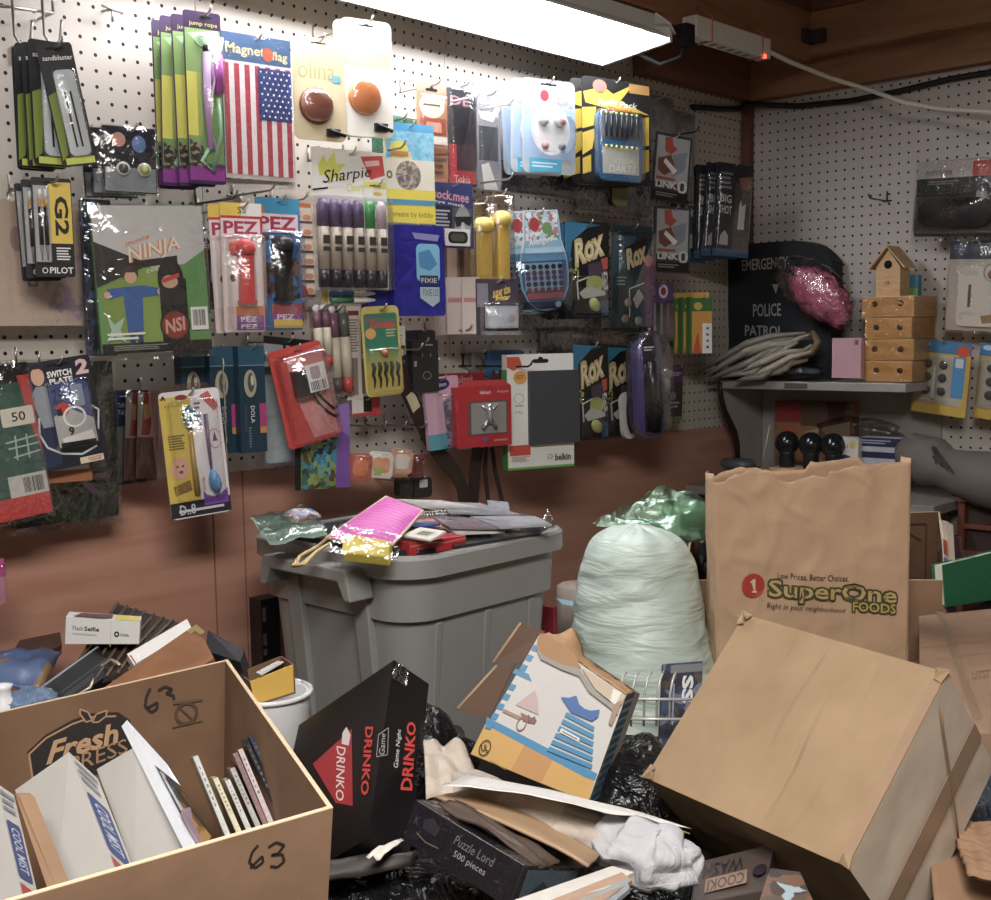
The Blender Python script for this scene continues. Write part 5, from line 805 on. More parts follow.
mb=blob(pc+Vector((-.1,.6,.6)),1.6,5.2,2.6,clear(base=.07,bump=.9,bscale=45,gain=.45),5,.2,1.4,rot=R); mb.build('clear_bag',po,pc)
# grey plumes / gloves spilling off the shelf end
rg=random.Random(5); base=atX(800,352,7.5)
go=empty('glove_bundle',base,'bundle of pale grey gloves and feathers spilling over the left shelf end','gloves')
ends=[(700,372,10.5),(706,376,11),(716,366,10),(730,362,9.5),(742,372,10.5),(752,378,10.2),(762,377,9.6)]
st=[(806,333,7),(800,340,7.5),(812,338,7),(795,345,8),(806,350,8.5),(812,352,8.5),(808,360,8)]
ends+=[(708,380,10.8),(726,370,9.0),(736,381,10.6),(770,372,9.2),(722,377,10.2)]; st+=[(803,336,7.2),(811,334,7.4),(801,356,8.6),(812,345,7.8),(798,342,8.1)]
for k,(e,s) in enumerate(zip(ends,st)):
    A=atX(*s); B=atX(*e); Mi=(A+B)/2+Vector((-.4,.3,1.0-.2*k)); mb=MB()
    mb.tube([A,A.lerp(Mi,.6)+Vector((0,0,.3)),Mi,Mi.lerp(B,.55)+Vector((0,0,.1)),B],[.42,.9,1.1,.85,.25],M(['#8d867d','#a19a8e','#7a746c','#99917f','#a8a093','#b0a795','#8f8878'][k%7],.8,0,.2,70,.4,120),10,flat=.4); mb.build('plume',go,base)
mb=MB(); p=[atX(*q) for q in ((812,332,7.6),(818,342,8),(812,352,8.2),(800,358,8.4))]; mb.tube(p,[.3,.4,.4,.2],M('#77603f',.7),8); mb.build('tan_cuff',go,base)
mb=MB(); q=atX(795,372,8.0); 
bg=blob(q,1.2,3.2,.8,clear('#8f9496',.12,.15,.8),7,.2,1.6); tag(bg.build('clear_bag',at=q),'clear crumpled plastic packet lying at the front of the shelf below the gloves','bag')
# pink box
def ybox(pl,d,depth,name,label,cat,m,art=None,bev=.04):
    """box standing against the right wall side: front face given by px rect (l,r,t,b) at x=-d"""
    l,r,t,b=pl; A=atX(l,(t+b)/2,d); B=atX(r,(t+b)/2,d); z1=atX((l+r)/2,t,d).z; z0=atX((l+r)/2,b,d).z
    mb=MB(); mb.box((-d,B.y,z0),(-d+depth,A.y,z1),m); f=Face(mb,(-d,A.y,z1),(0,B.y-A.y,0),(0,0,z0-z1),(-1,0,0),lift=.01)
    if art: art(f)
    return tag(mb.build(name,at=(-d+depth/2,(A.y+B.y)/2,z0)),label,cat)
ybox((832,861,338,378),8,1.5,'pink_carton','plain pink box standing at the front of the shelf beside the wooden blocks','box',M('#c59aa4',.5),lambda f:(f.lines(.75,.05,.95,.2,3,M('#8a5f66',.5)),f.e(.85,.12,.06,.05,M('#6f4a50',.5))))
# stacked wooden birdhouse kits wrapped in plastic, with one finished birdhouse on top
WD=wood('#c49a64','#d8b47c',(1,1,4),.5,20,'pine'); 
TAPE=clear('#f4e6d0',.08,.15,.8,50,.4)
rows=[(862,914,297,316),(865,912,316,336),(862,914,336,357),(865,912,357,378)]
for k,(l,r,t,b) in enumerate(rows):
    d=7.2; A=atX(l,(t+b)/2,d); B=atX(r,(t+b)/2,d); z1=ST+(4-k)*2.12; z0=z1-2.12+.06
    root=empty('wooden_block',(-5,(A.y+B.y)/2,z0),['topmost wooden block wrapped in shiny film, under the birdhouse','second wooden block from the top of the stack on the shelf','third wooden block from the top of the stack on the shelf','bottom wooden block of the stack, standing on the shelf'][k],'wooden block','stacked wooden blocks')
    mb=MB(); mb.box((-d,B.y,z0),(-1.6,A.y,z1),WD); mb.build('block',root,(-5,(A.y+B.y)/2,z0),bevel=.06)
    for u in (.25,.75):
        mb=MB(); y=A.y+(B.y-A.y)*u; z=(z0+z1)/2+(.1 if k else .3); mb.lathe((-d,y,z),[(.3,0),(.3,.05),(.01,.06)],M('#5a4020',.7),12,(-1,0,0)); mb.build('hole',root,(-5,(A.y+B.y)/2,z0))
    mb=MB(); mb.grid(lambda u,v:(-d-.12-.12*abs(noise.noise(Vector((u*6,v*4,k)))),A.y+.1+(B.y-A.y-.2)*u,z1-.05+(z0-z1+.1)*v),12,6,TAPE); mb.grid(lambda u,v:(-d-.1+5.2*u,B.y-.1-.1*abs(noise.noise(Vector((u*6,v*4,k+9)))),z1+(z0-z1+.1)*v),12,6,TAPE); mb.build('plastic_wrap',root,(-5,(A.y+B.y)/2,z0))
p=atX(890,297,5.6); z0=ST+4*2.12+.02; bt=atX(891,247,5.6).z; y0_=atX(876,285,5.6).y; y1_=atX(900,285,5.6).y; ym=(y0_+y1_)/2; ew=abs(y0_-y1_)/2; ez=atX(890,265,5.6).z
bh=empty('birdhouse',(-4.6,ym,z0),'small unpainted wooden birdhouse on top of the stacked blocks','birdhouse'); O=(-4.6,ym,z0)
mb=MB(); mb.slab([(-5.6,ym-ew,z0),(-5.6,ym+ew,z0),(-5.6,ym+ew,ez-.2),(-5.6,ym,bt-.25),(-5.6,ym-ew,ez-.2)],(2.2,0,0),WD); mb.build('body',bh,O)
for s in (-1,1):
    mb=MB(); e=1.45; mb.obox((-6.0,ym,bt-.02),(2.9,0,0),(0,s*(ew+.55),-(bt-ez)-.35),(0,s*.0,.2),WD); mb.build('roof_panel',bh,O)
mb=MB(); mb.lathe((-5.62,ym,ez+.05),[(.42,0),(.42,.03),(.01,.03)],M('#120d08',.9),16,(-1,0,0)); mb.build('entrance_hole',bh,O)
mb=MB(); mb.tube([(-5.6,ym,z0+1.4),(-6.1,ym,z0+1.4)],.13,WD,8); mb.build('perch',bh,O)
ybox((905,918,275,299),3.4,.8,'small_carton','small blue and green box behind the birdhouse','box',M('#2f7f9c',.5),lambda f:f.r(0,.55,1,1,M('#6f9a4a',.5)))
# hanging goods, right wall
hk(887,201,0,3.8,'empty wire hook left of the black mouse pack on the right wall','R',.4,WIRED)
c=Card('mouse_pack','black and clear pack with a rounded black device, top right','pack',(919,1010,160,236),3.6,-16,4,0,'#2f3436',q=.04,wall='R',t=.3); c.r(0,0,1,.22,M('#b9b0a6',.4)); c.r(.62,.02,.85,.26,M('#b8452f',.4)); c.t(.1,.12,.4,.18,'memorex',M('#4a4640',.5)); c.r(0,.22,1,.45,M('#23282a',.4)); c.lines(.12,.26,.5,.32,2,M('#7d8384',.5)); c.rr(.68,.42,.8,.54,M('#cfcbc4',.4),.1)
f=c.slabpart('device',.08,.5,.9,.88,.6,M('#17181b',.3),.5); f.p([(.42,.3),(.56,.25),(.54,.7),(.44,.75)],M('#3f1f22',.4)); c.blister(.03,.4,.97,.97,1.0,.2); c.bag(.02,.06,.3); c.hook(.7).done()
c=Card('switch_plate_card','cream switch plate on a card with a dark blue header, right edge','switch plate',(950,1012,241,331),3.4,-10,3,0,'#bdb5a6',q=.02,wall='R'); c.r(0,0,1,.2,M('#2b3648',.4)); c.t(.5,.06,.95,.16,'SWITCH',M('#c9c9c4',.4)); c.lines(.06,.04,.25,.1,2,M('#4f6a86',.5)); f=c.slabpart('switch_plate',.2,.28,1.0,.95,.3,M('#cbc3b2',.35),.12); f.r(.22,.3,.28,.68,M('#5f584c',.5)); f.e(.75,.14,.16,.1,M('#8a5a52',.4)); f.p([(.5,.82),(.8,.78),(.95,.9),(.55,.95)],M('#9a7a4a',.4)); f.ring(.8,.1,.3,.18,.1,M('#8f887a',.4)); c.bag(.02,.03,.25); c.hook(.7).done()
for b,lb in (((917,972,341,415),'blue and yellow card of grey round felt pads, left one on the right wall'),((980,1036,345,422),'blue and yellow card of round felt pads cut off at the right edge')):
    c=Card('felt_pad_card',lb,'card',b,3.4,-12,5,0,'#c9a53a','felt pad cards',q=.03,wall='R'); c.r(0,0,1,.17,M('#3f7fae',.4)); c.e(.15,.06,.1,.035,M('#b9d3e6',.4)); c.r(.03,.2,.9,.86,M('#b7b09c',.4)); c.p([(.7,.2),(.92,.2),(.92,.75),(.7,.75)],M('#4a8fc0',.4)); c.r(.74,.22,.88,.34,M('#cfd0d0',.4)); c.e(.86,.12,.12,.08,M('#cf5238',.4))
    for i in range(2):
        for j in range(3):
            mb=c.part('felt_pad'); mb.lathe((c.X(.26+.28*i),-.1,c.Z(.32+.18*j)),[(.42,0),(.42,.18),(.34,.25),(.02,.26)],M('#3c4148',.6),14,(0,-1,0))
    mb=c.part('strip'); mb.box((c.X(.4),-.5,c.Z(.78)),(c.X(.44),-.35,c.Z(.34)),LG); c.blister(.05,.22,.7,.85,.6,.2); c.hook(.7).done()
# lower shelf goods
LS=-16.4
ybox((775,850,402,462),2.6,2,'brown_carton','tan and brown carton with a red square behind the black globes','box',M('#93663c',.6),lambda f:(f.r(0,0,.35,.35,M('#8f2f30',.5)),f.r(.35,0,1,.4,M('#5a4636',.5)),f.p([(.7,.0),(.95,.0),(.92,.3),(.72,.3)],M('#3f2326',.5)),f.r(.12,.45,.28,.65,M('#b8502c',.5)),f.p([(.4,.5),(1,.3),(1,.6),(.5,.8)],M('#a8917a',.5))))
mb=MB(); A=atX(770,462,9.5); B=atX(850,462,9.5); ty=A.y; by=B.y
mb.box((-9.6,by,LS+.02),(-6.0,ty,LS+2.0),WD); tag(mb.build('wooden_tray',at=(-8,(ty+by)/2,LS)),'narrow wooden tray carrying the black globes on the lower shelf','tray')
for k,px in enumerate((787,811,833)):
    p=atX(px,450,8.2); s=1.28; z=LS+2.02
    g=empty('globe_ornament',(p.x,p.y,z),['left glossy black globe on the wooden tray','middle glossy black globe on the wooden tray','right glossy black globe, half hidden by the small white and blue box'][k],'globe','black globes on the wooden tray')
    mb=MB(); mb.lathe((p.x,p.y,z),[(.8,0),(.85,.3),(.75,1.4),(.9,1.6)],M('#202325',.3),16); mb.build('base',g,(p.x,p.y,z))
    mb=MB(); mb.lathe((p.x,p.y,z+2.5),[(s*math.sin(t),-s*math.cos(t)) for t in [.15+k2*.28 for k2 in range(11)]],M('#3a3f42',.16,.75),20); mb.build('globe',g,(p.x,p.y,z))
ybox((829,858,438,482),8.0,2,'bulb_box','small white and dark blue box with light digits beside the black globes','box',M('#c9c6c0',.5),lambda f:(f.e(.5,.75,.55,.38,M('#262a5e',.5)),f.t(.2,.5,.85,.66,'240',M('#d9d9e0',.5),.03),f.t(.22,.14,.66,.22,'Mead',M('#a8423c',.5)),f.e(.82,.14,.1,.09,M('#c9b53a',.5))))
ybox((859,900,438,482),7.2,2,'striped_carton','dark blue and white striped box right of the white and blue box','box',M('#a9abb2',.5),lambda f:(f.r(0,0,1,.2,M('#23264a',.5)),f.r(0,.32,1,.46,M('#23264a',.5)),f.lines(.05,.05,.8,.16,2,M('#9a9ab4',.5)),f.r(0,.7,.12,1,M('#7d7a74',.5))))
q=atX(858,432,2.8); bg=blob(q,1.2,4.5,1.6,clear('#dcdad4',.05,.25,.8,40,.25),11,.25,1.5); tag(bg.build('clear_bag',at=q),'dull crumpled clear bag lying behind the boxes on the lower shelf','bag')
# grey roll tied with wire
a=atX(898,446,6.5); b=atX(1020,486,9.5); ro=empty('fabric_roll',a,'thick dark grey tied roll leaning across the lower shelf at right','roll')
mb=MB(); d=(b-a); mb.tube([a+d*t+Vector((0,0,-.6*math.sin(t*3.1))) for t in (0,.1,.3,.42,.55,.75,1)],[.5,2.0,2.5,1.9,2.2,2.7,2.6],M('#6a625c',.7,0,.15,40,.3,60),16); mb.build('roll',ro,a)
mb=MB()
for s in range(5):
    c0=a+d*(.36+.04*s)+Vector((0,0,-.6)); mb.tube([c0+Vector((-.2*s-2.0*math.cos(t)*.8,math.sin(t)*1.2-.2*s*math.cos(t*2),2.15*math.sin(t)+.3*math.sin(t*3+s))) for t in [k*.42 for k in range(16)]],.13,M('#2e2a28',.4),6)
mb.build('wire_tie',ro,a)
# wooden drawer unit
p=atX(958,510,9); dz=atX(975,497,9).z
du=empty('drawer_unit',(-6,p.y-3.5,BZ),'reddish brown small wooden unit with dark openings at the right edge','cabinet'); RB=M('#6f3a28',.5,0,.12,30)
O=(-6,p.y-3.5,BZ); yA,yB=p.y,p.y-9
for nm,(a,b) in {'top':((-9.4,yB,dz-.5),(-1,yA,dz)),'side':((-9,yA-.6,BZ),(-1,yA,dz-.5)),'back':((-1.4,yB,BZ),(-1,yA-.6,dz-.5))}.items():
    mb=MB(); mb.box(a,b,RB); mb.build(nm,du,O)
for k in range(3):
    mb=MB(); z=dz-2.6-2.5*k; mb.box((-9,yB,z-.45),(-1.4,yA-.6,z),RB); mb.build('rail',du,O)
    mb=MB(); mb.box((-8.4,yB,z),(-8.2,yA-.7,z+1.9),M('#3a2a22',.6)); mb.build('drawer_front',du,O)
# grey oval handle object at left end of lower shelf
q=atX(738,464,9); mb=MB(); mb.lathe(q,[(.2,-.62),(1.3,-.58),(1.75,-.2),(1.75,.2),(1.4,.55),(.2,.6)],M('#4d555b',.35),24,sx=.8,sy=1.15); mb.lathe(q+Vector((0,0,-2.4)),[(1.2,0),(1.2,1.9)],M('#3a3f42',.4),16); tag(mb.build('scale_dish',at=q),'dark grey oval-topped stand at the left end of the lower shelf','stand')
mb=MB(); mb.tube([atX(770,425,8),atX(762,462,8.5)],.06,M('#c9c0b4',.4),5); tag(mb.build('thin_stick',at=atX(770,425,8)),'thin pale stick leaning above the oval-topped stand','stick')
# ============================================================ the pile in the foreground
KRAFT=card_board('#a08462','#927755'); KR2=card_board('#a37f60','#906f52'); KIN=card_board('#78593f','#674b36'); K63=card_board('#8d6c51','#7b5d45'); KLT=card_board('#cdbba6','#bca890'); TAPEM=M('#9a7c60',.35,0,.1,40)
EDGE=M('#d9bf98',.8)
V=Vector
def quadslab(pts,th,name,label,cat,m,parent=None,group=None,edge=None,art=None,out=None):
    """pts: four 3D corners TL,TR,BR,BL of the upper/front face; th inches thick, away from the viewer"""
    P=[V(p) for p in pts]; n=(P[1]-P[0]).cross(P[3]-P[0]).normalized()
    if n.dot(P[0]-C)<0: n=-n
    if out is not None and n.dot(V(out))>0: n=-n
    mb=MB(); mb.hexa([p+n*th for p in P]+P,m)
    if art:
        f=Face(mb,P[0],P[1]-P[0],P[3]-P[0],-n); art(f)
    o=mb.build(name,parent,P[0]) if parent is not None else mb.build(name,at=P[0])
    if parent is None and label: tag(o,label,cat,group)
    return o
D_=lambda q: atD(*q)
# ---- front left carton "63"
FR=atD(333,808,38); BR=atD(228,660,54); BL=BR+(atD(0,712,50)-BR)*1.55; FL=FR+(atD(30,896,33)-FR)*1.6
cen=(FR+BR+BL+FL)/4; dn=V((0,0,-10.3))
def inset(p): k=(cen-p); k.z=0; return p+dn+k*.09
bFR,bBR,bBL,bFL=map(inset,(FR,BR,BL,FL))
ctn=empty('cardboard_box',bFR,'open brown cardboard box marked 63, front left, holding white cartons and discs','box')
def wall(a,b,c,d,t=.16,art=None,art_in=None,name='side_panel'):
    n=(b-a).cross(d-a).normalized(); k=(cen+dn*.5)-(a+b+c+d)/4
    if n.dot(k)<0: n=-n
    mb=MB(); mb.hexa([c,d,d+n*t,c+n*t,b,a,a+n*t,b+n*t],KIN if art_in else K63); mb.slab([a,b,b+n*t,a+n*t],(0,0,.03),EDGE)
    if art: f=Face(mb,a,b-a,d-a,-n,.01); art(f)
    if art_in: f=Face(mb,a+n*t,b-a,d-a,n,.01); art_in(f)
    mb.build(name,ctn,bFR)
INK=M('#241d18',.7)
def stroke(f,pts,w=.09,m=INK): f.pl(pts,w,m)
def art63(f): stroke(f,[(258,845),(252,852),(249,862),(255,868),(263,862),(262,856),(250,868)]); stroke(f,[(268,847),(276,842),(284,845),(278,853),(271,855),(282,854),(284,861),(277,867),(270,866)])
def artfresh(f):
    f.pp([(27,752),(45,735),(72,720),(92,713),(118,712),(130,720),(133,740),(128,770),(36,784)],M('#221c19',.6)); f.pl([(33,782),(29,754),(46,738),(72,724),(92,717),(116,716)],.08,M('#a57d57',.7))
    for q in ([(86,722),(80,714),(80,709),(88,712),(92,720)],[(92,722),(96,714),(107,710),(106,716),(98,722)]): f.pp(q,M('#221c19',.6)); f.pl(q+[q[0]],.07,M('#a57d57',.7))
    f.pt([(48,742),(116,722),(120,742),(46,765)],'Fresh',M('#b08a62',.7),.03,.25); f.pt([(70,757),(126,738),(128,752),(68,774)],'PRESS',M('#9a7450',.7),.0)
    f.pl([(150,688),(146,697),(145,706),(151,712),(157,708),(157,702),(147,708)],.12,INK); f.pl([(158,690),(165,686),(172,689),(166,693),(173,695),(174,699)],.12,INK)
    u,v=f.uv(186,713); f.ring(u,v,.035,.05,.25,M('#4a3626',.7)); f.pl([(180,708),(192,719)],.08,M('#4a3626',.7)); f.pl([(173,703),(202,699)],.12,M('#5a4430',.7)); f.pl([(172,727),(202,720)],.05,M('#5a4430',.7))
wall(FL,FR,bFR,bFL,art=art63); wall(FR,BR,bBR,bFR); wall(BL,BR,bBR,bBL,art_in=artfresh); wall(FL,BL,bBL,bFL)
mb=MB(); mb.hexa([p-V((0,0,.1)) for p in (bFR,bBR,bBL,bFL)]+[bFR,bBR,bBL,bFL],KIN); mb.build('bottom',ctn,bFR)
# contents: white cartons leaning to the right
OFFW=M('#c6c3bc',.45,0,.06,30); BLABEL=M('#2b4580',.4)
def leaner(fq,sq,floor_d,name,label,strip=None,depth=None):
    """fq: TL,TR,BR,BL of the big face as (px,py,D); sq: (px,py,D) of the far top corner of the narrow side"""
    P=[D_(q) for q in fq]; s=D_(sq)-P[1]
    dl=(P[3]-P[0]); dr=(P[2]-P[1]); k=max(1.0,(BZ+.5-P[0].z)/dl.z) if dl.z<0 else 1
    mb=MB(); A=[P[0],P[1],P[1]+dr,P[0]+dl]; mb.hexa([A[3],A[2],A[2]+s,A[3]+s,A[0],A[1],A[1]+s,A[0]+s],OFFW)
    n=(A[1]-A[0]).cross(A[3]-A[0]).normalized()
    fs=Face(mb,A[1],s,dr,None,.01)
    if fs.n.dot(C-A[1])<0: fs.n=-fs.n
    if strip: strip(fs)
    o=mb.build(name,at=(A[3]+A[2])/2+s/2,bevel=.05); tag(o,label,'carton','white cartons in the 63 box'); return o
def cool(f): f.rr(.08,.3,.85,.78,BLABEL,.15); f.tq([(.72,.35),(.72,.72),(.25,.72),(.25,.35)],'COOL MIST',M('#cfd4e0',.4),.01); f.p([(.05,.82),(.95,.86),(.95,.99),(.05,.99)],M('#b8323a',.4)); f.lines(.1,.05,.9,.25,3,M('#8a8a94',.5))
leaner([(15,790,46),(69,752,45),(118,878,42),(56,900,43)],(98,779,46),0,'white_carton','white carton with a blue side label, second from the left in the 63 box',cool)
leaner([(96,769,48.2),(137,745,47.2),(184,852,44.2),(134,872,45.2)],(150,754,48.2),0,'white_carton','plain white carton with faint handwriting, under the leaning case in the 63 box',None)
leaner([(-60,815,42),(-4,783,41),(24,905,38),(-30,935,39)],(14,795,42),0,'white_carton','white carton with a blue side label, leftmost in the 63 box',cool)
quadslab([D_((15,793,42.2)),D_((20,797,42)),D_((58,892,40)),D_((50,896,40))],.6,'cardboard_divider','strip of brown cardboard wedged between the two labelled white cartons','cardboard',KR2)
# leaning case, discs
cs=empty('display_case',D_((198,855,43.2)),'white-edged picture case leaning over the white cartons in the 63 box','case')
A=[D_((127,720,48)),D_((167,764,47.4)),D_((216,842,44.6)),D_((198,859,43.2))]
n=(A[1]-A[0]).cross(A[3]-A[0]).normalized(); n=n if n.dot(A[0]-C)>0 else -n
qq=lambda u,v:(A[0]*(1-u)+A[1]*u)*(1-v)+(A[3]*(1-u)+A[2]*u)*v
mb=MB(); mb.hexa([p+n*.35 for p in (A[3],A[2],A[1],A[0])]+[A[3],A[2],A[1],A[0]],M('#dfe3ea',.35))
for (u0,v0,u1,v1),m,l in (((.22,.3,1,.99),M('#3a3734',.35),.01),((.3,.36,.95,.95),busy(['#8a6434','#6b4a28','#a07a40','#4a3a28'],50),.02),((.28,.34,.42,.97),M('#aeb2b8',.25),.03)):
    mb.poly([qq(a,b)-n*l for a,b in ((u0,v0),(u1,v0),(u1,v1),(u0,v1))],m)
mb.build('cover',cs,D_((198,855,43.2)))
mb=MB(); mb.hexa([D_((181,815,44.5)),D_((190,812,45.5)),D_((213,845,45.5)),D_((200,850,43.6))]+[p+V((0,0,.12)) for p in (D_((181,813,44.5)),D_((190,810,45.5)),D_((213,843,45.5)),D_((200,848,43.6)))],M('#b39aa8',.25)); mb.build('clear_tray',cs,D_((198,855,43.2)))
Rr0=V((rt.x,rt.y,0)).normalized()
cols=['#b9bab4','#c2bd9c','#b4b4ae','#a3a09a','#8a6a6a','#c0b0b0','#2a2c33','#3a4050']
tops=[(193,757,46),(213,779,45.6),(225,781,45.8),(230,769,46.6),(233,754,47.2),(238,750,47.3),(243,740,47.6),(249,737,47.8)]
bots=[(226,838,43.6),(236,832,43.6),(247,832,43.6),(256,828,44),(263,825,44.2),(268,822,44.3),(279,818,44.4),(285,816,44.4)]
side=(FR-BR); 
dl_=['grey-white disc case, leftmost of the row in the 63 box','cream disc case, second of the row in the 63 box','light grey disc case, third of the row in the 63 box','short grey disc case in the middle of the row in the 63 box','dull red disc case left of the pinkish one in the 63 box','pinkish disc case beside the two black cases in the 63 box','black disc case with a blue edge, left of the last one in the 63 box','black disc case at the right end of the row in the 63 box']
for k,(a,b) in enumerate(zip(tops,bots)):
    a,b=D_(a),D_(b); w=V((.78,.1,0))*.31; back=V((-.35,.9,-.0))*4.6; back=(BL-BR).normalized()*-.2+V((0,0,0))
    dep=(BR-FR).normalized()*4.2; low=(b-a)*.35
    P=[a,a+w,b+w+low,b+low]; mb=MB(); vd=a-C; vd.z=0; dp=vd.normalized()*4.2-V((Rr0.x,Rr0.y,0))*.15+V((0,0,-1.5))
    mb.hexa([P[3],P[2],P[2]+dp,P[3]+dp,P[0],P[1],P[1]+dp,P[0]+dp],M(cols[k],.25)); f=Face(mb,P[0],P[1]-P[0],P[3]-P[0],None,.01)
    if f.n.dot(C-a)<0: f.n=-f.n
    f.r(.15,.06,.85,.94,M(cols[k],.5,0,.3,200)); f.lines(.3,.1,.7,.5,7,M('#6a6660',.5),.5,.6,k)
    tag(mb.build('disc_case',at=P[3]),dl_[k],'disc case','disc cases in the 63 box')
# ---- junk behind the carton at left
mb=MB(); q=atZ(100,690,-19); mb.box((-112,-18.5,BZ),(-92,-1.5,-19.2),M('#3a2a20',.7)); 
tag(mb.build('storage_crate',at=(-100,-12,BZ)),'dark crate under the loose goods behind the 63 box','crate')
sb=empty('light_box',D_((100,644,62)),'white small carton for a selfie light lying behind the 63 box','carton')
A=[D_((66,617,62)),D_((140,622,61)),D_((139,644,61)),D_((65,644,62))]; n=(A[1]-A[0]).cross(A[3]-A[0]).normalized(); n=n if n.dot(A[0]-C)>0 else -n
bk=n*1.6-V((rt.x,rt.y,0))*.75+V((0,0,.1)); mb=MB(); mb.hexa([A[3],A[2],A[2]+bk,A[3]+bk,A[0],A[1],A[1]+bk,A[0]+bk],M('#d6d5d2',.4)); f=Face(mb,A[0],A[1]-A[0],A[3]-A[0],-n,.01); f.t(.1,.3,.24,.46,'Flash',M('#5a5a60',.5)); f.t(.26,.3,.46,.46,'Selfie',M('#3a3a40',.5),.02); f.lines(.1,.55,.44,.68,1,M('#b9b9bb',.5)); f.ring(.7,.5,.035,.1,.5,BLK); f.t(.75,.43,.86,.56,'ihome',M('#5a5a60',.5)); f.line([(.62,.02),(.62,.98)],.03,M('#bdbcb9',.5))
f=Face(mb,A[0]+bk,A[1]-A[0],-bk,V((0,0,1)),.01); f.p([(.18,.1),(.62,.1),(.62,.8),(.1,.8)],M('#6a4a4a',.4)); f.r(.66,.15,.98,.9,M('#d9c84f',.4)); f.p([(.1,.7),(.6,.75),(.5,.95),(.12,.9)],M('#4a4446',.4)); mb.build('carton',sb,D_((100,644,62)),bevel=.03)
# wicker tray of dark slats behind
wt=empty('slatted_tray',D_((150,650,63)),'dark brown slatted tray standing behind the white selfie light carton','tray')
a,b,c_,d=[D_(q) for q in ((118,604,67),(192,627,64),(150,665,60),(62,690,59))]
mb=MB(); mb.hexa([p-V((0,0,.25)) for p in (a,b,c_,d)]+[a,b,c_,d],M('#2c211a',.6)); mb.build('frame',wt,D_((150,650,63)))
for k in range(9):
    t=k/8; mb=MB(); mb.tube([a.lerp(b,t)+V((0,0,.05)),(a.lerp(b,t)).lerp(d.lerp(c_,t),.5)+V((0,0,.22)),d.lerp(c_,t)+V((0,0,.05))],.1,M('#5a4634',.5),5); mb.build('slat',wt,D_((150,650,63)))
quadslab([D_((96,693,58)),D_((196,624,61)),D_((214,658,59)),D_((120,720,56))],.4,'wooden_board','brown wooden box side with a brass corner, rising behind the 63 box','board',wood('#7d5232','#946440',(1,1,3),.5,14),art=lambda f:(f.p([(.9,.0),(1,.02),(1,.35),(.95,.34),(.95,.16),(.9,.16)],M('#b9a268',.35,.5))))
quadslab([D_((127,654,60)),D_((187,619,62.5)),D_((192,629,61.8)),D_((134,665,59.5))],.5,'book','thin book with a red and blue spine resting on the wooden board','book',M('#d9d6d2',.4),art=lambda f:(f.r(.02,.2,.38,1,M('#a83a34',.4)),f.r(.38,.2,.62,1,M('#9a9aa0',.4)),f.r(.62,.2,.98,1,M('#2f3a6c',.4)),f.t(.1,.35,.3,.85,'red',WHT)))
quadslab([D_((208,630,64)),D_((244,650,62)),D_((240,662,61)),D_((205,650,62.5))],2.5,'dark_case','flat dark grey case right of the wooden board','case',M('#2c2b30',.35))
quadslab([D_((38,688,58)),D_((98,645,62)),D_((112,672,60)),D_((64,705,57))],.8,'black_device','black flat device with a silver edge lying left of the slatted tray','device',M('#17181b',.3),art=lambda f:(f.line([(0,.05),(1,.05)],.12,M('#8f9298',.3)),f.line([(.1,.6),(.9,.6)],.05,M('#5a5d64',.3)),f.ring(.06,.3,.03,.08,.4,M('#c9b98a',.3)),f.lines(.1,.75,.6,.9,2,M('#4a4d54',.4))))
mb=MB(); mb.tube([D_((70,700,57)),D_((90,688,58.5)),D_((98,668,60.5)),D_((112,660,60)),D_((120,665,59.5))],.09,M('#b9aa94',.3,.6),6); tag(mb.build('wire_loop',at=D_((70,700,57))),'loose pale wire loop lying on the black device','wire')
qd=[D_((-30,660,62)),D_((62,652,64)),D_((40,690,59)),D_((-40,705,57))]
def cl(u,v):
    p=(qd[0]*(1-u)+qd[1]*u)*(1-v)+(qd[3]*(1-u)+qd[2]*u)*v; return p+V((0,0,.5*noise.noise(V((u*4,v*3,1)))+.4*math.sin(math.pi*u)))
mb=MB(); mb.grid(cl,14,10,busy(['#4a5f86','#41557c','#8a6a44','#4a5f86','#3a4a6a','#6a4a44'],14)); tag(mb.build('blue_cloth',at=qd[1],solid=.15),'faded blue and tan cloth at the far left behind the 63 box','cloth')
mb=MB(); p=D_((4,706,55)); mb.lathe(p+V((0,0,-1)),[(.5,0),(.6,.3),(.6,1.1),(.35,1.4),(.35,1.8),(.45,2.0),(.1,2.1)],M('#dfe0e2',.3),14); tag(mb.build('white_bottle',at=p),'small white bottle at the left edge behind the 63 box','bottle')
blob(D_((25,706,56)),1.6,1.2,.8,wrinkled('#6f8aa8','#3f5a7c',.4,(1,1,1),60,.8),4,.25).build('crumpled_blue_bag',at=D_((25,706,56)))
tag(bpy.data.objects['crumpled_blue_bag'],'crumpled light blue plastic beside the white bottle at the left edge','bag')
quadslab([D_((20,640,70)),D_((60,632,72)),D_((62,645,70)),D_((0,672,66))],.5,'thin_lath','dark wooden lath leaning on the wall left of the white selfie light carton','lath',M('#4a3024',.6))
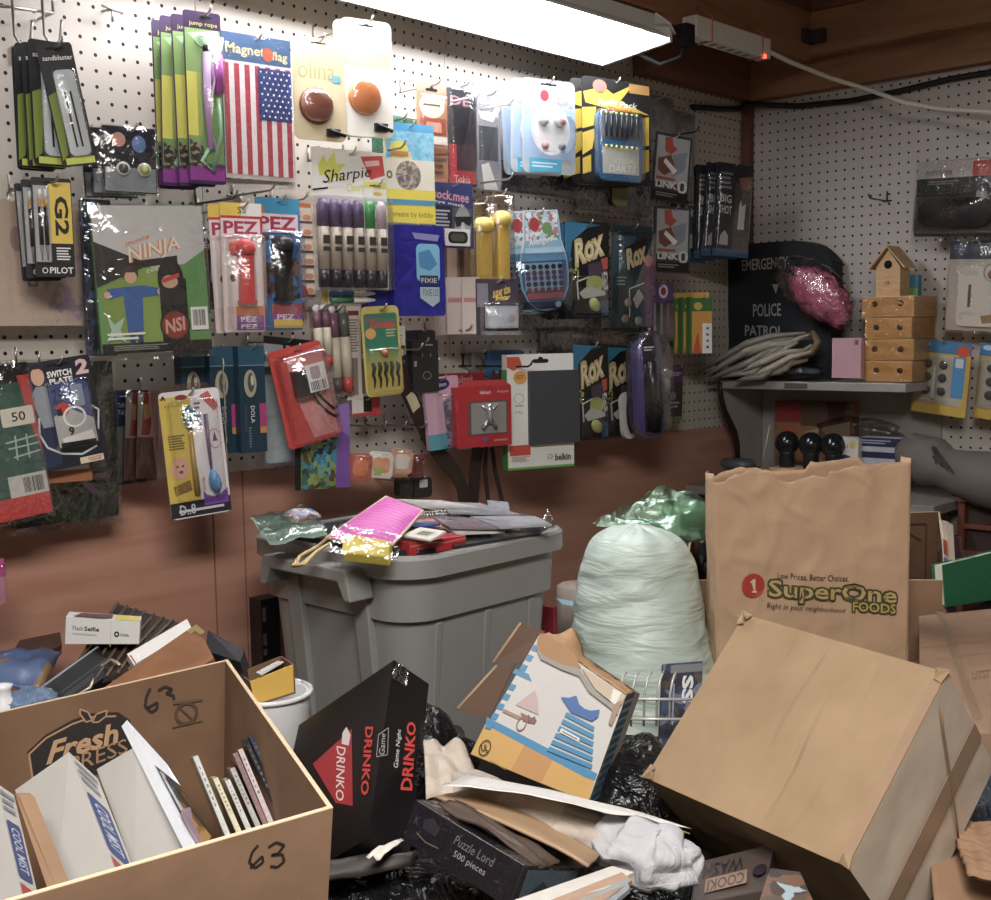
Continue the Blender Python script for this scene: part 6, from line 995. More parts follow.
# yellow box in white bin
wbn=empty('white_bin',D_((280,720,60)),'white plastic bin holding a yellow box, between the 63 box and the grey tub','bin')
p=D_((268,690,62)); mb=MB(); mb.lathe((p.x,p.y,BZ+.02),[(1.7,0),(2.2,p.z-BZ-.3),(2.2,p.z-BZ-.1),(1.9,p.z-BZ-.12),(1.5,.2)],M('#dcdcdc',.35),26); mb.build('body',wbn,D_((280,720,60)))
mb=MB(); mb.tube([(p.x+2.25*math.cos(t),p.y+2.25*math.sin(t),p.z-.1) for t in [k*2*math.pi/28 for k in range(29)]],.14,M('#e3e3e2',.3),6); mb.build('rim',wbn,D_((280,720,60)))
A=[D_((250,682,60.5)),D_((293,665,60.5)),D_((294,694,60.5)),D_((256,706,60.5))]; n=V((.3,.95,0)).normalized()
yb=empty('yellow_box',A[3],'open yellow box with brown inside, sitting in the white bin','box'); mb=MB()
for (a,b,m) in ((A[0],A[1],M('#d3a62f',.5)),):
    mb.hexa([A[3],A[2],A[2]+n*.12,A[3]+n*.12,A[0],A[1],A[1]+n*.12,A[0]+n*.12],m)
g=n*1.9
mb.hexa([A[2],A[2]+g,A[2]+g+V((.1,0,0)),A[2]+V((.1,0,0)),A[1],A[1]+g,A[1]+g+V((.1,0,0)),A[1]+V((.1,0,0))],KIN)
mb.hexa([A[3]+g,A[2]+g,A[2]+g*1.05,A[3]+g*1.05,A[0]+g,A[1]+g,A[1]+g*1.05,A[0]+g*1.05],KIN); mb.hexa([A[3],A[3]+g,A[3]+g+V((.1,0,0)),A[3]+V((.1,0,0)),A[0],A[0]+g,A[0]+g+V((.1,0,0)),A[0]+V((.1,0,0))],KIN)
mb.hexa([A[3],A[2],A[2]+g,A[3]+g,A[3]+V((0,0,.1)),A[2]+V((0,0,.1)),A[2]+g+V((0,0,.1)),A[3]+g+V((0,0,.1))],KIN); mb.build('box_body',yb,A[3])
mb=MB(); q=A[0].lerp(A[1],.6)+g*.5+V((0,0,-.25)); mb.slab([q+V(k) for k in ((-.9,-.5,.1),(.6,-.4,.45),(.8,.4,.3),(-.6,.4,0))],(0,0,.06),M('#d6d3cc',.5)); mb.build('paper_scrap',at=q); tag(bpy.data.objects['paper_scrap'],'white scrap of paper inside the yellow box','paper')
# black stand behind the tub
mb=MB(); bx=atY(262,640,2.4).x; mb.box((bx,-2.4,BZ),(bx+1.6,-1.0,atY(262,602,3).z),M('#17171a',.3)); [mb.box((bx+.1,-2.5,atY(262,y1,2.4).z),(bx+.35,-2.35,atY(262,y0,2.4).z),WIRE) for y0,y1 in ((608,622),(634,646),(650,656))]
tag(mb.build('black_stand',at=(bx+.8,-1.7,BZ)),'black upright frame with shiny clips between the wall and the grey tub','stand')
# ---- grey storage tub
TUB=M('#8d8c88',.42,0,.05,20,.08,300); TX0,TX1,TY0,TY1,TZ=-73.4,-58.4,-21.9,-6.3,-13.0
to=empty('storage_tub',(-66,-14,BZ),'large grey plastic storage tub heaped with flat goods','tub'); OT=(-66,-14,BZ)
def rr2(x0,x1,y0,y1,q,z,n=9): return [V((x,y,z)) for x,y in rpoly(x0,x1,y0,y1,q,n)]
levels=[(1.5,BZ,2.2),(.9,-21,2.3),(.62,-17.2,2.4),(.25,-17.0,2.5),(.12,-14.4,2.6),(0,-14.3,2.7)]
mb=MB(); R_=[rr2(TX0+i,TX1-i,TY0+i,TY1-i,q,z) for i,z,q in levels]; R_+= [rr2(TX0-.45,TX1+.45,TY0-.45,TY1+.45,2.9,z) for z in (-14.25,-13.15)]+[rr2(TX0-.3,TX1+.3,TY0-.3,TY1+.3,2.8,TZ)]+[rr2(TX0+.35,TX1-.35,TY0+.35,TY1-.35,2.5,TZ)]+[rr2(TX0+1.2,TX1-1.2,TY0+1.2,TY1-1.2,2.2,BZ+.6)]
k=len(R_[0]); vs=[p for r in R_ for p in r]; fs=[(i*k+j,i*k+(j+1)%k,(i+1)*k+(j+1)%k,(i+1)*k+j) for i in range(len(R_)-1) for j in range(k)]+[tuple(range(k-1,-1,-1)),tuple((len(R_)-1)*k+j for j in range(k))]
mb.add(vs,fs,TUB,True); mb.build('tub_body',to,OT,esplit=1)
for x in (-70.3,-66,-61.8):
    mb=MB(); mb.hexa([(x-.28,TY0+1.32,BZ+.1),(x+.28,TY0+1.32,BZ+.1),(x+.28,TY0+1.9,BZ+.1),(x-.28,TY0+1.9,BZ+.1),(x-.28,TY0+.5,-17.3),(x+.28,TY0+.5,-17.3),(x+.28,TY0+1.1,-17.3),(x-.28,TY0+1.1,-17.3)],TUB); mb.build('rib',to,OT,bevel=.1)
for y in (-17.6,-11.0):
    mb=MB(); mb.hexa([(TX0+1.0,y-.6,BZ+.1),(TX0+1.6,y-.6,BZ+.1),(TX0+1.6,y+.6,BZ+.1),(TX0+1.0,y+.6,BZ+.1),(TX0-.15,y-.7,-14.6),(TX0+.4,y-.7,-14.6),(TX0+.4,y+.7,-14.6),(TX0-.15,y+.7,-14.6)],TUB); mb.build('rib',to,OT,bevel=.1)
mb=MB(); mb.slab([(TX0-1.9,y,z) for y,z in ((-18.6,-13.7),(-10.4,-13.7),(-10.0,-15.6),(-10.6,-15.6),(-11.2,-14.5),(-17.8,-14.5),(-18.4,-15.6),(-19.0,-15.6))],(1.9,0,0),TUB); mb.build('handle',to,OT,bevel=.12)
# fill + goods lying in the tub
mb=MB(); mb.slab(rr2(TX0+1.35,TX1-1.35,TY0+1.35,TY1-1.35,2.0,-17),(0,0,4.1),M('#1e1d22',.5)); tag(mb.build('packed_goods',at=(-66,-14,-20)),'dark mass of packed flat goods filling the grey tub','goods',kind='stuff')
def lay(quad,z,th,name,label,cat,m,art=None,group=None):
    """flat thing lying at height z (four px corners, or one z each)"""
    zs=z if isinstance(z,(list,tuple)) else [z]*4; P=[atZ(x,y,zz) for (x,y),zz in zip(quad,zs)]
    return quadslab(P,th,name,label,cat,m,group=group,art=art,out=(0,0,1))
SHEET=[('#8d8f95',((430,501),(480,503),(520,514),(450,512)),-11.7),('#b7b4ae',((395,499),(440,500),(480,507),(420,506)),-11.5),('#55555c',((455,512),(520,513),(555,522),(490,522)),-12.0),('#9ea0a4',((470,516),(535,516),(552,524),(500,527)),-12.0),('#7d7478',((430,515),(490,519),(520,528),(450,527)),-12.1),('#c9c2bc',((436,522),(480,524),(505,531),(455,533)),-12.35),('#c98f86',((405,521),(440,517),(470,524),(430,528)),-12.3),('#2c2d33',((440,533),(545,524),(540,533),(455,546)),-12.75),('#3a3a40',((380,503),(415,506),(420,516),(390,514)),-12.0)]
SLB=['dark silver glossy sheet at the back of the grey tub pile','pale sheet at the back left of the grey tub pile','charcoal glossy sheet near the right rear of the grey tub pile','light grey glossy sheet at the right end of the grey tub pile','grey brown sheet in the middle of the grey tub pile','off-white sheet above the black folder in the grey tub','salmon sheet beside the pink pouch in the grey tub','black flat folder along the front rim of the grey tub','dark sheet behind the pink pouch in the grey tub']
for k,((col,q,z),lb) in enumerate(zip(SHEET,SLB)):
    lay(q,[z,z+.12,z-.1,z-.05],.14,'glossy_sheet',lb,'sheet',M(col,.22,0,.25,40),group='flat goods in the grey tub')
lay(((405,523),(430,521),(440,524),(415,527)),-12.1,.12,'blue_sheet','small blue sheet between the pink pouch and the white label card','sheet',M('#33508f',.3),group='flat goods in the grey tub')
lay(((402,535),(420,527),(446,531),(430,540)),[-12.0,-11.7,-11.8,-12.1],.12,'label_card','white card with a printed barcode label in the grey tub','card',M('#dcd8cc',.4),lambda f:(f.r(.25,.25,.75,.75,M('#c9c8b0',.5)),f.bars(.3,.3,.7,.7,M('#6a6a60',.5))))
sn=empty('spiral_notebook',atZ(430,512,-11.9),'notebook with a silver spiral binding behind the pink pouch','notebook'); a,b=atZ(414,514,-11.9),atZ(455,512,-11.9)
mb=MB(); mb.hexa([a+V(k) for k in ((0,.1,-.5),(0,4,-.5))][0:0]+[a+V((0,.1,-.4)),b+V((0,.1,-.4)),b+V((0,4,-.3)),a+V((0,4,-.3)),a+V((0,.1,-.1)),b+V((0,.1,-.1)),b+V((0,4,0)),a+V((0,4,0))],M('#a5a29c',.4)); mb.build('cover',sn,a)
mb=MB(); d=b-a
mb.tube([a+d*(k/80)+V((0,-.1+.28*math.cos(k*math.pi/3),-.15+.3*math.sin(k*math.pi/3))) for k in range(81)],.05,CHROME,5); mb.build('spiral',sn,a)
rb=empty('red_box',atZ(437,545,-13),'small red box at the front rim of the grey tub','box'); a,b=atZ(410,556,-13.2),atZ(466,548,-13.2); up_=V((0,0,.8)); bkv=V((.1,2.2,0)); mb=MB(); mb.hexa([a,b,b+bkv,a+bkv,a+up_,b+up_,b+bkv+up_,a+bkv+up_],M('#b52a30',.35)); f=Face(mb,a+up_,b-a,-up_,V((0,-1,0)),.01); f.line([(.0,.3),(.42,.2),(.6,.35),(1,.2)],.05,M('#d98a86',.4)); f.t(.12,.5,.35,.85,'Love',M('#d9a09a',.4),0,.3); mb.build('carton',rb,a,bevel=.04)
# pink pouch
pk=empty('zip_pouch',atZ(370,525,-12.3),'pink ribbed zip pouch with cream piping on top of the grey tub','pouch'); pq=[atZ(330,545,-12.8)+V((0,0,.3)),atZ(385,499,-12.3)+V((0,0,1.3)),atZ(422,515,-12.0)+V((0,0,.5)),atZ(398,545,-12.6)+V((0,0,.2))]
pq=[D_((326,538,70)),D_((386,497,76)),D_((423,511,74)),D_((392,545,69))]
nn=(pq[1]-pq[0]).cross(pq[3]-pq[0]).normalized(); nn=nn if nn.z>0 else -nn
def pz(s):
    def fn(u,v): p=(pq[0]*(1-u)+pq[1]*u)*(1-v)+(pq[3]*(1-u)+pq[2]*u)*v; return p+nn*s*(.5*(16*u*(1-u)*v*(1-v))**.5+.035*math.sin(u*90)*(s>0))
    return fn
PINKM=M('#d75fb8',.45,0,.08,60)
mb=MB(); mb.grid(pz(1),90,12,PINKM); mb.grid(pz(-1),12,10,PINKM); mb.build('pouch_body',pk,pq[0])
mb=MB(); mb.tube(pq+[pq[0]],.1,M('#d9c9a0',.5),6); mb.build('piping',pk,pq[0])
mb=MB(); q=pq[0]; 
for s in (0,.28): mb.tube([q+V((.2,0,.0)),D_((318,546,69)),D_((300,556,68.2)),D_((293+s*10,566,67.6)),D_((302+s*10,564,67.4)),D_((316,552,68.4)),D_((330,543,69.5))],.11,M('#c9b074',.5),6)
mb.build('wrist_strap',pk,pq[0])
yp=empty('yellow_pack',D_((365,548,67)),'bright yellow packet in a clear bag at the front of the grey tub','packet'); A=[D_((344,532,68)),D_((391,541,67)),D_((388,557,66.5)),D_((341,552,66.8))]; mb=MB(); n=(A[1]-A[0]).cross(A[3]-A[0]).normalized(); n=n if n.dot(A[0]-C)>0 else -n
mb.hexa([p+n*.8 for p in A]+A,M('#e8d23c',.4)); mb.build('packet',yp,A[0],bevel=.1)
mb=MB(); mb.grid(lambda u,v:(A[0]*(1-u)+A[1]*u)*(1-v)+(A[3]*(1-u)+A[2]*u)*v-n*(.25+.2*noise.noise(V((u*5,v*4,2))))+(A[1]-A[0])*((u-.5)*.45)+(A[3]-A[0])*((v-.5)*.5),14,8,clear(base=.12,bump=.8,bscale=50)); mb.build('clear_bag',yp,A[0])
qg=[D_((250,518,74)),D_((310,512,76)),D_((328,535,72)),D_((270,545,70))]
mb=MB(); mb.grid(lambda u,v:(qg[0]*(1-u)+qg[1]*u)*(1-v)+(qg[3]*(1-u)+qg[2]*u)*v+V((0,0,.5*noise.noise(V((u*3,v*3,7)))+.3)),12,8,clear('#c9d9cf',.15,.2,.8,40,.4)); mb.grid(lambda u,v:(qg[0]*(1-u)+qg[1]*u)*(1-v)+(qg[3]*(1-u)+qg[2]*u)*v+V((0,0,.25*noise.noise(V((u*3,v*3,3))))),8,6,M('#84968a',.4,0,.2,20)); tag(mb.build('green_packet',at=qg[3]),'greenish clear packet hanging over the left rear corner of the grey tub','packet')
mb=blob(D_((300,518,75)),1.4,1.0,.6,busy(['#8a6a8a','#6f8aa8','#a8746a','#b9b0b0'],120),9,.2); tag(mb.build('coloured_packet',at=D_((300,518,75))),'small packet of mixed coloured bits behind the greenish packet','packet')
q=D_((548,524,79)); mb=MB(); mb.tube([q+V((.45*math.cos(t),0,.45*math.sin(t)+.2)) for t in [k*.45 for k in range(15)]],.08,CHROME,6); mb.tube([q+V((-.6,-.1,-.2)),q+V((.5,-.1,-.15))],.14,CHROME,6); mb.lathe(q+V((0,0,.7)),[(.1,0),(.18,.1),(.02,.3)],CHROME,8); tag(mb.build('metal_clasp',at=q),'small shiny metal clasp on the right rear rim of the grey tub','clasp')
quadslab([D_((487,500,81)),D_((508,502,81)),D_((510,512,80)),D_((489,512,80))],.6,'black_clip','small black clip at the back of the grey tub by the hanging belts','clip',M('#33333a',.4))
# ---- party game carton
k=55/55; O=V((-82.96,-31.34,-15.1)); e0=V((1.65,-.6,-1.42)); e1=V((-1.44,5.78,-4.13))*.97; e2=V((-6.25,-5.17,-5.06))
gm=empty('game_box',O+e1+e2,'tall black party game box with red lettering, leaning by the grey tub','game box')
BK=M('#151315',.28,0,.1,20); mb=MB(); mb.obox(O,e0,e1,e2,BK)
f=Face(mb,O,e0,e2,None,.01); f.n=f.n if f.n.dot(C-O)>0 else -f.n
RD=M('#c23a34',.4); f.pt([(400,790),(407,721),(416,723),(412,791)],'DRINKO',RD,.03); f.pt([(393,768),(397,729),(402,730),(399,768)],'Game Night',M('#cfcac6',.4),.0,.2); f.pt([(414,785),(420,722),(424,723),(419,786)],'PARTY GAME',M('#3a3234',.4)); f.pl([(378,735),(388,728),(387,755),(376,757),(378,735)],.04,M('#8f8a8a',.4)); f.pt([(378,755),(380,734),(385,734),(384,755)],'Game',M('#a9a4a2',.4),0,.2)
f=Face(mb,O,e1,e2,None,.01); f.n=f.n if f.n.dot(C-O)>0 else -f.n
f.pp([(352,729),(353,806),(336,803),(313,764)],M('#a82a30',.4)); f.pt([(346,748),(344,802),(336,800),(337,746)],'DRINKO',M('#d9ccc8',.4),.01); f.pp([(343,733),(347,727),(351,735),(349,746),(342,744)],M('#d2ccc6',.4)); f.pt([(374,727),(369,796),(361,795),(366,727)],'DRINKO',RD,.03); f.pt([(362,720),(357,800),(354,800),(359,720)],'PARTY GAME',M('#2e2628',.4))
mb.build('carton',gm,O+e1+e2,bevel=.06)
mb=MB(); mb.add([O+e0*.06-e1*.0+V((0,-.05,.05)),O+e0*.4+V((0,-.1,.05)),O+e0*.4+e2*.12+V((0,-.1,.1)),O+e2*.12+V((-.05,-.05,.1))],[(0,1,2,3)],clear(base=.2,bump=.9,bscale=90)); mb.build('torn_film',gm,O+e1+e2)
# ---- lamp carton
O=V((-76.37,-37.84,-21.5)); e0=V((-3.22,4.95,1.29)); e1=V((2.35,-.34,4.05)); nz=V((.73,.57,-.375)).normalized()*3.6+V((rt.x,rt.y,0))*.75+V((0,0,.35))
lb=empty('lamp_box',O,'torn lamp carton with a yellow base, blue stripes and a wall lamp picture','box')
YB=M('#c99a3c',.5,0,.08,20); LW=M('#c2bfbb',.5,0,.1,15); BS=M('#1f7fae',.45,0,.1,30); n=-nz.normalized()
cx_=lambda x,y:(440+x/4.955,610+y/4.955)
pn=e0.cross(e1).normalized(); O=D_((588,803,56))
def onp(x,y): k=ray(*cx_(x,y)); return C+k*((O-C).dot(pn)/k.dot(pn))
TLp,TRp,BRp_,BLp_=onp(492,122),onp(925,420),O,onp(150,715)
mb=MB(); mb.hexa([BLp_,BRp_,BRp_+nz,BLp_+nz,TLp,TRp,TRp+nz,TLp+nz],KIN)
f=Face(mb,TLp,TRp-TLp,BLp_-TLp,-pn if (-pn).dot(C-O)>0 else pn,.01)
q_=lambda pts,m: f.pp([cx_(*p) for p in pts],m)
q_([(152,713),(490,126),(922,424),(735,952)],LW)
q_([(152,713),(224,566),(768,845),(734,953)],YB); q_([(350,796),(420,668),(560,740),(500,858)],M('#bd8439',.45,0,.1,30))
q_([(232,530),(262,545),(780,812),(768,846),(720,830),(226,568)],BS)
for kk in range(9): a=(466-28.5*kk,172+48*kk); q_([a,(a[0]+28,a[1]+10),(a[0]+12,a[1]+38),(a[0]-16,a[1]+28)],BS) if kk!=3 else q_([(375,290),(440,318),(455,355),(360,312)],BS)
q_([(470,397),(375,470),(490,520),(485,440)],M('#b9a0a0',.5)); q_([(315,490),(402,528),(397,546),(310,506)],M('#9a7a6a',.5)); q_([(400,508),(480,545),(468,566),(412,550)],M('#8a5a48',.5))
u,v=f.uv(*cx_(405,565)); f.ring(u,v,.045,.055,.2,M('#8a6450',.5)); f.pl([cx_(*p) for p in ((440,520),(440,560),(470,530),(470,560))],.06,M('#6a4438',.5))
for kk in range(6): a=(628-17*kk,506+34*kk); b=(766-2*kk,580+37*kk); q_([a,b,(b[0]-6,b[1]+22),(a[0]-11,a[1]+21)],BS)
q_([(600,432),(640,436),(676,425),(690,468),(716,490),(745,500),(792,494),(784,530),(752,552),(650,508)],M('#1f5aa0',.45)); q_([(602,586),(692,636),(688,656),(592,606)],M('#d9d6d2',.4)); f.pl([cx_(*p) for p in ((606,602),(680,642))],.06,M('#6a6a6a',.5))
u,v=f.uv(*cx_(224,683)); f.ring(u,v,.052,.06,.14,INK); f.pt([cx_(*p) for p in ((206,664),(242,668),(240,702),(204,698))],'UL',INK,.02); f.pl([cx_(*p) for p in ((252,748),(328,792))],.04,M('#8a6420',.5))
q_([(486,140),(510,118),(620,175),(700,285),(690,292),(600,270),(520,232),(478,192)],M('#a98055',.7)); q_([(478,192),(520,232),(600,270),(690,292),(760,392),(840,462),(900,430),(880,520),(830,478),(740,410),(690,330),(600,296),(500,246)],M('#9a9690',.7)); q_([(700,285),(920,424),(900,470),(840,450),(770,395)],KLT); q_([(858,392),(900,410),(868,470),(842,452)],M('#dcd8d0',.5)); q_([(862,470),(905,445),(850,575),(835,560)],M('#a08470',.6))
f=Face(mb,TRp,nz,O-TRp,None,.01); f.n=(TRp-TLp).normalized(); f.r(0,0,1,1,M('#d9d5cf',.5))
for kk in range(12): f.p([(0,.01+kk*.083),(.55,-.02+kk*.083),(.55,.03+kk*.083),(0,.06+kk*.083)],BS)
mb.build('carton',lb,O)
FLD=M('#5e432f',.75,0,.12,20)
def plane_off(x,y,D): return D_((*cx_(x,y),D))
for Q in ([(400,66,63),(520,106,62),(400,262,60.6),(262,262,62)],[(282,276,61.5),(372,268,60.4),(240,545,58.6),(86,490,60)]):
    mb=MB(); P=[plane_off(*k) for k in Q]; mb.slab(P,V((.25,.2,-.1)),FLD); mb.tube([P[0],P[3]],.09,M('#a98862',.8),5); mb.build('flap',lb,O)
Tm=TRp+nz*.5
def fl(u,v): p=TLp.lerp(TRp,u)+nz*(v*.55); h=.9*(math.sin(min(1,u*2.2)*3.14)**2)*(u<.46)+.18*(.5+noise.noise(V((u*9,v*2,0)))); return p+e1.normalized()*h*v+e1.normalized()*.12*noise.noise(V((u*12,v*3,4)))
mb=MB(); mb.grid(fl,30,6,M('#b98f62',.75,0,.1,20)); mb.build('torn_top_flap',lb,O,solid=.06)
# ---- stuffed white bag + green bag
wc=D_((641,600,84)); base=V((wc.x,wc.y,BZ+.03)); top=atD(640,523,84).z; HH=top-base.z
WB=wrinkled('#d8e4da','#b9d0c0',.45,(1.6,1.6,8),4,.45,.03,.5,.6)
def wbag(u,v):
    th=2*math.pi*u; h=v; d=V((math.cos(th),math.sin(th),0))
    prof=(1.0-.46*h)*math.sqrt(max(0,1-max(0,(h-.80)/.20)**2.6))
    k=1+.10*noise.noise(V((d.x*1.3,d.y*1.3,h*2.2+3)))+.03*noise.noise(V((d.x*3+h*2,d.y*3,h*5)))+.014*math.sin(h*34+3.5*math.sin(th*1.0+.6)+5*noise.noise(V((d.x*1.6,d.y*1.6,h*3))))
    return base+d*6.15*prof*k-rt*(.25*h)+V((0,0,HH*h+.35*noise.noise(V((d.x*2,d.y*2,5)))*(h>.2)))
mb=MB(); mb.grid(wbag,64,48,WB); tag(mb.build('stuffed_bag',at=base),'bulging white translucent bag packed tight beside the grey tub','bag')
gc=D_((668,512,88)); GP=clear('#c4e2c9',.3,.38,.9,25,.4)
mb=MB(); g0=[D_((596,530,88)),D_((668,489,90)),D_((712,508,90)),D_((705,545,87))]
for s in (0,1): mb.grid(lambda u,v,s=s:(g0[0]*(1-u)+g0[1]*u)*(1-v)+(g0[3]*(1-u)+g0[2]*u)*v+V((.6*s,.8*s-.8*math.sin(math.pi*v)*(1-2*s),.8*noise.noise(V((u*4,v*4,s*5)))+.3)),18,14,GP)
tag(mb.build('green_bag',at=g0[0]),'crumpled light green clear bag lying behind the bulging white bag','bag')
blob(D_((690,520,91)),2.6,2.0,1.6,M('#9dbda2',.5,0,.2,30),12,.25).build('bag_contents',at=D_((690,520,91))); tag(bpy.data.objects['bag_contents'],'soft green lump inside the light green clear bag','bundle')
# odds beside the tub
mb=MB(); p=D_((577,640,95)); mb.lathe((p.x,p.y,BZ+.03),[(1.6,0),(1.6,(-20.3)-BZ),(1.3,(-20.1)-BZ)],M('#a59788',.5),18); tag(mb.build('grey_canister',at=p),'pale brown canister behind the white bag, right of the grey tub','canister')
lay(((556,598),(582,603),(586,608),(562,604)),-20.0,.1,'teal_paper','pale teal paper lying on the canister right of the grey tub','paper',M('#8fb4b8',.5))
mb=MB(); a=D_((555,612,84)); mb.hexa([(a.x-.2,a.y,BZ),(a.x+.25,a.y,BZ),(a.x+.25,a.y+2,BZ),(a.x-.2,a.y+2,BZ),(a.x-.2,a.y,-19.5),(a.x+.25,a.y,-19.5),(a.x+.25,a.y+2,-19.5),(a.x-.2,a.y+2,-19.5)],M('#8a2430',.4)); tag(mb.build('red_folder',at=a),'dark red folder edge standing between the grey tub and the white bag','folder')
# ---- paper grocery bag
PB=paper('#cfaa87','#c09a76'); TL=D_((714,474,80)); TR=D_((911,458,80)); bz=BZ+.02
gb=empty('paper_bag',((TL.x+TR.x)/2,(TL.y+TR.y)/2,bz),'brown paper grocery bag standing upright behind the big tilted carton','bag'); OB=((TL.x+TR.x)/2,(TL.y+TR.y)/2,bz)
BLp=V((TL.x,TL.y,bz))+(TR-TL)*.03; BRp=V((TR.x,TR.y,bz)); BRp.z=bz; hn=V((TR.y-TL.y,-(TR.x-TL.x),0)).normalized()
if hn.dot(C-TL)<0: hn=-hn
dpt=-hn*5.5
def crum(a,b,c_,d,amp,seed,topf,nu=36,nv=46):
    def fn(u,v):
        p=(a*(1-u)+b*u)*(1-v)+(d*(1-u)+c_*u)*v
        e=min(1,8*min(u,1-u)); n=noise.noise(V((u*3.3,v*4.2,seed)))*.6+noise.noise(V((u*8+3*v,v*7,seed+3)))*.28
        r=1-abs(noise.noise(V((u*5+v*2,v*4-u*2,seed+7))))*2
        tz=topf(u)*(1-v)**6
        return p+hn*(amp*(.7*n+.9*max(0,r-.45)+.8*max(0,1-9*abs(noise.noise(V((u*3-v*2.2,v*2+u*1.4,seed+11)))))*.5)*e*(1-.65*v))+V((0,0,tz))
    return fn
tear=lambda u:-.35+.22*noise.noise(V((u*9,1,2)))+.12*noise.noise(V((u*25,1,2)))+.35*(abs(u-.2)<.14)*math.sin((u-.06)/.28*math.pi)-.45*(.3<u<.58)-.2*(u<.07)
mb=MB(); mb.grid(crum(TL,TR,BRp,BLp,.34,1,tear),70,84,PB); mb.build('front_panel',gb,OB,solid=.04)
tb=lambda u:-.45+.12*noise.noise(V((u*22,1,9)))+.5*(.02<u<.32)*math.sin(max(0,min(1,(u-.02)/.3))*math.pi)+.5*(.5<u<.8)+.15*noise.noise(V((u*6,4,2)))
mb=MB(); mb.grid(crum(TL+dpt*.35,TR+dpt*.35,BRp+dpt,BLp+dpt,.3,5,tb),36,46,PB); mb.build('back_panel',gb,OB,solid=.04)
for nm,a,b in (('left',TL,BLp),('right',TR,BRp)):
    s=-1 if nm=='left' else 1; rv=(TR-TL).normalized()
    mb=MB(); mb.grid(lambda u,v,a=a,b=b,s=s:(a+dpt*.35*u)*(1-v)+(b+dpt*u)*v+rv*s*(.35*math.sin(u*math.pi)*(1-v)*(1 if s<0 else -.6)+.12*noise.noise(V((u*4,v*6,8)))),10,40,PB); mb.build('side_gusset',gb,OB,solid=.04)
mb=MB(); f=Face(mb,TL+hn*.42,TR-TL,BLp-TL,hn,.0); OL=M('#4d4a22',.6); GO=M('#c4a866',.6)
def fit(m,base,amp=.0): pass
prm=MB(); fp=Face(prm,TL,TR-TL,BLp-TL,hn,.09)
u,v=fp.uv(753,584); fp.e(u,v,.06,.05,M('#b8382f',.6)); fp.pp([(749.5,581),(753,577.5),(755.3,577.5),(755.3,589),(757,589),(757,591),(749.5,591),(749.5,589),(751.8,589),(751.8,581.5)],M('#dcc9a0',.6))
fp.pt([(778,570),(850,571),(850,577),(778,576)],'Low Prices. Better Choices.',M('#3a2f22',.6))
[fp.pt([(x+a*1.5,y+b*1.5) for x,y in ((769,577.5),(899,581),(899,600.5),(769,599))],'SuperOne',OL,.02) for a,b in ((-1,-1),(0,-1.2),(1,-1),(1.2,0),(1,1),(0,1.2),(-1,1),(-1.2,0))]; fp.pt([(769,577.5),(899,581),(899,600.5),(769,599)],'SuperOne',GO,.015)
[fp.pt([(x+a*1.2,y+b*1.2) for x,y in ((854,596),(898,597),(898,606),(854,605))],'FOODS',OL,.02) for a,b in ((-1,-1),(1,-1),(1,1),(-1,1))]; fp.pt([(854,596),(898,597),(898,606),(854,605)],'FOODS',M('#c2a94a',.6),.015)
fp.pt([(767,600),(847,603),(847,608),(767,607)],'Right in your neighborhood',M('#3a2f22',.6),0,.2)
# print follows the paper surface
cf=crum(TL,TR,BRp,BLp,.34,1,tear); Rv,Dv=TR-TL,BLp-TL
def solve_uv(p):
    q=p-TL; q=q-hn*q.dot(hn); a,b,c2=Rv.dot(Rv),Rv.dot(Dv),Dv.dot(Dv); e,g2=q.dot(Rv),q.dot(Dv); dt=a*c2-b*b; return (e*c2-g2*b)/dt,(g2*a-e*b)/dt
nv_=[]
for p in prm.v:
    uu,vv=solve_uv(p); off=(p-TL).dot(hn); nv_.append(cf(uu,vv)+hn*(off+.02))
prm.v=nv_; prm.build('printed_logo',gb,OB)
# ---- open carton behind the grocery bag
oc=empty('open_carton',D_((815,600,94)),'open brown carton standing behind the paper grocery bag','box'); OO=D_((815,600,94))
fl_,fr_=D_((685,580,89)),D_((946,580,89)); bl_,br_=D_((695,519,101)),D_((938,512,101))
def pan(a,b,name='side_panel',m=KIN,art=None):
    mb=MB(); a0,b0=V((a.x,a.y,BZ+.02)),V((b.x,b.y,BZ+.02)); n=(b-a).cross(V((0,0,1))).normalized()*.15; mb.hexa([a0,b0,b0+n,a0+n,a,b,b+n,a+n],m); mb.slab([a,b,b+n,a+n],(0,0,.04),EDGE)
    if art: art(mb,a,b,a0)
    mb.build(name,oc,OO)
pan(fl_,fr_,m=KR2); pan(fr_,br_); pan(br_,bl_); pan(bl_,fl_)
mb=MB(); f=Face(mb,bl_,br_-bl_,V((0,0,-8)),-(br_-bl_).cross(V((0,0,1))),.2); f.n=hn; f.l=.2
for a0_ in (.03,.8): f.line([(a0_,.12),(a0_+.15,.12),(a0_+.15,.8),(a0_,.8),(a0_,.12)],.12,M('#4a3422',.7)); f.line([(a0_+.02,.3),(a0_+.08,.22),(a0_+.13,.3)],.1,M('#4a3422',.7))
mb.build('printed_outline',oc,OO)
blob(D_((712,552,95)),1.2,1.0,2.4,busy(['#1d1e24','#3a3a44','#8d8a8a','#24242c'],60),3,.2).build('dark_packet',at=D_((712,552,95))); tag(bpy.data.objects['dark_packet'],'dark printed packet standing in the left end of the open carton','packet')
mb=MB(); p=D_((952,548,96)); mb.lathe((p.x,p.y,p.z-2),[(.4,0),(1.0,.3),(1.1,1.5),(.7,2.2),(.7,3)],M('#4a2f38',.15),14); tag(mb.build('dark_jar',at=p),'dark glossy jar beside the right end of the open carton','jar')
